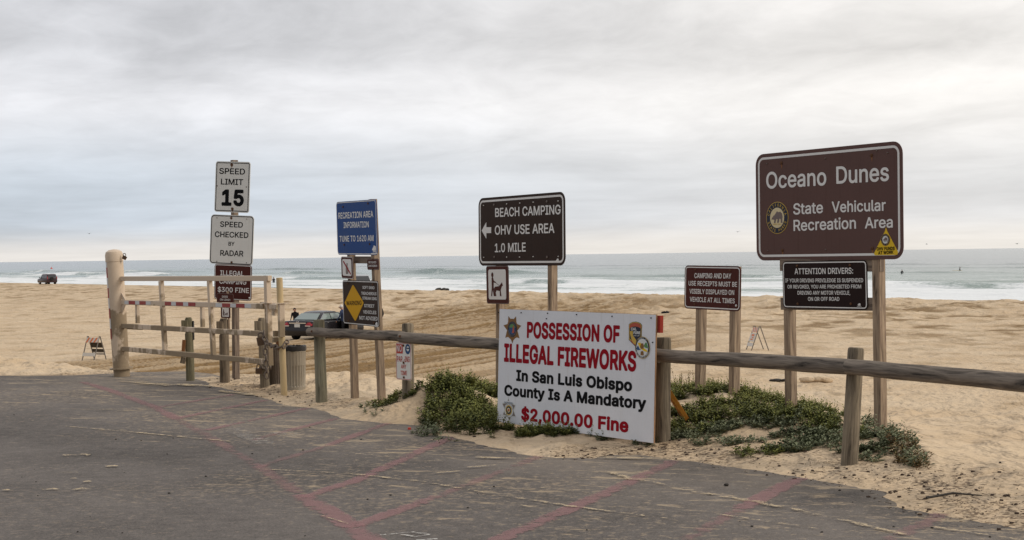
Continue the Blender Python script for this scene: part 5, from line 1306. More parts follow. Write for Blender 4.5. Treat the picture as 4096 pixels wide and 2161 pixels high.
def build_sea():
    ang = np.radians(np.linspace(-42, 48, 1000))
    r = np.concatenate([np.geomspace(75, 700, 520), np.geomspace(705, 30000, 150)])
    R, A = np.meshgrid(r, ang, indexing='ij')
    X = R * np.sin(A); Y = R * np.cos(A)
    s = NS[0] * X + NS[1] * Y; tt = NS[1] * X - NS[0] * Y
    foam = np.zeros_like(X); Z = np.full_like(X, SEA_Z)
    wob = 3.0 * fbm(tt * 0.02, s * 0.01, 3, 91)
    # (distance out, from, to along the shore, height, foam behind/in front)
    waves = [(149, -240, 260, 0.75, 1.0, 0.9), (162, -420, -190, 0.55, 1.0, 0.8), (187, -700, -400, 0.95, 1.1, 1.0), (222, -348, -268, 1.65, 0.7, 0.6), (214, -420, -330, 0.8, 0.4, 0.7),
             (131, -330, -60, 0.22, 0.8, 0.6), (196, -250, -150, 0.5, 0.15, 0.3), (205, -150, 200, 0.42, 0.12, 0.3), (236, -700, -480, 0.9, 0.5, 0.7), (262, -420, -340, 0.7, 0.05, 0.3), (300, -900, 100, 0.45, 0.0, 0.2), (360, -900, 100, 0.4, 0.0, 0.2),
             (240, -230, 60, 0.45, 0.02, 0.2), (176, -180, 40, 0.35, 0.1, 0.25), (285, -560, -470, 0.8, 0.3, 0.5)]
    for i, (s0, t0, t1, hgt, fo, _) in enumerate(waves):
        win = sst(tt, t0, t0 + 25) * (1 - sst(tt, t1 - 25, t1))
        win = win * np.clip(0.72 + 0.9 * fbm(tt * 0.03, np.full_like(tt, i * 3.1), 3, 101 + i), 0.15, 1.3)
        ds = s - s0 - wob * 0.7 - 1.5 * fbm(tt * 0.06, np.full_like(tt, i * 5.7), 2, 131 + i)
        prof = np.where(ds < 0, np.exp(-(ds / 1.9) ** 2), np.exp(-(ds / 6.5) ** 2))
        Z = Z + hgt * win * prof
        br = np.clip(0.5 + 1.9 * fbm(tt * 0.045, np.full_like(tt, i * 2.3), 3, 151 + i), 0, 1)
        # crest foam, and whitewater spilled toward the shore where it has broken
        foam = np.maximum(foam, fo * win * np.exp(-((ds - 1.5) / 2.2) ** 2) * (0.5 + 0.5 * br))
        foam = np.maximum(foam, fo * win * br * sst(ds, -13, -7) * (1 - sst(ds, 0.5, 3)) * 1.0)
    sw = fbm(s * 0.09 + wob * 0.05, tt * 0.02, 4, 171)
    foam = np.maximum(foam, (1 - sst(s, 140, 172)) * np.clip(0.62 + 1.0 * sw, 0, 0.95))
    foam = np.maximum(foam, np.exp(-((s - 118 - wob) / 3.5) ** 2) * 0.9)
    foam = np.maximum(foam, (1 - sst(s, 175, 250)) * np.clip(0.30 + 1.2 * sw, 0, 0.6))
    damp_far = 1 - sst(R, 500, 1500)
    Z = Z + damp_far * (0.10 * fbm(s * 0.16, tt * 0.05, 3, 181) + 0.05 * fbm(s * 0.6, tt * 0.3, 2, 185)) * sst(s, 112, 130)
    Z = Z + 0.10 * fbm(s * 0.02, tt * 0.006, 2, 186) * sst(s, 200, 400)
    o = grid_object('sea', X, Y, Z, M_water, keep=(s > 98), attrs={'foam': foam})
    setting(o)
build_sea()


# ================================================================== THINGS
# ------------------------------------------------ large brown welcome sign
def oceano():
    d = 13.25
    pl = Plate(z7(127.5, 142), z7(1183, 40), z7(1183, 889.5), z7(138.5, 899.5), d, 1.121)
    base = P(*z8(845, 672), 14.7)
    root = thing('sign_board', (base.x, base.y, base.z), 'large brown welcome sign with round bear seal and yellow triangle, on two timber posts', 'sign', 'sign boards along the fence')
    p = make_sign(root, pl, M_brown_big, r=0.11, border=M_letter, inset=0.035, bw=0.022, label='large faded brown board with cream border')
    def dr(mb):
        T = lambda s, a, b, t: pl.text(mb, s, z7(*a), z7(*b), z7(*t), 0.012)
        T('Oceano', (207, 386), (637, 360), (207, 268)); T('Dunes', (708, 351), (1085, 329), (708, 227))
        T('State', (400, 571), (613, 559), (400, 491)); T('Vehicular', (676, 556), (1062, 543), (676, 477))
        T('Recreation', (402, 688), (849, 671), (402, 608)); T('Area', (912, 670), (1112, 663), (912, 590))
    lettering(p, M_letter, dr)
    seal(p, pl, z7(285, 593), z7(364, 593), z7(285, 477), True)
    tri = [z7(1055, 690), z7(1063, 662), z7(1072, 690), z7(1150, 838), z7(1143, 858), z7(985, 861), z7(977, 850)]
    mb = MB(); pl.slab(mb, pl.poly_px(tri), 0.0, 0.0032); st = mb.build('sticker', M_yellow_bright, p)
    st['label'] = 'yellow triangle sticker'
    def dr2(mb):
        pl.text(mb, 'OHV FUNDS', z7(998, 828), z7(1127, 824), z7(998, 803), 0.03, 0.0042)
        pl.text(mb, 'AT WORK', z7(1008, 856), z7(1117, 851), z7(1008, 832), 0.03, 0.0042)
    lettering(st, M_letter_black, dr2)
    seal(st, pl, z7(1061, 750), z7(1094, 750), z7(1061, 706), False, 0.0034)
    bolts(p, pl, [z7(315, 200), z7(960, 145), z7(323, 825), z7(965, 810)], 0.016, M_rust, 0.06)
    bolts(p, pl, [z7(213, 205), z7(630, 168), z7(997, 113), z7(1075, 128), z7(220, 828), z7(632, 820)], 0.006, M_bolt)
    side = pl.U
    # posts and cross bars sit behind the board
    bk = pl.N * -1
    for tp, bp, dt, db in ((z7(366, 850), z8(845, 670), 14.78, 14.78), (z7(1006, 800), z8(1379, 815), 13.66, 13.66)):
        a = P(*bp, db); b = P(*tp, dt)
        mb = MB(); top = pl.pt(pl.uv(*tp, -0.052)[0], pl.H - 0.2, -0.052)
        # foot straight below the board's back
        u_, v_ = pl.uv(*bp, -0.052)
        foot = pl.pt(u_, v_, -0.052)
        mb.bar(foot - pl.V * 0.4, top, 0.088, 0.088, pl.U, 0.006); mb.build('post', M_post, root)
    pa = Plate(z7(320, 903), z7(925, 897), z7(932, 1250), z7(327, 1240), d * 1.028, 1.066)
    p2 = make_sign(root, pa, M_black_brown, r=0.045, border=M_letter, inset=0.010, bw=0.010, label='near black board warning drivers', back=-0.0)
    def dr3(mb):
        T = lambda s, a, b, t, bo=0.008: pa.text(mb, s, z7(*a), z7(*b), z7(*t), bo)
        T('ATTENTION DRIVERS:', (410, 997), (828, 993), (410, 955), 0.015)
        T('IF YOUR DRIVING PRIVILEDGE IS SUSPENDED', (343, 1055), (900, 1054), (343, 1028))
        T('OR REVOKED, YOU ARE PROHIBITED FROM', (359, 1099), (886, 1098), (359, 1073))
        T('DRIVING ANY MOTOR VEHICLE,', (431, 1143), (807, 1143), (431, 1116))
        T('ON OR OFF ROAD', (505, 1187), (730, 1187), (505, 1160))
    lettering(p2, M_letter, dr3)
    bear_mark(p2, pa, z7(870, 1215), 0.035)
    bolts(p2, pa, [z7(428, 937), z7(805, 932), z7(432, 1208), z7(812, 1208)], 0.012, M_rust)
    for a, b in ((z7(297, 930), z7(1014, 932)), (z7(303, 1208), z7(1016, 1212))):
        u0, v0 = pa.uv(*a); u1, v1 = pa.uv(*b)
        mb = MB(); mb.bar(pa.pt(u0, v0, -0.035), pa.pt(u1, v1, -0.035), 0.05, 0.118, pa.N, 0.004)
        mb.build('cross_bar', M_post_dark, root)

def bear_mark(parent, pl, c, w):
    u, v = pl.uv(*c)
    mb = MB(); pl.slab(mb, [(u + (x - .5) * w, v + (y - .4) * w * 0.75) for x, y in BEAR], 0.0002, 0.0022)
    pl.slab(mb, [(u - w * .75, v - w * .45), (u + w * .75, v - w * .45), (u + w * .75, v - w * .36), (u - w * .75, v - w * .36)], 0.0002, 0.0022)
    mb.build('logo', M_letter, parent)

def seal(parent, pl, c, ex, top, big, h0=0.0):
    cu, cv = pl.uv(*c); ru = abs(pl.uv(*ex)[0] - cu); rv = abs(pl.uv(*top)[1] - cv)
    R = (ru + rv) / 2
    mb = MB(); pl.slab(mb, pl.disc(cu, cv, R), h0, h0 + 0.002)
    e = mb.build('emblem', M_gold, parent)
    mb = MB(); pl.slab(mb, pl.disc(cu, cv, R * 0.96), h0 + 0.001, h0 + 0.003); mb.build('seal_ring', M_navy, e)
    mb = MB(); pl.slab(mb, pl.disc(cu, cv, R * 0.635), h0 + 0.002, h0 + 0.004); mb.build('seal_disc', M_cream if big else M_emb_white, e)
    w = R * 1.0
    mb = MB(); pl.slab(mb, [(cu + (x - .5) * w, cv + (y - .42) * w * 0.78) for x, y in BEAR], h0 + 0.003, h0 + 0.005); mb.build('bear_print', M_bear, e)
    mb = MB()
    pl.arc_text(mb, 'CALIFORNIA', cu, cv, R * 0.80, R * 0.18, 172, 8, False, 0.0, h0 + 0.005)
    pl.arc_text(mb, 'STATE PARKS', cu, cv, R * 0.80, R * 0.18, 195, 345, True, 0.0, h0 + 0.005)
    if big:
        wd = R * 0.78
        vs, fs = text2d('SINCE 1864', 0.01); x0 = min(v[0] for v in vs); x1 = max(v[0] for v in vs)
        mb.add([pl.pt(cu - wd / 2 + (x - x0) / (x1 - x0) * wd, cv - R * 0.44 + y * R * 0.15, h0 + 0.0052) for x, y in vs], fs)
    mb.build('lettering', M_gold if big else M_gold, e)
oceano()

# ------------------------------------------------ camping receipts sign
def receipts():
    d = 15.55
    pl = Plate(z6(161, 112), z6(571, 118), z6(560, 446), z6(158, 424), d, 1.05)
    base = P(*z6(274, 1070), d * 1.05)
    root = thing('sign_board', base, 'low maroon camping receipts sign on two short timber posts among green plants', 'sign', 'sign boards along the fence')
    p = make_sign(root, pl, M_maroon, r=0.055, border=M_letter, inset=0.014, bw=0.011)
    def dr(mb):
        T = lambda s, a, b, t: pl.text(mb, s, z6(*a), z6(*b), z6(*t), 0.008)
        T('CAMPING AND DAY', (232, 204), (498, 208), (232, 168)); T('USE RECEIPTS MUST BE', (190, 258), (541, 268), (190, 224))
        T('VISIBLY DISPLAYED ON', (197, 316), (520, 327), (197, 282)); T('VEHICLE AT ALL TIMES', (199, 374), (524, 388), (199, 340))
    lettering(p, M_letter, dr)
    bolts(p, pl, [z6(240, 145), z6(490, 150), z6(234, 395), z6(480, 408)], 0.010, M_rust)
    bolts(p, pl, [z6(535, 404)], 0.012, M_letter)
    for top, foot, hh in ((z6(282, 300), z6(274, 1100), 0.45), (z6(531, 122), z6(519, 1180), None)):
        u0, v0 = pl.uv(*top, -0.052); u1, v1 = pl.uv(*foot, -0.052)
        mb = MB(); mb.bar(pl.pt(u1, v1 - 0.4, -0.052), pl.pt(u0, (pl.H - 0.1) if hh else pl.H - 0.004, -0.052), 0.088, 0.088, pl.U, 0.005)
        mb.build('post', M_post, root)
receipts()

# ------------------------------------------------ beach camping sign
def camping():
    d = 17.6
    pl = Plate(z4(152, 152), z4(978, 87), z4(980, 792), z4(156, 796), d, 1.098)
    base = P(*D(1262, 1040), d * 1.08)
    root = thing('sign_board', (base.x, base.y, 0.15), 'dark brown beach camping sign with arrow, on two posts behind the white fireworks board', 'sign', 'sign boards along the fence')
    p = make_sign(root, pl, M_brown, r=0.11, border=M_letter, inset=0.032, bw=0.024)
    def dr(mb):
        T = lambda s, a, b, t: pl.text(mb, s, z4(*a), z4(*b), z4(*t), 0.006)
        T('BEACH CAMPING', (313, 331), (937, 303), (313, 246)); T('OHV USE AREA', (310, 500), (878, 482), (310, 412)); T('1.0 MILE', (310, 667), (604, 660), (310, 583))
    lettering(p, M_letter, dr)
    mb = MB(); pl.slab(mb, pl.poly_px([z4(184, 460), z4(228, 380), z4(228, 428), z4(274, 427), z4(274, 483), z4(228, 484), z4(228, 536)]), 0.0003, 0.0024)
    mb.build('arrow_print', M_letter, p)
    bear_mark(p, pl, z4(905, 745), 0.06)
    bolts(p, pl, [z4(302, 214), z4(807, 183), z4(306, 712), z4(808, 712)], 0.014, M_bolt)
    bolts(p, pl, [z4(204, 219), z4(424, 206), z4(549, 197), z4(677, 189), z4(915, 178), z4(205, 715), z4(424, 712), z4(547, 712), z4(677, 708), z4(916, 706)], 0.007, M_letter)
    # dog sign below
    pd = Plate(z4(225, 797), z4(437, 795), z4(442, 1160), z4(231, 1158), d * 1.054, 1.026)
    q = make_sign(root, pd, M_maroon, r=0.035, border=M_bear, inset=0.004, bw=0.006, label='small brown and white dog on leash pictogram')
    mb = MB(); a = pd.uv(*z4(246, 832)); b = pd.uv(*z4(418, 1118)); pd.slab(mb, rrect(a[0], b[1], b[0], a[1], 0.03), 0.0002, 0.002)
    w = mb.build('pictogram_face', M_letter, q)
    mb = MB()
    hu, hv = pd.uv(*z4(286, 883)); pd.slab(mb, pd.disc(hu, hv, 0.028, 0.033, 14), 0.001, 0.0034)
    pd.slab(mb, pd.poly_px([z4(*c) for c in [(279, 912), (286, 904), (293, 908), (301, 938), (321, 952), (320, 960), (299, 954), (299, 1000), (311, 1085), (300, 1085), (291, 1022), (284, 1085), (275, 1085), (281, 1000)]]), 0.001, 0.0034)
    pd.slab(mb, pd.poly_px([z4(*c) for c in [(303, 1085), (308, 1055), (302, 1012), (312, 995), (352, 989), (366, 968), (377, 953), (387, 983), (377, 992), (371, 1010), (366, 1030), (373, 1085), (359, 1085), (357, 1036), (326, 1030), (319, 1050), (324, 1085), (312, 1085)]]), 0.001, 0.0034)
    pd.slab(mb, pd.poly_px([z4(318, 954), z4(362, 990), z4(361, 993), z4(317, 958)]), 0.001, 0.0033)
    mb.build('pictogram_print', M_maroon, w)
    for top, foot in ((z4(364, 300), (2000, 1700)), (z4(859, 300), (2210, 1660))):
        u0, v0 = pl.uv(*top, -0.054); u1, v1 = pl.uv(*foot, -0.054)
        mb = MB(); mb.bar(pl.pt(u1, v1 - 0.4, -0.054), pl.pt(u0, pl.H - 0.12, -0.054), 0.09, 0.09, pl.U, 0.006)
        mb.build('post', M_post, root)
camping()

# ------------------------------------------------ blue radio sign and warning board
def radio():
    d = 17.6
    pl = Plate(z3(347.5, 84), z3(576, 68), z3(587, 388), z3(360, 385), d, 1.063)
    base = P(*z3(458, 1245), 17.95)
    root = thing('sign_board', base, 'blue radio information sign over a brown warning board with amber diamond', 'sign', 'sign boards along the fence')
    p = make_sign(root, pl, M_blue, r=0.055, border=M_letter, inset=0.008, bw=0.009, label='blue panel with white lettering')
    def dr(mb):
        T = lambda s, a, b, t: pl.text(mb, s, z3(*a), z3(*b), z3(*t), 0.006)
        T('RECREATION AREA', (364, 180), (563, 170), (364, 145)); T('INFORMATION', (394, 233), (538, 229), (394, 199)); T('TUNE TO 1620 AM', (371, 311), (565, 307), (371, 278))
    lettering(p, M_letter, dr)
    bear_mark(p, pl, z3(567, 355), 0.12)
    bolts(p, pl, [z3(390, 112), z3(533, 92), z3(397, 328), z3(543, 324)], 0.012, M_rust)
    pw = Plate(zw(135, 456), zw(776, 475), zw(808, 1308), zw(155, 1247), d * 0.996, 1.06)
    q = make_sign(root, pw, M_brown, r=0.045, border=M_letter, inset=0.008, bw=0.009, label='dark brown warning board')
    mb = MB(); pw.slab(mb, pw.poly_px([zw(318, 552), zw(328, 546), zw(340, 556), zw(518, 860), zw(518, 880), zw(385, 1180), zw(372, 1194), zw(358, 1185), zw(180, 880), zw(178, 862)]), 0.0002, 0.0022)
    dm = mb.build('warning_diamond', M_yellow, q)
    mb = MB(); pw.text(mb, 'WARNING', zw(212, 917), zw(486, 908), zw(210, 838), 0.012, 0.0034); mb.build('lettering', M_letter_black, dm)
    def dr2(mb):
        T = lambda s, a, b, t: pw.text(mb, s, zw(*a), zw(*b), zw(*t), 0.006)
        T('SOFT SAND', (502, 614), (720, 622), (502, 563)); T('TREACHEROUS', (480, 722), (754, 733), (480, 669)); T('STREAM XING', (502, 808), (760, 822), (502, 757))
        T('STREET', (533, 948), (718, 958), (533, 891)); T('VEHICLES', (516, 1061), (752, 1077), (516, 1002)); T('NOT ADVISED', (446, 1171), (776, 1192), (446, 1106))
    lettering(q, M_letter, dr2)
    bear_mark(q, pw, zw(752, 1258), 0.07)
    bolts(q, pw, [zw(237, 520), zw(688, 535), zw(250, 1192), zw(710, 1228)], 0.012, M_rust)
    # no bottles pictogram
    pb = Plate(zw(106, 27), zw(318, 36), zw(336, 437), zw(121, 428), d * 1.03, 1.02)
    b = make_sign(root, pb, M_maroon, r=0.035, border=M_letter, inset=0.002, bw=0.006, label='small no bottles pictogram')
    mb = MB(); a = pb.uv(*zw(133, 75)); c = pb.uv(*zw(304, 385)); pb.slab(mb, rrect(a[0], c[1], c[0], a[1], 0.03), 0.0002, 0.002); w = mb.build('pictogram_face', M_letter, b)
    mb = MB(); pb.slab(mb, pb.poly_px([zw(*k) for k in [(200, 335), (198, 235), (212, 205), (212, 150), (230, 150), (230, 205), (244, 235), (246, 335), (238, 346), (208, 346)]]), 0.001, 0.0032); mb.build('bottle_print', M_bear, w)
    mb = MB(); pb.slab(mb, pb.poly_px([zw(148, 122), zw(160, 106), zw(293, 340), zw(284, 358)]), 0.003, 0.0044); mb.build('slash_print', M_letter_red, w)
    pn = Plate(zw(577, 69), zw(786, 65), zw(797, 275), zw(588, 271), d * 0.997, 1.02)
    g = make_sign(root, pn, M_maroon, r=0.035, border=M_bear, inset=0.003, bw=0.006, label='small brown plate about glass')
    def dr3(mb):
        pn.text(mb, 'NO GLASS', zw(613, 153), zw(750, 153), zw(613, 114), 0.0); pn.text(mb, 'CONTAINERS', zw(607, 217), zw(768, 217), zw(607, 181), 0.0)
    lettering(g, M_letter, dr3)
    bolts(g, pn, [zw(687, 82), zw(690, 250)], 0.012, M_rust)
    for top, foot, vt in ((z3(437, 380), z3(458, 1262), 0.06), (z3(560, 100), z3(614, 1215), None)):
        u0, v0 = pl.uv(*top, -0.048); u1, v1 = pl.uv(*foot, -0.048)
        mb = MB(); mb.bar(pl.pt(u1, v1 - 0.4, -0.048), pl.pt(u0, pl.H * 0.6 if vt else pl.H + 0.005, -0.048), 0.082, 0.082, pl.U, 0.006)
        mb.build('post', M_post, root)
    u0, v0 = pl.uv(*zw(330, 92)); u1, v1 = pl.uv(*zw(640, 95))
    mb = MB(); mb.bar(pl.pt(u0 - 0.05, v0, -0.045), pl.pt(u1 + 0.05, v1, -0.045), 0.04, 0.085, pl.N, 0.003); mb.build('cross_bar', M_post_dark, root)
radio()

# ------------------------------------------------ speed signs
def speed():
    d = 22.25
    base = P(*zg(1275, 1325), 22.33)
    root = thing('sign_board', base, 'tall post with white speed limit plate, white radar plate and maroon camping fine plate', 'sign', 'sign boards along the fence')
    top = P(937, 641, 22.33)
    mb = MB(); dirn = (top - base).normalized()
    side = Vector((0.62, -0.78, 0))
    mb.bar(base - dirn * 0.4, top, 0.085, 0.085, side, 0.005); mb.build('post', M_post_dark, root)
    pl = Plate(z2(163, 92), z2(457, 103), z2(459, 527), z2(173, 519), d * 0.985, 1.012)
    p = make_sign(root, pl, M_white_sign, r=0.04, border=M_letter_black, inset=0.016, bw=0.011, label='white speed limit plate')
    def dr(mb):
        T = lambda s, a, b, t, bo=0.012: pl.text(mb, s, z2(*a), z2(*b), z2(*t), bo)
        T('SPEED', (203, 200), (418, 207), (203, 151)); T('LIMIT', (217, 289), (402, 295), (217, 240)); T('15', (222, 467), (407, 472), (222, 329), 0.03)
    lettering(p, M_letter_black, dr)
    bolts(p, pl, [z2(308, 125), z2(313, 493)], 0.022, M_rust, 0.05); bolts(p, pl, [z2(186, 300), z2(431, 309)], 0.008, M_bolt)
    pr = Plate(z2(125, 537), z2(487, 554), z2(489, 970), z2(129, 951), d * 0.985, 1.014)
    p = make_sign(root, pr, M_white_sign, r=0.06, border=M_letter_black, inset=0.011, bw=0.011, label='white radar plate')
    def dr(mb):
        T = lambda s, a, b, t: pr.text(mb, s, z2(*a), z2(*b), z2(*t), 0.008)
        T('SPEED', (210, 643), (400, 651), (210, 597)); T('CHECKED', (166, 728), (446, 738), (166, 681)); T('BY', (280, 802), (330, 803), (280, 768)); T('RADAR', (211, 885), (404, 892), (211, 838))
    lettering(p, M_letter_black, dr)
    bolts(p, pr, [z2(304, 569), z2(307, 940)], 0.018, M_rust, 0.03); bolts(p, pr, [z2(185, 568), z2(433, 578), z2(183, 932), z2(432, 944)], 0.007, M_bolt)
    bear_mark(p, pr, z2(456, 945), 0.03)
    pi = Plate(z2(153, 952), z2(467, 965), z2(480, 1266), z2(170, 1248), d * 0.985, 1.012)
    p = make_sign(root, pi, M_maroon, r=0.045, border=M_letter, inset=0.009, bw=0.009, label='maroon camping fine plate')
    def dr(mb):
        T = lambda s, a, b, t: pi.text(mb, s, z2(*a), z2(*b), z2(*t), 0.008)
        T('ILLEGAL', (212, 1049), (410, 1057), (212, 1007)); T('CAMPING', (204, 1118), (430, 1128), (204, 1075)); T('$300 FINE', (190, 1187), (452, 1198), (190, 1146))
    lettering(p, M_letter, dr)
    bolts(p, pi, [z2(456, 1238)], 0.012, M_letter)
speed()

# ------------------------------------------------ the plywood fireworks board
def fireworks():
    pl = Plate(z5(200, 83), z5(1640, 130), z5(1617, 1305), z5(222, 1105), 13.60, 1.137, 0.004)
    c = pl.pt(pl.W / 2, 0)
    root = thing('sign_board', c, 'big white plywood board with red and black fireworks warning, leaning on the log fence', 'sign', 'sign boards along the fence')
    mb = MB(); pl.slab(mb, [(0, 0), (pl.W, 0), (pl.W, pl.H), (0, pl.H)], -0.018, -0.0015); p = mb.build('plywood_panel', M_plyedge, root)
    mb = MB(); pl.slab(mb, [(0.002, 0.002), (pl.W - 0.002, 0.002), (pl.W - 0.002, pl.H - 0.002), (0.002, pl.H - 0.002)], -0.0012, 0.0); fc = mb.build('painted_face', M_poster, p)
    def red(mb):
        T = lambda s, a, b, t: pl.text(mb, s, z5(*a), z5(*b), z5(*t), 0.035)
        T('POSSESSION OF', (470, 345), (1310, 391), (470, 197)); T('ILLEGAL FIREWORKS', (263, 560), (1460, 651), (263, 393)); T('$2,000.00 Fine', (418, 1089), (1390, 1203), (418, 974))
    lettering(fc, M_letter_red, red)
    def blk(mb):
        T = lambda s, a, b, t: pl.text(mb, s, z5(*a), z5(*b), z5(*t), 0.035)
        T('In San Luis Obispo', (373, 734), (1423, 831), (373, 632)); T('County Is A Mandatory', (266, 866), (1550, 994), (266, 767))
    lettering(fc, M_letter_black, blk)
    # emblems
    a = zoomer(2000, 1260, 10.4545)
    mb = MB(); pl.slab(mb, pl.poly_px([a(*k) for k in [(352, 50), (440, 165), (510, 160), (580, 170), (675, 62), (685, 290), (715, 380), (888, 455), (730, 650), (815, 972), (690, 935), (570, 1040), (522, 1195), (465, 1035), (345, 920), (228, 955), (300, 640), (153, 437), (318, 380), (345, 280)]]), 0.0002, 0.002)
    e = mb.build('emblem', M_badge, fc); e['label'] = 'brown seven pointed star badge'
    cu, cv = pl.uv(*a(520, 600)); ru = abs(pl.uv(*a(715, 600))[0] - cu); rv = abs(pl.uv(*a(520, 275))[1] - cv)
    mb = MB(); pl.slab(mb, pl.disc(cu, cv, ru, rv), 0.001, 0.003); mb.build('seal_ring', M_navy, e)
    mb = MB(); pl.slab(mb, pl.disc(cu, cv, ru * .66, rv * .68), 0.002, 0.004); mb.build('seal_disc', M_emb_blue, e)
    mb = MB(); pl.slab(mb, [(cu + ru * .66 * math.cos(t), cv + rv * .68 * math.sin(t)) for t in np.linspace(0.3, math.pi - 0.3, 14)], 0.003, 0.005); mb.build('sky_print', M_emb_green, e)
    mb = MB(); pl.slab(mb, pl.poly_px([a(*k) for k in [(520, 760), (545, 600), (570, 430), (600, 470), (610, 600), (605, 760)]]), 0.004, 0.0062); mb.build('figure_print', M_emb_red, e)
    mb = MB(); pl.arc_text(mb, 'CALIFORNIA', cu, cv, (ru + rv) / 2 * .84, ru * .2, 165, 15, False, 0, 0.0046); pl.arc_text(mb, 'DEPARTMENT OF FORESTRY', cu, cv, (ru + rv) / 2 * .84, ru * .2, 190, 350, True, 0, 0.0046); mb.build('lettering', M_silver, e)
    b = zoomer(2490, 1260, 7.15)
    sh = [(185, 270), (230, 232), (285, 205), (380, 190), (470, 212), (520, 240), (560, 290), (548, 715), (372, 908), (185, 715)]
    def shrink(pts, k):
        cx = sum(q[0] for q in pts) / len(pts); cy = sum(q[1] for q in pts) / len(pts)
        return [(cx + (x - cx) * k, cy + (y - cy) * k) for x, y in pts]
    mb = MB(); pl.slab(mb, pl.poly_px([b(*k) for k in sh]), 0.0002, 0.002); e = mb.build('emblem', M_navy, fc); e['label'] = 'navy and yellow shield badge'
    mb = MB(); pl.slab(mb, pl.poly_px([b(*k) for k in shrink(sh, .95)]), 0.001, 0.003); mb.build('shield_edge', M_gold, e)
    mb = MB(); pl.slab(mb, pl.poly_px([b(*k) for k in shrink(sh, .86)]), 0.002, 0.004); mb.build('shield_field_print', M_navy, e)
    mb = MB(); pl.slab(mb, pl.poly_px([b(*k) for k in [(212, 300), (290, 240), (380, 225), (465, 245), (532, 305), (530, 385), (460, 345), (370, 330), (285, 345), (214, 385)]]), 0.003, 0.005); mb.build('shield_band', M_emb_red, e)
    mb = MB(); pl.slab(mb, pl.poly_px([b(*k) for k in [(222, 462), (305, 465), (308, 590), (400, 720), (385, 850), (330, 820), (280, 740), (250, 640), (222, 520)]]), 0.003, 0.005); mb.build('state_print', M_gold, e)
    mb = MB(); pl.slab(mb, pl.poly_px([b(*k) for k in [(240, 742), (270, 722), (290, 765), (330, 820), (378, 850), (368, 868), (300, 815)]]), 0.0031, 0.0053); mb.build('hill_print', M_emb_red, e)
    mb = MB(); pl.text(mb, 'CAL', b(255, 445), b(415, 447), b(258, 362), 0.03, 0.0062); pl.text(mb, 'FIRE', b(328, 548), b(520, 552), b(330, 470), 0.03, 0.0062); pl.text(mb, 'SINCE 1885', b(326, 608), b(500, 612), b(326, 578), 0.0, 0.0062)
    mb.build('lettering', M_emb_white, e)
    cu, cv = pl.uv(*b(585, 935)); ru = abs(pl.uv(*b(795, 935))[0] - cu); rv = abs(pl.uv(*b(585, 620))[1] - cv)
    mb = MB(); pl.slab(mb, pl.disc(cu, cv, ru, rv), 0.0062, 0.0072); e = mb.build('emblem', M_gold, fc); e['label'] = 'round county seal'
    mb = MB(); pl.slab(mb, pl.disc(cu, cv, ru * .965, rv * .965), 0.0070, 0.008); mb.build('seal_ring', M_navy, e)
    mb = MB(); pl.slab(mb, pl.disc(cu, cv, ru * .80, rv * .80), 0.0075, 0.009); mb.build('seal_disc', M_emb_white, e)
    for nm, mt, pts in (('state_print', M_yellow_bright, [(450, 800), (540, 795), (560, 900), (720, 1010), (735, 1065), (640, 1040), (530, 960)]), ('hill_print', M_emb_green, [(635, 870), (680, 790), (715, 795), (745, 900), (748, 960), (650, 930)]),
                        ('ship_print', M_emb_blue, [(420, 960), (450, 890), (470, 880), (505, 960), (545, 1000), (450, 1010)]), ('mission_print', M_badge, [(528, 900), (550, 815), (615, 812), (635, 900), (625, 970), (545, 970)]), ('bear_print', M_badge, [(535, 1140), (545, 1050), (585, 1030), (620, 1050), (632, 1140), (600, 1170), (590, 1140), (570, 1160)])):
        mb = MB(); hz = {'state_print': 0.0092, 'hill_print': 0.0096, 'ship_print': 0.0098, 'mission_print': 0.0102, 'bear_print': 0.0104}[nm]
        pl.slab(mb, pl.poly_px([b(*k) for k in pts]), 0.0085, hz); mb.build(nm, mt, e)
    mb = MB(); pl.arc_text(mb, 'COUNTY OF', cu, cv, (ru + rv) / 2 * .885, ru * .13, 130, 50, False, 0, 0.0094); pl.arc_text(mb, 'SAN LUIS OBISPO CALIFORNIA', cu, cv, (ru + rv) / 2 * .885, ru * .13, 205, 335, True, 0, 0.0094); mb.build('lettering', M_emb_white, e)
    c = zoomer(1990, 1580, 11.32)
    star = [(500, 95), (575, 330), (845, 445), (750, 690), (862, 1015), (650, 985), (555, 1225), (430, 965), (222, 930), (312, 640), (188, 355), (430, 330)]
    mb = MB(); pl.slab(mb, pl.poly_px([c(*k) for k in star]), 0.0002, 0.002); e = mb.build('emblem', M_emb_white, fc); e['label'] = 'silver six pointed star badge'
    mb = MB(); pl.slab(mb, pl.poly_px([c(*k) for k in shrink(star, .86)]), 0.001, 0.003); mb.build('star_print', M_silver, e)
    cu, cv = pl.uv(*c(525, 690)); ru = abs(pl.uv(*c(728, 690))[0] - cu); rv = abs(pl.uv(*c(525, 368))[1] - cv)
    for nm, mt, k, h in (('seal_edge', M_silver, 1.04, 0.0036), ('seal_ring', M_emb_white, 1.0, 0.0045), ('gold_ring_print', M_gold, .72, 0.0055), ('dark_ring_print', M_navy, .56, 0.0065), ('seal_disc', M_cream, .34, 0.0075)):
        mb = MB(); pl.slab(mb, pl.disc(cu, cv, ru * k, rv * k), 0.002, h); mb.build(nm, mt, e)
    w = ru * .45
    mb = MB(); pl.slab(mb, [(cu + (x - .5) * w, cv + (y - .42) * w * 0.8) for x, y in BEAR], 0.007, 0.0086); mb.build('bear_print', M_emb_red, e)
    mb = MB(); pl.slab(mb, pl.poly_px([c(*k) for k in [(300, 300), (505, 262), (735, 360), (730, 440), (510, 350), (305, 395)]]), 0.004, 0.0056); rb = mb.build('ribbon_print', M_emb_white, e)
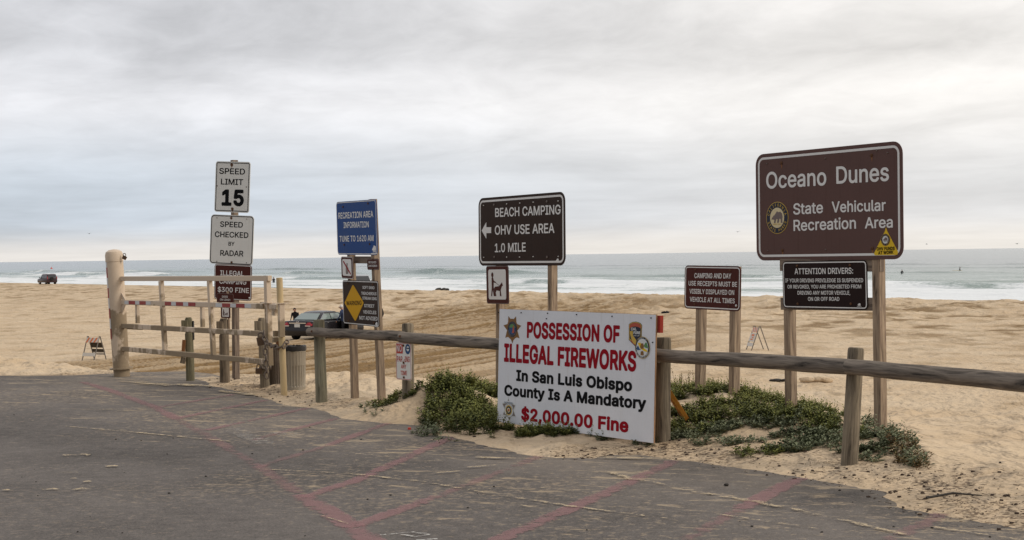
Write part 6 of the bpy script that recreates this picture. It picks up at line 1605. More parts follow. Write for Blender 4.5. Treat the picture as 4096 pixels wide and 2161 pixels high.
    mb = MB(); pl.text(mb, 'CALIFORNIA', c(325, 355), c(715, 405), c(325, 300), 0.0, 0.0066); pl.arc_text(mb, 'STATE PARK PEACE OFFICER', cu, cv, (ru + rv) / 2 * .86, ru * .13, 175, 5, False, 0, 0.0056); mb.build('lettering', M_emb_blue, e)
    bolts(fc, pl, [z5(217, 114), z5(421, 116), z5(660, 121), z5(923, 133), z5(1244, 149), z5(1597, 164), z5(1612, 385), z5(650, 170)], 0.006, M_letter_black)
    # timber frame behind: red batten top corner and orange brace foot
    mb = MB(); mb.bar(pl.pt(pl.W + 0.004, pl.H - 0.165, -0.045), pl.pt(pl.W + 0.004, pl.H - 0.008, -0.045), 0.05, 0.045, pl.U, 0.003); mb.build('batten', M_red_wood, root)
    a_ = P(*z5(1690, 830), 14.45); b_ = P(*D(1722, 1048), 14.75)
    a_ = P(*D(1676, 978), 14.35)
    mb = MB(); mb.bar(a_, b_, 0.045, 0.095, Vector((0.8, 0.6, 0)), 0.003); mb.build('brace', M_orange_wood, root)
fireworks()

# ------------------------------------------------ log fence
def fence():
    A = P(1287, 1617, 18.46); root = thing('log_fence', A, 'weathered grey log rail fence with round notched posts along the asphalt edge', 'fence')
    posts = [((1275, 1279), (1287, 1622), 18.50, 0.070, M_fpost_green), ((1631, 1294), (1633, 1600), 17.05, 0.067, M_fpost), ((2654, 1350), (2650, 1775), 13.93, 0.071, M_fpost), ((3425, 1391), (3396, 1893), 12.25, 0.067, M_fpost), ((2270, 1335), (2272, 1720), 14.95, 0.068, M_fpost), ((4330, 1430), (4318, 2065), 10.45, 0.068, M_fpost)]
    for i, (tp, bp, d, r, mt) in enumerate(posts):
        t = P(*tp, d + 0.08); b = P(*bp, d)
        b = b + (b - t).normalized() * 0.35
        L = (t - b).length; ax = (t - b).normalized()
        mb = MB()
        pts = [b, b.lerp(t, 0.3), b.lerp(t, 0.62), t - ax * 0.19, t - ax * 0.185, t - ax * 0.03, t - ax * 0.008, t]
        rr_ = [r * 1.04, r * 1.03, r, r * 0.98, r * 1.0, r * 1.0, r * 0.95, r * 0.80]
        mb.tube(pts, rr_, 18, True, 0.05, i + 5)
        mb.build('post', mt, root, smooth=True)
    rails = [((1238, 1328), 18.50, (1612, 1346), 17.02, 0.056, 0.060), ((1606, 1350), 17.0, (2640, 1424), 13.93, 0.062, 0.066), ((2628, 1421), 13.88, (3400, 1468), 12.22, 0.060, 0.066), ((3392, 1467), 12.2, (4400, 1560), 10.3, 0.062, 0.070)]
    for i, (a, da, b, db, ra, rb) in enumerate(rails):
        p = P(*a, da); q = P(*b, db)
        n = 9; rr = random.Random(i + 40)
        pts = [p.lerp(q, k / n) + Vector((0, 0, rr.uniform(-.004, .004))) for k in range(n + 1)]
        pts[0] = p; pts[-1] = q
        rad = [ra + (rb - ra) * k / n + rr.uniform(-.002, .002) for k in range(n + 1)]
        ax = (q - p).normalized()
        pts = [p - ax * 0.006] + pts + [q + ax * 0.006]; rad = [ra * .86] + rad + [rb * .86]
        mb = MB(); mb.tube(pts, rad, 20, True, 0.045, i + 60); mb.build('rail', M_rail, root, smooth=True)
    for px, d in ((z8(1205, 337), 12.13), (zb(1180, 490), 16.94), (zb(1215, 490), 16.93), (zb(178, 432), 18.36), (zb(140, 430), 18.38)):
        c = P(*px, d - 0.02); mb = MB(); n = (CAM - c).normalized(); mb.tube([c - n * 0.02, c + n * 0.012], 0.014, 10); mb.build('bolt', M_rust, root)
fence()

# ------------------------------------------------ no parking plate on the fence post
def noparking():
    pl = Plate(zb(1133, 560), zb(1310, 568), zb(1323, 1012), zb(1137, 997), 16.85, 1.01)
    root = thing('parking_sign', pl.pt(pl.W / 2, 0), 'small scuffed white no parking plate with red block, hung on a fence post', 'sign')
    p = make_sign(root, pl, M_white_sign, r=0.03, border=M_red_paint, inset=0.005, bw=0.005, thick=0.003)
    a = pl.uv(*zb(1140, 567)); b = pl.uv(*zb(1215, 694)); mb = MB(); pl.slab(mb, [(a[0] + .004, a[1] - .012), (a[0] + .004, b[1]), (b[0], b[1]), (b[0], a[1] - .012)], 0.0002, 0.0019); blk = mb.build('red_block', M_red_paint, p)
    mb = MB(); pl.text(mb, 'NO', zb(1146, 669), zb(1205, 671), zb(1146, 592), 0.01, 0.003); mb.build('lettering', M_emb_white, blk)
    def dr(mb):
        T = lambda s, a, b, t: pl.text(mb, s, zb(*a), zb(*b), zb(*t), 0.004)
        T('PAR', (1148, 788), (1212, 792), (1148, 722)); T('ING', (1240, 794), (1298, 797), (1240, 726)); T('ANY', (1195, 869), (1256, 872), (1195, 820)); T('TIME', (1190, 947), (1265, 950), (1190, 895))
        pl.slab(mb, pl.poly_px([zb(1222, 793), zb(1228, 793), zb(1238, 760), zb(1234, 758)]), 0.0002, 0.0022)
    lettering(p, M_red_paint, dr)
    cu, cv = pl.uv(*zb(1273, 642)); mb = MB(); pl.slab(mb, pl.disc(cu, cv, 0.042, 0.058, 14), 0.0002, 0.002); st = mb.build('sticker', M_emb_blue, p); st['label'] = 'small blue oval sticker'
    mb = MB(); pl.slab(mb, pl.disc(cu + .004, cv + .006, 0.022, 0.03, 10), 0.001, 0.003); mb.build('sticker_print', M_emb_white, st)
    mb = MB(); pl.slab(mb, [(cu - .015, cv + .004), (cu + .028, cv + .004), (cu + .028, cv + .016), (cu - .015, cv + .016)], 0.001, 0.0038); mb.build('band_print', M_letter_black, st)
    bolts(p, pl, [zb(1224, 597), zb(1226, 801), zb(1229, 974)], 0.013, M_rust, 0.02)
noparking()

# ------------------------------------------------ gate
GD0, GD1 = 23.3, 19.95             # how far the two ends of the gate leaf stand
def gate():
    b = P(*zg(205, 1235), 23.3); t = P(*zg(128, 45), 23.3)
    root = thing('barrier_gate', b, 'cream painted steel swing gate smeared with mud, hung on a thick round post', 'gate')
    ax = (t - b).normalized(); L = (t - b).length
    mb = MB(); R = 0.132
    mb.tube([b - ax * 0.25, b.lerp(t, .3), b.lerp(t, .6), t - ax * 0.19], [R * .93, R * .96, R, R * 1.0], 28)
    hp = mb.build('hinge_post', M_gate, root, smooth=True)
    mb = MB(); mb.tube([t - ax * 0.188, t - ax * 0.185, t - ax * 0.08, t - ax * 0.035, t - ax * 0.005, t + ax * 0.006], [R * 1.0, R * 1.03, R * 1.03, R * .93, R * .6, R * .12], 28)
    mb.build('cap', M_gate, hp, smooth=True)
    f = b.lerp(t, 0.066); mb = MB(); mb.tube([f - ax * 0.012, f + ax * 0.012], [0.178, 0.178], 28); mb.build('flange', M_gate, hp, smooth=True)
    # reflective bands up the far side of the post
    for k in range(8):
        s0 = 0.30 + k * 0.08; c0 = b.lerp(t, s0); c1 = b.lerp(t, s0 + 0.08)
        mb = MB()
        vs = []
        for c in (c0, c1):
            for a in np.radians(np.linspace(176, 226, 6)):
                vs.append(c + Vector((math.cos(a), math.sin(a), 0)) * (R * 1.005))
        mb.add(vs, [(i, i + 1, 7 + i, 6 + i) for i in range(5)])
        mb.build('reflector_band', M_stripe_red if k % 2 == 0 else M_stripe_white, hp)
    # leaf: local frame so that the bars stay straight and square
    leaf_dir = (P(*zg(1570, 320), GD1) - P(*zg(180, 317), GD0)); leaf_dir.z = 0; leaf_dir.normalize()
    nrm = Vector((leaf_dir.y, -leaf_dir.x, 0))
    def gp(x, y):                   # a point of the leaf's plane seen at that pixel
        o = P(*zg(1570, 320), GD1); d = ray(*zg(x, y)); k = (o - CAM).dot(nrm) / d.dot(nrm)
        return CAM + d * k
    rails = [((165, 317), (1592, 313)), ((160, 536), (1545, 575)), ((170, 756), (1545, 834)), ((190, 970), (1560, 1096))]
    robj = []
    for i, (a, c) in enumerate(rails):
        mb = MB(); mb.bar(gp(*a), gp(*c), 0.06, 0.072, nrm, 0.006); robj.append(mb.build('rail', M_gate, root))
    for (x0, y0, x1, y1, w) in ((575, 340, 612, 985, 0.068), (1029, 338, 1066, 1030, 0.062)):
        mb = MB(); mb.bar(gp(x0, y0) + nrm * 0.004, gp(x1, y1) + nrm * 0.004, 0.062, w, nrm, 0.005); mb.build('upright', M_gate, root)
    for (x0, y0, x1, y1) in ((332, 560, 336, 735), (941, 585, 945, 770)):
        mb = MB(); mb.bar(gp(x0, y0) - nrm * 0.03, gp(x1, y1) - nrm * 0.03, 0.05, 0.06, nrm, 0.005); mb.build('upright', M_gate, root)
    mb = MB(); mb.bar(gp(1566, 288), gp(1592, 1130), 0.075, 0.074, nrm, 0.006); ep = mb.build('end_upright', M_gate, root)
    mb = MB(); p = gp(1570, 541); mb.box(p + nrm * 0.004, 0.19, 0.12, 0.012, Matrix((leaf_dir, nrm, Vector((0, 0, 1)))).transposed()); mb.build('plate', M_gate, ep)
    # striped tape on the second rail
    a0, a1 = gp(160, 536), gp(1545, 575)
    segs = [(248, 285, 0), (288, 348, 1), (348, 387, 0), (387, 448, 1), (448, 492, 0), (626, 686, 1), (686, 730, 0), (730, 798, 1), (798, 845, 0), (845, 912, 1), (1103, 1163, 0), (1163, 1240, 1), (1240, 1293, 0), (1293, 1375, 1), (1375, 1436, 0)]
    ln = a1 - a0
    for x0, x1, rd in segs:
        y = lambda x: 536 + (x - 160) / 1385 * 39
        p0 = gp(x0, y(x0)); p1 = gp(x1, y(x1))
        mb = MB(); mb.bar(p0 - nrm * -0.031, p1 - nrm * -0.031, 0.004, 0.052, nrm, 0.0008); mb.build('reflector_band', M_stripe_red if rd else M_stripe_white, robj[1])
    # hinge gussets welded on the post
    for (pts) in ([(135, 205), (183, 297), (183, 337), (150, 335)], [(198, 425), (247, 515), (217, 515)], [(205, 562), (247, 562), (217, 640)]):
        q = [gp(*k) + nrm * 0.02 for k in pts]; q2 = [p_ - nrm * 0.012 for p_ in q]
        n = len(q); mb = MB(); mb.add(q + q2, [tuple(range(n)), tuple(range(2 * n - 1, n - 1, -1))] + [(i, n + i, n + (i + 1) % n, (i + 1) % n) for i in range(n)]); mb.build('gusset', M_gate, hp)
    # short stay under the third rail
    mb = MB(); mb.bar(gp(240, 785) - nrm * 0.03, gp(390, 792) - nrm * 0.03, 0.02, 0.02, nrm); mb.build('stay', M_gate, root)
    # latch stub reaching toward the yellow pole
    mb = MB(); mb.bar(gp(1600, 577), gp(1672, 580), 0.06, 0.068, nrm, 0.005); mb.build('latch_stub', M_gate, root)
    for x, y0, y1 in ((1637, 603, 662),):
        mb = MB(); mb.bar(gp(x, y0), gp(x, y1), 0.055, 0.075, nrm, 0.005); mb.build('latch_block', M_gate, root)
gate()

def pole():
    b = P(*zh(716, 1322), 19.5); t = P(*zg(1680, 307), 19.5)
    root = thing('latch_pole', b, 'slim yellow steel pole with bolted cream sleeve beside the rubbish bins', 'pole')
    ax = (t - b).normalized()
    mb = MB(); mb.tube([b - ax * 0.3, b.lerp(t, .5), t - ax * 0.006, t], [0.043, 0.0425, 0.042, 0.036], 18); mb.build('shaft', M_pole, root, smooth=True)
    s0 = P(*zg(1700, 548), 19.42); s1 = P(*zg(1702, 862), 19.42)
    nrm = Vector((0.45, -0.9, 0)); mb = MB(); mb.bar(s1, s0, 0.075, 0.06, Vector((0.9, 0.45, 0)), 0.006); mb.build('sleeve', M_gate, root)
    for y0, y1, x in ((805, 860, 1650), (866, 914, 1645)):
        mb = MB(); mb.bar(P(*zg(x, y0), 19.55), P(*zg(x, y1), 19.55), 0.075, 0.05, Vector((0.9, 0.45, 0)), 0.004); mb.build('latch_block', M_gate, root)
    pr = P(*zg(1695, 547), 19.42); mb = MB(); mb.box(pr, 0.2, 0.1, 0.008, Matrix(((0.9, 0.45, 0), (-0.45, 0.9, 0), (0, 0, 1))).transposed()); mb.build('cap_plate', M_gate, root)
    g = [P(*zg(1645, 915), 19.53), P(*zg(1690, 890), 19.53), P(*zg(1692, 1048), 19.53)]; g2 = [p + Vector((0, .01, 0)) for p in g]
    mb = MB(); mb.add(g + g2, [(0, 1, 2), (5, 4, 3), (0, 3, 4, 1), (1, 4, 5, 2), (2, 5, 3, 0)]); mb.build('gusset', M_rust_stain, root)
pole()

def chain_path(pts, name, label, link=0.052, r=0.0075, group=None):
    pts = [Vector(p) for p in pts]
    seg = [(b - a).length for a, b in zip(pts, pts[1:])]; tot = sum(seg)
    n = max(2, int(tot / (link * 0.98)))
    mb = MB()
    def at(d):
        for a, b, l in zip(pts, pts[1:], seg):
            if d <= l: return a.lerp(b, d / l), (b - a).normalized()
            d -= l
        return pts[-1], (pts[-1] - pts[-2]).normalized()
    for i in range(n):
        c, dr = at(tot * (i + .5) / n)
        s = Vector((0, 0, 1)) if abs(dr.z) < .8 else Vector((0.3, -0.95, 0))
        s = (s - dr * s.dot(dr)).normalized(); ax = s if i % 2 else dr.cross(s)
        mb.torus(c, link * 0.34, r, ax, (dr, link * 0.5), 12, 6)
    o = mb.build(name, M_chain, smooth='all')
    tag(o, label, 'chain', group)
q = lambda x, y, d: P(*zh(x, y), d)
chain_path([q(470, 525, 19.86), q(478, 620, 19.84), q(500, 660, 19.8), q(560, 705, 19.62), q(650, 728, 19.44), q(715, 710, 19.42), q(745, 670, 19.46), q(742, 640, 19.52)], 'chain', 'rusty chain looped from the gate end round the yellow pole', 0.075, 0.011)
chain_path([q(486, 670, 19.8), q(490, 780, 19.8), q(496, 900, 19.8), q(502, 1000, 19.8), q(505, 1100, 19.8)], 'chain', 'rusty chain hanging straight down the gate end', 0.075, 0.011)
chain_path([q(420, 985, 20.69), q(450, 975, 20.63), q(500, 985, 20.61), q(545, 960, 20.65), q(540, 935, 20.69)], 'chain', 'short rusty chain wrapped low round a timber post', 0.075, 0.012)

def lock(c, s, label, R=None):
    mb = MB(); mb.box(c, 0.065 * s, 0.03 * s, 0.055 * s, R, 0.006); b = mb.build('padlock', M_lock)
    mb = MB(); mb.torus(c + Vector((0, 0, 0.035 * s)), 0.021 * s, 0.006 * s, (0, 1, 0.0), (Vector((0, 0, 1)), 0.02 * s)); mb.build('shackle', M_chain, b)
    tag(b, label, 'padlock', 'padlocks at the gate')
Rl = Matrix.Rotation(math.radians(30), 3, 'Y')
lock(P(*zg(229, 120), 23.22), 1.0, 'brass brown padlock hanging at the top of the gate hinge post', Rl)
lock(q(432, 650, 19.95), 1.7, 'blocky padlock holding the chain on the gate end', Matrix.Rotation(math.radians(80), 3, 'Y'))
lock(q(410, 1010, 20.62), 1.4, 'dark padlock on the low chain round a timber post')

# ------------------------------------------------ timber posts by the gate
def bollards():
    specs = [((754, 1270), (762.5, 1545), 22.3, 0.062, M_bollard_green, 'olive timber post with orange strap behind the middle of the gate', True),
             ((895, 1274), (900, 1552), 21.75, 0.070, M_bollard, 'brown timber post carrying small dogs on leash plates', False),
             ((1047, 1272), (1061, 1572), 20.75, 0.063, M_fpost, 'grey timber post behind the chained end of the gate', False)]
    for i, (tp, bp, d, r, mt, lab, strap) in enumerate(specs):
        t = P(*tp, d); b = P(*bp, d); ax = (t - b).normalized()
        root = thing('timber_post', b, lab, 'post', 'timber posts by the gate')
        mb = MB(); mb.tube([b - ax * 0.3, b.lerp(t, .4), t - ax * 0.24, t - ax * 0.235, t - ax * 0.03, t], [r * 1.05, r * 1.02, r * .98, r * .86, r * .88, r * .66], 16, True, 0.05, i + 90)
        mb.build('shaft', mt, root, smooth=True)
        # notched cap where a rail once lay
        mb = MB(); c = t - ax * 0.10; mb.box(c + Vector((-0.045, -0.05, -0.005)), 0.10, 0.07, 0.13, None, 0.012); mb.build('notched_cap', mt, root)
        if strap:
            p0 = P(*zg(788, 890), d - 0.08); p1 = P(*zg(775, 1060), d - 0.08); p2 = P(*zg(768, 1105), d - 0.08)
            mb = MB(); mb.bar(p1, p0, 0.05, 0.02, Vector((1, 0, 0)), 0.003); s = mb.build('strap', M_rust_stain, root)
            mb = MB(); mb.bar(P(*zg(772, 1110), d - 0.09), P(*zg(785, 1050), d - 0.09), 0.07, 0.05, Vector((1, 0, 0)), 0.01); mb.build('strap_end', M_bollard, root)
            mb = MB(); mb.bar(P(*zg(877, 890), d), P(*zg(873, 712), d), 0.02, 0.05, Vector((1, 0, 0)), 0.003); mb.build('side_bracket', M_bag, root)
        if i == 1:
            x0, y0 = zg(1213, 690); 
            mb = MB(); mb.bar(P(x0, 1330, d - .02), P(x0 - 8, 1165, d - .02), 0.025, 0.025); mb.build('slim_stake', M_post, root)
            pl = Plate(z2(180, 1198), z2(322, 1203), z2(326, 1295), z2(183, 1288), d - 0.12, 1.01)
            p = make_sign(root, pl, M_maroon, 'small_plate', 'small brown plate above the pictogram', r=0.03, border=M_bear, inset=0.003, bw=0.005, thick=0.003)
            lettering(p, M_letter, lambda mb: (pl.text(mb, 'DOGS', z2(227, 1236), z2(275, 1237), z2(227, 1219), 0.0), pl.text(mb, 'ON LEASH', z2(210, 1260), z2(295, 1263), z2(210, 1244), 0.0)))
            pd = Plate(zg(1131, 570), zg(1220, 573), zg(1222, 688), zg(1133, 684), d - 0.12, 1.01)
            p = make_sign(root, pd, M_maroon, 'small_plate', 'small dog pictogram plate', r=0.02, border=None, thick=0.003)
            mb = MB(); a = pd.uv(*zg(1145, 585)); c_ = pd.uv(*zg(1209, 675)); pd.slab(mb, rrect(a[0], c_[1], c_[0], a[1], 0.01), 0.0002, 0.002); w = mb.build('pictogram_face', M_letter, p)
            mb = MB()
            u, v = pd.uv(*zg(1160, 612)); pd.slab(mb, pd.disc(u, v, 0.012, 0.014, 10), 0.001, 0.003)
            pd.slab(mb, pd.poly_px([zg(*k) for k in [(1155, 620), (1163, 620), (1168, 634), (1176, 640), (1165, 640), (1166, 662), (1156, 662)]]), 0.001, 0.003)
            pd.slab(mb, pd.poly_px([zg(*k) for k in [(1170, 662), (1172, 645), (1188, 642), (1194, 632), (1198, 640), (1194, 662), (1189, 662), (1188, 652), (1177, 652), (1175, 662)]]), 0.001, 0.003)
            mb.build('pictogram_print', M_maroon, w)
bollards()

# ------------------------------------------------ rubbish bins
def bins():
    def can(c, r, h, mat, label, n=96, rib=0.085, bag=True):
        root = thing('rubbish_bin', c, label, 'rubbish bin', 'rubbish bins by the gate')
        mb = MB(); rings = []
        for z, k, rb in ((0, .97, 0), (0.03, .97, 0), (0.035, .93, 0), (0.075, .93, 0), (0.09, .93, 1), (h * .88, 1.0, 1), (h * .90, 1.0, 0), (h * .965, 1.0, 0), (h * .97, 1.035, 0), (h, 1.035, 0)):
            rings.append([c + Vector((math.cos(2 * math.pi * i / n) * r * k * (1 - (rib if rb and i % 4 < 2 else 0)), math.sin(2 * math.pi * i / n) * r * k * (1 - (rib if rb and i % 4 < 2 else 0)), z)) for i in range(n)])
        mb.loft(rings, True, False); mb.add([p for p in rings[0]], [tuple(range(n))])
        inner = [[c + Vector((math.cos(2 * math.pi * i / n) * r * k, math.sin(2 * math.pi * i / n) * r * k, z)) for i in range(n)] for z, k in ((h, 1.035), (h * .97, 0.98), (h * .6, .95))]
        mb.loft(inner, True, False); mb.add(inner[-1], [tuple(range(n))])
        mb.build('can', mat, root, smooth=True)
        if bag:
            rr = random.Random(5); mb = MB(); rg = []
            for z, k in ((h * .93, 1.05), (h * .985, 1.06), (h * 1.035, 1.05), (h * 1.04, 0.97), (h * .93, .9)):
                rg.append([c + Vector((math.cos(2 * math.pi * i / 48) * r * k * (1 + rr.uniform(-.012, .012)), math.sin(2 * math.pi * i / 48) * r * k * (1 + rr.uniform(-.012, .012)), z + rr.uniform(-.012, .008))) for i in range(48)])
            mb.loft(rg, True, True); mb.build('bin_liner', M_bag, root, smooth=True)
    b = P(1177, 1568, 20.1); can(Vector((b.x, b.y, b.z)), 0.162, 0.60, M_can, 'ribbed galvanised rubbish bin with black liner beside the yellow pole')
    b = P(1112, 1556, 20.9); can(Vector((b.x, b.y, b.z)), 0.125, 0.62, M_can_dark, 'dark rusty rubbish bin half hidden behind the yellow pole', bag=False)
bins()

# ------------------------------------------------ barricades
def barricade(c, wx, sp, W, S, H, label, lines):
    c = Vector(c); wx = Vector(wx).normalized(); sp = Vector(sp).normalized()
    root = thing('folding_barricade', c, label, 'barricade', 'folding barricades on the beach')
    top = Vector((0, 0, H))
    for side, sg in ((-1, -1), (1, -1), (-1, 1), (1, 1)):
        foot = c + wx * (side * W / 2) + sp * (sg * S / 2); apex = c + wx * (side * W / 2) + top + sp * (sg * 0.02)
        foot.z = tz(foot.x, foot.y) - 0.02
        mb = MB(); mb.bar(foot, apex, 0.035, 0.035, wx, 0.003); mb.build('leg', M_steel, root)
    def board(f0, f1, sg, mat, off=0.0, name='board'):
        def pt(f, s_): return c + wx * (s_ * (W / 2 + 0.01)) + Vector((0, 0, H * f)) + sp * (sg * (S / 2 * (1 - f) + 0.03 + off))
        a, b = pt((f0 + f1) / 2, -1), pt((f0 + f1) / 2, 1)
        mb = MB(); up = (pt(f1, 0) - pt(f0, 0)); nn = wx.cross(up).normalized()
        mb.bar(a, b, 0.018, up.length, nn, 0.002); return mb.build(name, mat, root), pt
    bd, pt = board(0.74, 0.94, -1, M_board_white)
    mb_o = MB()
    for k in range(-1, 5):
        f = lambda x: max(-1, min(1, x))
        x0 = -1 + k * 0.62
        a = [(x0, .74), (x0 + .3, .74), (x0 + .62, .94), (x0 + .32, .94)]
        q_ = []
        for x, z in a:
            xx = f(x); zz = z
            if xx != x and abs(a[2][0] - a[1][0]) > 0: zz = min(.94, max(.74, z + (xx - x) / 0.32 * 0.2))
            q_.append((xx, zz))
        if abs(poly_area(q_)) < 1e-3: continue
        vs = [pt(z, x) - sp * 0.011 for x, z in q_]
        mb_o.add(vs, [(0, 1, 2, 3)])
    mb_o.build('stripe', M_board_orange, bd)
    board(0.16, 0.30, -1, M_board_white)
    if lines:
        b2, pt2 = board(0.36, 0.70, -1, M_board_white, 0.0, 'notice')
        mb = MB()
        for x0, x1, z0, z1 in ((-.5, .5, .58, .66), (-.45, .1, .50, .55), (-.45, .45, .42, .47)):
            mb.add([pt2(z0, x0) - sp * .011, pt2(z0, x1) - sp * .011, pt2(z1, x1) - sp * .011, pt2(z1, x0) - sp * .011], [(0, 1, 2, 3)])
        mb.build('notice_print', M_board_orange, b2)
    if not lines:
        board(0.50, 0.72, 1, M_dark_board); board(0.30, 0.44, 1, M_dark_board)
        board(0.18, 0.28, 1, M_board_white)
zc = zoomer(80, 1040, 3.235)
c = GT(*zc(960, 1296)); barricade(c, (0.86, -0.5, 0), (0.5, 0.86, 0), 0.70, 0.72, 1.0, 'orange and white striped folding barricade on the sand near the gate post', False)
c = GT(*z6(688, 728)); barricade(c, (-0.20, 0.98, 0), (0.98, 0.20, 0), 0.62, 0.80, 1.02, 'folding barricade seen edge on, with red and white notice, on sand beyond the rail', True)


# ------------------------------------------------ vehicles
def wheel(root, M, y, x, r, w, name='wheel'):
    mb = MB(M); sg = 1 if x > 0 else -1
    n = 24; prof = [(0.0, r * .62), (0.0, r * .93), (w * .12, r), (w * .88, r), (w, r * .93), (w, r * .62)]
    rings = [[Vector((x - sg * a, y + b * math.cos(2 * math.pi * i / n), r + b * math.sin(2 * math.pi * i / n))) for i in range(n)] for a, b in prof]
    mb.loft(rings, True, True); wh = mb.build(name, M_tyre, root, smooth=True)
    mb = MB(M); rings = [[Vector((x + sg * (0.004 - a), y + b * math.cos(2 * math.pi * i / n), r + b * math.sin(2 * math.pi * i / n))) for i in range(n)] for a, b in ((0, r * .62), (-.012, r * .5), (0.015, r * .35), (-.01, r * .12))]
    mb.loft(rings, True, True); mb.build('rim', M_rim, wh, smooth=True)

def body_loft(mb, prof, slices):
    """prof: closed list of (y, z); slices: (x, shrink y, drop top, raise bottom)"""
    ys = [p[0] for p in prof]; y0, y1 = min(ys), max(ys); zs = [p[1] for p in prof]; zb_, zt_ = min(zs), max(zs)
    rings = []
    for x, sy, dt, rb in slices:
        r = []
        for y, z in prof:
            k = (z - zb_) / (zt_ - zb_)
            yy = (y0 + y1) / 2 + (y - (y0 + y1) / 2) * (1 - sy)
            r.append(Vector((x, yy, z - dt * max(0, (k - .5) * 2) + rb * max(0, (.5 - k) * 2))))
        rings.append(r)
    mb.loft(rings, True, True)

def sedan():
    p0 = GT(*zoomer(1100, 1150, 5.437)(455, 1128))
    th = math.radians(27)
    h = Vector((math.sin(th), math.cos(th), 0)); rt = Vector((math.cos(th), -math.sin(th), 0))
    org = p0 + rt * 0.78 - h * 1.0
    org.z = tz(p0.x, p0.y) - 0.02
    M = Matrix(((rt.x, h.x, 0, org.x), (rt.y, h.y, 0, org.y), (0, 0, 1, org.z), (0, 0, 0, 1)))
    root = thing('parked_car', org, 'dark grey saloon car parked on the sand with its boot toward the fence', 'car', 'vehicles on the beach')
    prof = [(0.16, .24), (0.05, .30), (0.0, .45), (0.0, .60), (0.04, .66), (0.05, .80), (0.09, .96), (0.14, 1.02), (.45, 1.035), (.75, 1.03), (1.3, 1.0), (2.5, .97), (3.6, .96), (3.9, .93), (4.5, .84), (4.85, .74), (4.98, .60), (5.0, .42), (4.92, .28), (4.8, .22)]
    sl = [(-.925, .05, .10, .06), (-.905, .02, .05, .02), (-.84, .008, .012, 0), (-.5, 0, 0, 0), (0, -.006, -.008, 0), (.5, 0, 0, 0), (.84, .008, .012, 0), (.905, .02, .05, .02), (.925, .05, .10, .06)]
    mb = MB(M); body_loft(mb, prof, sl); body = mb.build('body', M_car, root, smooth=True)
    # cabin
    def ring(z, y0, y1, w, c=.12):
        return [Vector(v) for v in ((-w, y0 + c * 1.3, z), (-w + c, y0 + .03, z), (0, y0, z), (w - c, y0 + .03, z), (w, y0 + c * 1.3, z), (w, y1 - c * 1.3, z), (w - c, y1 - .05, z), (0, y1, z), (-w + c, y1 - .05, z), (-w, y1 - c * 1.3, z))]
    mb = MB(M); mb.loft([ring(.96, .68, 3.75, .80), ring(1.03, .72, 3.68, .795), ring(1.36, 1.28, 2.98, .655), ring(1.44, 1.48, 2.78, .60), ring(1.475, 1.75, 2.5, .46)], True, True)
    mb.build('cabin', M_car, root, smooth=True)
    # glazing set a few millimetres proud of the cabin shell
    def pane(name, pts, mat, off):
        c = sum((Vector(p) for p in pts), Vector()) / len(pts); o = Vector(off)
        mb = MB(M); a = [Vector(p) + o for p in pts]; b = [Vector(p) - o * 0.5 for p in pts]; n = len(a)
        mb.add(a + b, [tuple(range(n)), tuple(range(2 * n - 1, n - 1, -1))] + [(i, n + i, n + (i + 1) % n, (i + 1) % n) for i in range(n)])
        return mb.build(name, mat, root)
    pane('rear_window', [(-.70, .765, 1.06), (0, .72, 1.06), (.70, .765, 1.06), (.585, 1.265, 1.365), (0, 1.235, 1.37), (-.585, 1.265, 1.365)], M_glass, (0, -.02, .014))
    pane('windscreen', [(-.66, 3.60, 1.06), (.66, 3.60, 1.06), (.56, 3.02, 1.36), (-.56, 3.02, 1.36)], M_glass, (0, .02, .02))
    for s in (-1, 1):
        pane('side_window', [(s * .785, 1.02, 1.06), (s * .785, 1.95, 1.06), (s * .668, 1.95, 1.35), (s * .664, 1.50, 1.35)], M_glass_dark if s < 0 else M_glass, (s * .012, 0, .005))
        pane('side_window', [(s * .785, 2.02, 1.06), (s * .785, 3.12, 1.06), (s * .668, 2.75, 1.35), (s * .668, 2.02, 1.35)], M_glass, (s * .012, 0, .005))
        # chrome edge behind the rear door window
        mb = MB(M); mb.bar(Vector((s * .80, .98, 1.05)), Vector((s * .675, 1.46, 1.365)), .018, .02); mb.build('window_trim', M_chrome, root)
        mb = MB(M); x0, x1 = s * .50, s * .885
        a = [Vector((x0, .03, .80)), Vector((x1, .07, .77)), Vector((x1 * 1.015, .19, .96)), Vector((x0 + s * .12, .065, .94))]
        b = [v + Vector((0, -.022, .004)) for v in a]; mb.add(a + b, [(0, 1, 2, 3), (7, 6, 5, 4), (0, 4, 5, 1), (1, 5, 6, 2), (2, 6, 7, 3), (3, 7, 4, 0)])
        tl = mb.build('tail_lamp', M_tail, root)
        mb = MB(M); mb.bar(Vector((s * .50, .012, .775)), Vector((s * .80, .03, .765)), .02, .05); mb.build('reversing_lamp', M_lamp_white, tl)
        wheel(root, M, 1.02, s * .885, .335, .225); wheel(root, M, 3.86, s * .885, .335, .225)
        mb = MB(M); mb.ball(Vector((s * 1.0, 3.05, 1.06)), .10, .07, .075, 10, 6); mb.build('wing_mirror', M_car, root, smooth=True)
        mb = MB(M); mb.bar(Vector((s * .935, 1.40, .90)), Vector((s * .935, 1.56, .90)), .02, .03); mb.build('door_handle', M_chrome, root)
    mb = MB(M); mb.bar(Vector((-.52, .045, .915)), Vector((.52, .045, .915)), .02, .045); mb.build('chrome_strip', M_chrome, root)
    mb = MB(M); mb.torus(Vector((0, .05, .985)), .045, .009, (0, 1, 0), (Vector((1, 0, 0)), .04)); mb.build('emblem', M_chrome, root)
    mb = MB(M); mb.bar(Vector((-.17, .018, .79)), Vector((.17, .018, .79)), .012, .17); np_ = mb.build('number_plate', M_emb_white, root)
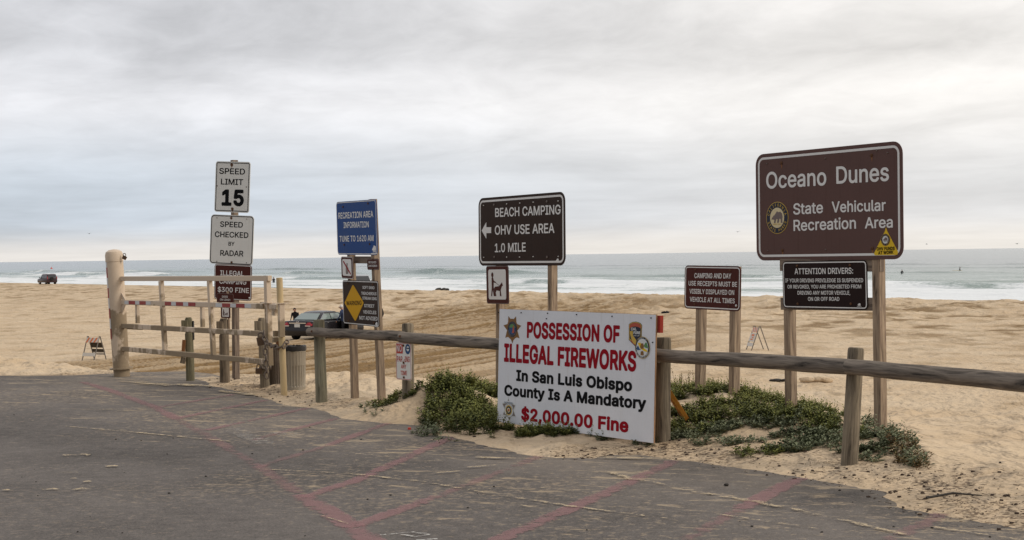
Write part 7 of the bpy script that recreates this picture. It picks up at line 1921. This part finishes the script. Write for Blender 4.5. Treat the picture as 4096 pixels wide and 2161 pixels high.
    # opened front passenger door
    hinge = Vector((.90, 3.15, 0)); ang = math.radians(48); dv = Vector((math.sin(ang), -math.cos(ang), 0)); nv = Vector((math.cos(ang), math.sin(ang), 0))
    def dp(l, z, o=0.0): return hinge + dv * l + nv * o + Vector((0, 0, z))
    outl = [(0, .36), (.12, .30), (1.0, .30), (1.08, .55), (1.06, .92), (1.0, .98), (0, .97)]
    mb = MB(M); n = len(outl); mb.add([dp(l, z, .03) for l, z in outl] + [dp(l, z, -.04) for l, z in outl], [tuple(range(n - 1, -1, -1)), tuple(range(n, 2 * n))] + [(i, (i + 1) % n, n + (i + 1) % n, n + i) for i in range(n)])
    dr = mb.build('door', M_car, root)
    mb = MB(M)
    for a, b in (((.05, .97), (.42, 1.36)), ((.42, 1.36), (1.0, 1.36)), ((1.0, 1.36), (1.04, .97))): mb.bar(dp(*a), dp(*b), .035, .03)
    mb.build('window_frame', M_car, dr)
    mb = MB(M); mb.add([dp(.08, .98, .004), dp(1.02, .98, .004), dp(.98, 1.35, .004), dp(.43, 1.35, .004), dp(.08, .98, -.004), dp(1.02, .98, -.004), dp(.98, 1.35, -.004), dp(.43, 1.35, -.004)], [(0, 1, 2, 3), (7, 6, 5, 4)]); mb.build('pane', M_glass, dr)
    return M
CAR_M = sedan()

def boxy(name, label, foot_px, d, th, L, W, H, belt, mat, pick=False):
    p0 = P(*foot_px, d)
    p0.z = tz(p0.x, p0.y) - 0.03
    h = Vector((math.sin(th), math.cos(th), 0)); rt = Vector((math.cos(th), -math.sin(th), 0))
    org = p0.copy()
    M = Matrix(((rt.x, h.x, 0, org.x), (rt.y, h.y, 0, org.y), (0, 0, 1, org.z), (0, 0, 0, 1)))
    root = thing(name, org, label, 'car', 'vehicles on the beach')
    w = W / 2
    if not pick:
        prof = [(.12, .35), (.02, .42), (0, .60), (.02, belt), (.3, belt + .02), (L * .7, belt), (L - .5, belt - .10), (L - .06, belt - .22), (L, .70), (L - .03, .45), (L - .2, .35)]
    else:
        prof = [(.12, .45), (0, .55), (0, .75), (.02, belt), (.3, belt + .01), (L * .68, belt + .02), (L - .4, belt - .06), (L - .04, belt - .18), (L, .80), (L - .03, .52), (L - .2, .45)]
    sl = [(-w, .03, .06, .06), (-w + .02, .012, .02, .02), (-w + .09, 0, 0, 0), (0, -.004, -.004, 0), (w - .09, 0, 0, 0), (w - .02, .012, .02, .02), (w, .03, .06, .06)]
    mb = MB(M); body_loft(mb, prof, sl); mb.build('body', mat, root, smooth=True)
    y0, y1 = (.04, L * .73) if not pick else (L * .40, L * .74)
    def ring(z, a, b, ww, c=.08):
        return [Vector(v) for v in ((-ww, a + c, z), (-ww + c, a, z), (ww - c, a, z), (ww, a + c, z), (ww, b - c, z), (ww - c, b, z), (-ww + c, b, z), (-ww, b - c, z))]
    mb = MB(M); mb.loft([ring(belt - .02, y0, y1, w - .03), ring(H - .12, y0 + .16, y1 - .55, w - .14), ring(H - .03, y0 + .26, y1 - .68, w - .20), ring(H, y0 + .5, y1 - .9, w - .34)], True, True)
    mb.build('cabin', mat if not pick else M_truck, root, smooth=True)
    def pane(nm, pts, off):
        o = Vector(off); a = [Vector(p) + o for p in pts]; b = [Vector(p) - o for p in pts]; n = len(a)
        mb = MB(M); mb.add(a + b, [tuple(range(n)), tuple(range(2 * n - 1, n - 1, -1))] + [(i, n + i, n + (i + 1) % n, (i + 1) % n) for i in range(n)]); mb.build(nm, M_glass_dark, root)
    zt = H - .14; k = (zt - belt) / (H - .12 - belt)
    pane('rear_window', [(-w + .2, y0 + .02, belt + .06), (w - .2, y0 + .02, belt + .06), (w - .28, y0 + .145, zt - .04), (-w + .28, y0 + .145, zt - .04)], (0, -.015, 0))
    pane('windscreen', [(-w + .16, y1 - .05, belt + .05), (w - .16, y1 - .05, belt + .05), (w - .26, y1 - .52, zt - .03), (-w + .26, y1 - .52, zt - .03)], (0, .02, .02))
    for s in (-1, 1):
        m_ = (y0 + y1) / 2 - .15
        spans = [(y0 + .25, m_ - .05), (m_ + .05, y1 - .6)] if not pick else [(y0 + .15, y1 - .6)]
        for a, b in spans:
            pane('side_window', [(s * (w - .045), a, belt + .06), (s * (w - .045), b + .3 * (b > m_), belt + .06), (s * (w - .138), b, zt - .04), (s * (w - .138), a + .06, zt - .04)], (s * .012, 0, .004))
        mb = MB(M); mb.bar(Vector((s * (w - .07), .02, .62 if pick else .95)), Vector((s * (w - .09), .05, 1.0 if pick else 1.45)), .12, .05, Vector((1, 0, 0)), .01); mb.build('tail_lamp', M_tail, root)
        mb = MB(M); mb.ball(Vector((s * (w + .12), y1 - .25, belt + .12)), .10, .06, .12, 8, 6); mb.build('wing_mirror', M_bag, root, smooth=True)
        wheel(root, M, .82, s * (w - .02), .38, .25); wheel(root, M, L - .95, s * (w - .02), .38, .25)
    mb = MB(M); mb.bar(Vector((-.2, -.006, .85)), Vector((.2, -.006, .85)), .012, .12); mb.build('number_plate', M_emb_white, root)
    if not pick:
        mb = MB(M); mb.tube([Vector((-.12, -.02, 1.02)), Vector((-.12, -.18, 1.02))], [.33, .32], 20); mb.build('spare_wheel', M_tyre, root, smooth=True)
        for s in (-1, 1):
            mb = MB(M); mb.bar(Vector((s * (w - .26), y0 + .5, H + .04)), Vector((s * (w - .26), y1 - .9, H + .04)), .03, .03); mb.build('roof_rail', M_bag, root)
    return M
boxy('parked_car', 'black off-road car with red lamps standing at the water line', zc(418, 303), 268, math.radians(-38), 4.75, 1.9, 1.86, 1.12, M_suv)
boxy('pickup_truck', 'silver pickup truck at the surf, mostly hidden behind the warning board', zw(340, 630), 176, math.radians(158), 5.5, 1.98, 1.88, 1.10, M_truck, True)


# ------------------------------------------------ people
def skin_person(name, M, joints, bones, label, mats, zones, hair=None, group='people on the beach', face=True):
    """one continuous body grown over a skeleton; zones(z, part position) -> material index"""
    me = bpy.data.meshes.new('skeleton')
    names = list(joints)
    me.from_pydata([joints[k][0] for k in names], [(names.index(a), names.index(b)) for a, b in bones], [])
    ob = bpy.data.objects.new('skeleton', me); COL.objects.link(ob)
    sk = ob.modifiers.new('skin', 'SKIN'); sk.use_smooth_shade = True
    for i, k in enumerate(names):
        r = joints[k][1]; r = r if hasattr(r, '__len__') else (r, r)
        me.skin_vertices[0].data[i].radius = r
        me.skin_vertices[0].data[i].use_root = (k == 'pelvis')
    su = ob.modifiers.new('sub', 'SUBSURF'); su.levels = 2
    dg = bpy.context.evaluated_depsgraph_get(); ev = ob.evaluated_get(dg)
    nm = bpy.data.meshes.new_from_object(ev)
    bpy.data.objects.remove(ob)
    loc = M.to_translation()
    root = bpy.data.objects.new(name, nm); COL.objects.link(root)
    nm.materials.clear()
    for mt in mats: nm.materials.append(mt)
    for p in nm.polygons: p.material_index = zones(p.center); p.use_smooth = True
    nm.transform(Matrix.Translation(-loc) @ M)
    root.location = loc
    tag(root, label, 'person', group)
    if hair:
        hd = Vector(joints['head'][0])
        mb = MB(M); mb.ball(hd + Vector((0, -.040, .040)), .090, .088, .092, 14, 9, 0.04, 3); mb.build('hair', hair, root, smooth='all')
    if face:
        hd = Vector(joints['head'][0])
        mb = MB(M); mb.ball(hd + Vector((0, .098, -.01)), .016, .024, .024, 8, 6); mb.build('nose', M_skin, root, smooth='all')
        for s in (-1, 1):
            mb = MB(M); mb.ball(hd + Vector((s * .034, .084, .022)), .012, .009, .009, 8, 6); mb.build('eye', M_letter_black, root)
            mb = MB(M); mb.ball(hd + Vector((s * .088, .0, .0)), .012, .026, .034, 8, 6); mb.build('ear', M_skin, root, smooth='all')
        mb = MB(M); mb.ball(hd + Vector((0, .088, -.055)), .026, .010, .007, 8, 6); mb.build('mouth', M_letter_red, root)
    return root

def stand(lean=0.0, armsfwd=0.0, arm_out=0.16, stride=0.0, headdrop=0.0):
    """joints of a standing adult 1.72 m tall, facing +y"""
    L = lambda z: lean * max(0, z - .95)
    j = {'pelvis': ((0, 0, .95), (.145, .105)), 'belly': ((0, L(1.1), 1.12), (.14, .105)), 'chest': ((0, L(1.33), 1.32), (.17, .12)), 'neck_base': ((0, L(1.46), 1.45), (.085, .075)),
         'neck': ((0, L(1.5) + .01, 1.51), .055), 'head': ((0, L(1.6) + .03 + headdrop, 1.62 - headdrop * .4), (.082, .098)), 'crown': ((0, L(1.66) + .03 + headdrop, 1.69 - headdrop * .5), (.06, .07))}
    b = [('pelvis', 'belly'), ('belly', 'chest'), ('chest', 'neck_base'), ('neck_base', 'neck'), ('neck', 'head'), ('head', 'crown')]
    for s, n in ((-1, 'l'), (1, 'r')):
        sh = (s * .185, L(1.41), 1.405)
        j['sh' + n] = (sh, .062)
        el = (s * (.185 + arm_out * .7), L(1.2) + .10 * armsfwd, 1.13 + .06 * armsfwd); j['el' + n] = (el, .045)
        wr = (s * (.185 + arm_out * .6), L(1.0) + .30 * armsfwd + .05, .90 + .22 * armsfwd); j['wr' + n] = (wr, .03)
        hp = (wr[0], wr[1] + .04 + .04 * armsfwd, wr[2] - .07); j['pa' + n] = (hp, (.038, .022))
        b += [('chest', 'sh' + n), ('sh' + n, 'el' + n), ('el' + n, 'wr' + n), ('wr' + n, 'pa' + n)]
        for k in range(4):
            f0 = (hp[0] + (k - 1.5) * .017 * s, hp[1] + .012, hp[2] - .05 - .006 * (k in (1, 2))); f1 = (f0[0], f0[1] + .018, f0[2] - .035)
            j['f%d' % k + n] = (f0, .008); j['g%d' % k + n] = (f1, .007); b += [('pa' + n, 'f%d' % k + n), ('f%d' % k + n, 'g%d' % k + n)]
        j['th' + n] = ((hp[0] - s * .03, hp[1] + .035, hp[2] - .02), .009); b.append(('pa' + n, 'th' + n))
        j['hi' + n] = ((s * .085, 0, .88), .088); j['kn' + n] = ((s * .095, .03 + s * stride * .5, .49), .058); j['an' + n] = ((s * .10, s * stride, .09), .042)
        j['to' + n] = ((s * .115, .15 + s * stride, .045), .036)
        b += [('pelvis', 'hi' + n), ('hi' + n, 'kn' + n), ('kn' + n, 'an' + n), ('an' + n, 'to' + n)]
    return j, b

def place(px, d, face_deg, zoff=0.0, scale=1.0, ground=None):
    p = P(*px, d); z = tz(p.x, p.y) if ground is None else ground
    return Matrix.Translation((p.x, p.y, z + zoff)) @ Matrix.Rotation(math.radians(face_deg), 4, 'Z') @ Matrix.Scale(scale, 4)

def people():
    def clothes(top, bot):
        def zone(c):
            if c.z > 1.49: return 0
            if c.z < .93 and abs(c.x) > .22: return 0
            return 1 if c.z > .93 else 2
        return [M_skin, top, bot], zone
    zp = zoomer(1100, 1150, 5.437)
    # bending by the far side of the car, face toward us
    mt, zn = clothes(M_black_cloth, M_dark_trouser)
    j, b = stand(0.30, 0.9, .04, 0.05, 0.05)
    p = Vector(CAR_M @ Vector((-1.25, 1.9, 0)))
    px = zp(452, 0)[0]; dd = 82.5
    q_ = P(px, 1300, dd)
    M = Matrix.Translation((q_.x, q_.y, tz(q_.x, q_.y))) @ Matrix.Rotation(math.radians(175), 4, 'Z') @ Matrix.Scale(0.90, 4)
    skin_person('person', M, j, b, 'dark haired person in black jacket stooping beside the parked saloon', mt, zn, M_hair_dark)
    # white haired man by the open door, in profile
    mt, zn = clothes(M_blue_cloth, M_dark_trouser)
    j, b = stand(0.10, 0.5, .10, 0.06, 0.05)
    q_ = P(zp(1490, 0)[0], 1300, 79.2)
    M = Matrix.Translation((q_.x, q_.y, tz(q_.x, q_.y))) @ Matrix.Rotation(math.radians(72), 4, 'Z') @ Matrix.Scale(1.05, 4)
    skin_person('person', M, j, b, 'white haired man in navy jacket standing by the open car door', mt, zn, M_hair_white)
    # someone mostly hidden behind the warning board's post
    mt, zn = clothes(M_black_cloth, M_dark_trouser)
    j, b = stand(0.0, 0.3, .16, 0.05)
    q_ = P(zw(800, 0)[0], 1300, 80.0)
    M = Matrix.Translation((q_.x, q_.y, tz(q_.x, q_.y))) @ Matrix.Rotation(math.radians(150), 4, 'Z')
    skin_person('person', M, j, b, 'person in black almost hidden behind the warning board post', mt, zn, M_hair_dark)
    # wader in the surf
    mt, zn = [M_skin, M_wetsuit, M_wetsuit], (lambda c: 0 if c.z > 1.51 else 1)
    j, b = stand(0.03, 0.2, .06, 0.04)
    M = place((1095, 1134), 270, 180, -0.55, 1.0, SEA_Z)
    skin_person('person', M, j, b, 'person in dark wetsuit wading in shallow surf', mt, zn, M_hair_dark)
    # two surfers sitting in the water
    for k, (px, py, lab) in enumerate(((3607.5, 1095, 'surfer in black sitting low in the water nearest the big brown sign'), (3838.5, 1083, 'surfer in black on a pale board further out beyond the breaking wave'))):
        j, b = stand(0.1, 0.5, .2, 0.0)
        v = ray(px, py); d = (SEA_Z - CAMZ) / v.z * v.y
        M = place((px, py), d, 200 + 60 * k, -0.98, 1.0, SEA_Z)
        skin_person('person', M, j, b, lab, mt, zn, M_hair_dark)
        if k == 1:
            c_ = M.to_translation(); mb = MB(Matrix.Translation((c_.x - .3, c_.y, SEA_Z + .03)) @ Matrix.Rotation(math.radians(70), 4, 'Z')); mb.ball((0, .2, 0), .26, 1.15, .05, 14, 6)
            tag(mb.build('surfboard', M_surf, smooth='all'), 'pale surfboard under the surfer further out', 'surfboard')
people()

# ------------------------------------------------ small things on the sand
def lump(name, px, d, w, l, h, mat, label, cat, seed=1, sea=False, rot=0.0):
    p = P(*px, d); p.z = tz(p.x, p.y) if not sea else SEA_Z
    mb = MB(Matrix.Translation(p) @ Matrix.Rotation(rot, 4, 'Z')); rr = random.Random(seed)
    for i in range(7):
        a = rr.uniform(-1, 1); mb.ball((a * w * .36, rr.uniform(-.3, .3) * l, h * .25), w * rr.uniform(.12, .28), l * rr.uniform(.3, .5), h * rr.uniform(.35, .75) * (1.1 - abs(a) * .5), 9, 6, .35, seed + i)
    tag(mb.build(name, mat, smooth='all'), label, cat)
v = ray(1768, 1151)
lump('kelp_heap', (1768, 1155), 186, 1.5, .6, .55, M_kelp, 'dark heap of kelp lying at the water line', 'kelp', 3)
c = GT(*(2668, 1250)); lump('dropped_jacket', (2668, 1250), c.y, .75, .35, .2, M_black_cloth, 'black jacket lying on the open sand', 'jacket', 9)
c = GT(*z8(765, 412)); lump('driftwood', z8(765, 412), c.y, .7, .25, .1, M_kelp, 'dark flat driftwood piece on sand behind the low maroon sign', 'driftwood', 12)
c = GT(*z8(990, 420)); lump('sand_clod', z8(990, 420), c.y, .9, .4, .2, M_sand, 'small clod of sand standing proud on the smooth beach', 'clod', 15)
c = G(*D(1030, 1081))
mb = MB(); mb.tube([c, c + Vector((0, 0, .018)), c + Vector((0, 0, .022))], [.017, .017, .013], 14); o = mb.build('bottle_cap', M_buoy, smooth=True); tag(o, 'bright red bottle cap on the asphalt', 'bottle cap')
c = G(*D(1827, 1223)); mb = MB(); mb.ball(c + Vector((0, 0, .010)), .020, .013, .012, 9, 6, .3, 4); tag(mb.build('pebble', M_kelp, smooth='all'), 'dark reddish stone alone on the asphalt', 'stone')
v = ray(206, 1078); p = CAM + v * ((SEA_Z - CAMZ) / v.z)
mb = MB(Matrix.Translation(p)); mb.loft([[Vector((math.cos(a) * r, math.sin(a) * r, z)) for a in np.linspace(0, 2 * math.pi, 12, endpoint=False)] for r, z in ((.5, -.3), (.7, .2), (.55, .7), (.12, 1.0), (.1, 1.5))]); tag(mb.build('buoy', M_buoy, smooth=True), 'small red buoy floating beyond the surf', 'buoy')
def gull(px, py, d, span, rot, label):
    p = P(px, py, d); M = Matrix.Translation(p) @ Matrix.Rotation(rot, 4, 'Z') @ Matrix.Scale(span / 1.3, 4)
    mb = MB(M)
    mb.loft([[Vector((math.cos(a) * r, y, math.sin(a) * r + z)) for a in np.linspace(0, 2 * math.pi, 8, endpoint=False)] for y, r, z in ((-.3, .015, 0), (-.12, .06, 0), (.05, .075, .01), (.16, .045, .03), (.22, .045, .04), (.27, .015, .03))])
    for s in (-1, 1):
        w = [Vector((s * x, y, z)) for x, y, z in ((.05, .1, .03), (.32, .16, .16), (.65, -.02, .10), (.32, .02, .15), (.05, -.08, .02))]
        mb.add(w + [q_ - Vector((0, 0, .012)) for q_ in w], [(0, 1, 3, 4), (1, 2, 3), (9, 8, 6, 5), (8, 7, 6), (0, 5, 6, 1), (1, 6, 7, 2), (2, 7, 8, 3), (3, 8, 9, 4)])
    tag(mb.build('gull', M_gull, smooth=True), label, 'gull', 'gulls over the sea')
zr = zoomer(3400, 900, 3.398)
gull(*zr(2270, 258), 330, 1.3, .4, 'gull flying low over the sea near the frame edge')
gull(*zr(1043, 262), 380, 1.2, 1.2, 'tiny gull flying over the sea past the big brown sign')
gull(2951, 928, 300, 1.3, -.5, 'dark gull in the air just before the big brown sign')
gull(357, 935, 340, 1.4, .8, 'gull gliding above the sea over the gate')

# ------------------------------------------------ litter along the fence
def litter():
    rr = random.Random(21); mb = MB()
    n = 0
    pts = []
    for i in range(1900):
        k = rr.randrange(8, len(EDGE) - 4); a, b = EDGE[k], EDGE[k + 1]; t = rr.random()
        p = a.lerp(b, t) + Vector((NS[0], NS[1], 0)) * rr.gauss(.35, .35)
        tt_ = NS[1] * p.x - NS[0] * p.y
        if -15.6 < tt_ < -10.4 and rr.random() < .93: continue
        pts.append(p)
    pts += [Vector((rr.uniform(2.2, 4.2), rr.uniform(9.6, 12.2), 0)) for _ in range(220)]
    pts = [p for p in pts if float(edge_dist(np.array([p.x]), np.array([p.y]))[0]) > -.15]
    X = np.array([p.x for p in pts]); Y = np.array([p.y for p in pts]); Z = terrain(X, Y)
    for p, z in zip(pts, Z):
        z = max(float(z), 0.0); s = rr.choice((.4, .5, .5, .6, .8, 1.7)) * .0075
        c = Vector((p.x, p.y, z + s * .3))
        if rr.random() < .45:
            a = rr.uniform(0, 6.28); d = Vector((math.cos(a), math.sin(a), rr.uniform(-.1, .15))) * rr.uniform(.008, .035)
            mb.bar(c - d, c + d, .003, .003)
        else:
            mb.ball(c, s * rr.uniform(.8, 1.6), s, s * .7, 6, 4, .5, rr.randrange(999))
    o = mb.build('litter', paint('twigs and grit', (0.055, 0.035, 0.024), .9, .5, 9)); setting(o, 'stuff')
    mb = MB()
    for i in range(60):
        px = rr.uniform(0, 4000); py = rr.uniform(1640, 2150); c = G(px, py)
        if float(edge_dist(np.array([c.x]), np.array([c.y]))[0]) > -.1: continue
        s = rr.uniform(.003, .008); mb.ball(c + Vector((0, 0, s * .5)), s * 1.4, s, s * .8, 6, 4, .5, i)
    o = mb.build('grit', M_kelp); setting(o, 'stuff')
    a = G(*z8(1650, 1185)); b = G(*z8(1980, 1170)); a.z = b.z = .09
    mb = MB(); m_ = a.lerp(b, .5) + Vector((0, .03, .02)); mb.tube([a, m_, b], [.009, .008, .004], 8); tag(mb.build('stick', M_kelp, smooth=True), 'thin dry stick lying across the sand at the asphalt edge', 'stick')
litter()

# ------------------------------------------------ plants
def plant(name, spots, mat, seed, hmin, hmax, spread, nleaf, leaf, label=None, stuff=False, spike=0.35, lean=.5):
    """spots: (x, y) ground points; each grows one leafy stem"""
    rr = random.Random(seed)
    X = np.array([p[0] for p in spots]); Y = np.array([p[1] for p in spots]); Z = terrain(X, Y)
    V = []; F = []; A = []
    def leafq(c, d, up, l, w, tone):
        d = d.normalized(); s = d.cross(up)
        if s.length < 1e-3: s = Vector((1, 0, 0))
        s.normalize(); u = s.cross(d)
        o = len(V)
        V.extend([c, c + d * l * .45 + s * w + u * l * .10, c + d * l * .8 + s * w * .45, c + d * l, c + d * l * .8 - s * w * .45, c + d * l * .45 - s * w + u * l * .10])
        F.append((o, o + 1, o + 2, o + 3)); F.append((o, o + 3, o + 4, o + 5)); A.extend([tone] * 6)
    for (x, y), z in zip(spots, Z):
        h = rr.uniform(hmin, hmax); a = rr.uniform(0, 6.28); ln = rr.uniform(0, lean)
        up = Vector((math.cos(a) * ln, math.sin(a) * ln, 1)).normalized()
        b0 = Vector((x, y, float(z) - .01)); t0 = b0 + up * h
        tone = min(1, max(0, rr.gauss(.38, .22)))
        # stem
        s = up.cross(Vector((.3, .7, .1))).normalized(); o = len(V); w = .0035
        V.extend([b0 - s * w, b0 + s * w, t0 + s * w * .4, t0 - s * w * .4]); F.append((o, o + 1, o + 2, o + 3)); A.extend([tone * .6] * 4)
        for i in range(nleaf):
            k = (i + .5) / nleaf; c = b0.lerp(t0, .12 + .88 * k)
            an = i * 2.4 + rr.uniform(-.4, .4); el = rr.uniform(-.25, .55) + .5 * k
            d = Vector((math.cos(an), math.sin(an), el)); l = leaf * rr.uniform(.6, 1.25) * (1.15 - .45 * k)
            leafq(c + d * spread * rr.uniform(0, .35), d, Vector((0, 0, 1)), l, l * .30, min(1, max(0, tone + .35 * k - .12 + rr.uniform(-.15, .15))))
        if rr.random() < spike:
            # upright seed spike above the leaves
            hh = rr.uniform(.04, .10); n = 7
            for i in range(n):
                c = t0 + up * (hh * i / n); an = i * 2.4; d = Vector((math.cos(an), math.sin(an), 1.1)); leafq(c, d, Vector((0, 0, 1)), .018, .006, min(1, tone + .45))
    me = bpy.data.meshes.new(name); off = Vector((float(X.mean()), float(Y.mean()), float(Z.min()))) if not stuff else Vector()
    me.from_pydata([tuple(p - off) for p in V], [], F); me.materials.append(mat)
    at = me.attributes.new('leaf', 'FLOAT', 'POINT'); at.data.foreach_set('value', A)
    o = bpy.data.objects.new(name, me); COL.objects.link(o); o.location = off
    if stuff: o['kind'] = 'stuff'
    elif label: tag(o, label, 'plant', 'beach plants round the signs')
    return o

def region(poly_px, n, seed, z=.15, clump=0.0, thresh=-.2):
    """random ground points inside an outline read off the photo"""
    P2 = [G(*D(*p), z) for p in poly_px]; xs = [p.x for p in P2]; ys = [p.y for p in P2]
    rr = random.Random(seed); out = []
    tries = 0
    while len(out) < n and tries < n * 60:
        tries += 1
        x = rr.uniform(min(xs), max(xs)); y = rr.uniform(min(ys), max(ys)); ins = False
        for i in range(len(P2)):
            a, b = P2[i], P2[i - 1]
            if (a.y > y) != (b.y > y) and x < (b.x - a.x) * (y - a.y) / (b.y - a.y) + a.x: ins = not ins
        if not ins: continue
        if clump and float(fbm(np.array([x * clump]), np.array([y * clump]), 2, seed)[0]) < thresh: continue
        out.append((x, y))
    return out

def disc_spots(px, r1, r2, n, seed, z=.08):
    c = G(*D(*px), z); rr = random.Random(seed); out = []
    for i in range(n):
        a = rr.uniform(0, 6.28); k = math.sqrt(rr.random()); out.append((c.x + math.cos(a) * r1 * k, c.y + math.sin(a) * r2 * k))
    return out

def plants():
    # the bushy mass beside the plywood board
    s = region([(1100, 1000), (1140, 975), (1200, 965), (1268, 970), (1262, 1052), (1235, 1074), (1160, 1062), (1085, 1050), (1062, 1035)], 820, 1, .14, 1.8, -.22)
    plant('beach_bush', s, M_leaf, 1, .05, .19, .06, 20, .05, 'dense dark green beach bush growing beside the plywood board', spike=.3, lean=.7)
    s = region([(1040, 1050), (1100, 1000), (1100, 1060), (1160, 1075), (1120, 1080), (1050, 1062)], 60, 2, .15)
    plant('beach_creeper', s, M_leaf_grey, 2, .05, .12, .06, 14, .045, 'thin trailing shoots on the sand in front of the dark bush', spike=.3, lean=1.2)
    s = disc_spots((1002, 1001), .30, .40, 60, 3, .18); plant('plant_tuft', s, M_leaf, 3, .04, .09, .05, 16, .05, 'small green tuft at the foot of the fence post with the parking plate', spike=.1, lean=1.0)
    for i, (px, n, lab) in enumerate((((918, 1013), 8, 'tiny seedling on sand beside the blue sign post'), ((935, 1028), 5, 'tiny seedling on bare sand in front of the blue sign'), ((950, 1032), 5, 'thin seedling on the sand bank by the asphalt'))):
        plant('seedling_plant', disc_spots(px, .08, .12, n, 10 + i, .1), M_leaf_grey, 10 + i, .03, .07, .03, 9, .035, lab, spike=0, lean=1.0)
    # tufts growing up against the board
    for i, (px, r1, n, lab) in enumerate((((1270, 1080), .10, 26, 'leafy tuft under the star badge of the plywood board'), ((1345, 1092), .20, 150, 'largest leafy tuft growing against the plywood board'), ((1405, 1098), .14, 45, 'leafy tuft under the red price on the plywood board'), ((1445, 1095), .12, 32, 'greyish tuft under the middle of the plywood board'), ((1520, 1102), .14, 34, 'spiky tuft near the lower corner of the plywood board'), ((1620, 1117), .12, 18, 'low tuft at the foot of the plywood board corner'))):
        plant('plant_tuft', disc_spots(px, r1, r1 * 1.2, n, 20 + i, .04), M_leaf if i in (0, 1, 2) else M_leaf_grey, 20 + i, .025, .075 if i in (0, 1) else .07, .05, 16, .04, lab, spike=.3, lean=.8)
    # the mat behind the rail
    s = region([(1688, 968), (1745, 965), (1830, 985), (1950, 992), (2070, 1025), (2180, 1070), (2170, 1088), (2060, 1078), (1960, 1062), (1850, 1052), (1760, 1060), (1688, 1060)], 1150, 4, .20, 2.4, -.12)
    plant('ground_cover', s, M_leaf, 4, .035, .105, .05, 18, .048, stuff=True, spike=.75, lean=.6)
    s = region([(1688, 1060), (1760, 1055), (1850, 1052), (1960, 1062), (2060, 1078), (2170, 1090), (2250, 1130), (2200, 1150), (2080, 1125), (1960, 1120), (1850, 1112), (1780, 1090), (1700, 1085)], 640, 5, .12, 2.2, -.02)
    plant('ground_cover', s, M_leaf_grey, 5, .025, .07, .05, 14, .045, stuff=True, spike=.12, lean=1.2)
    s = region([(1690, 960), (1760, 955), (1810, 972), (1700, 985)], 60, 6, .24); plant('dry_plant', s, M_leaf_red, 6, .15, .27, .05, 10, .03, 'dry reddish stalks standing at the top of the green mat', spike=.9, lean=.35)
    s = region([(2170, 1090), (2240, 1098), (2300, 1130), (2345, 1170), (2330, 1190), (2270, 1170), (2210, 1135)], 95, 7, .06); plant('beach_creeper', s, M_leaf_grey, 7, .05, .12, .06, 14, .045, 'green creeping plant beside the last big sign post', spike=.3, lean=1.1)
    s = region([(2220, 1125), (2290, 1140), (2345, 1185), (2300, 1185), (2240, 1165)], 50, 8, .05); plant('beach_creeper', s, M_leaf_red, 8, .04, .09, .06, 12, .04, 'reddish creeping plant on sand below the big sign', spike=.2, lean=1.1)
    for i, (px, n, lab) in enumerate((((1905, 1142), 26, 'green sprig on bare sand below the mat'), ((1700, 1106), 46, 'grey green sprig at the foot of the fence post by the plywood board'), ((2085, 1140), 16, 'sprig beside the tall notched fence post'), ((1790, 1115), 18, 'sprig on sand between two fence posts'))):
        plant('sprig_plant', disc_spots(px, .20, .16, n, 30 + i, .05), M_leaf_grey if i else M_leaf, 30 + i, .03, .08, .05, 14, .042, lab, spike=.15, lean=1.2)
plants()
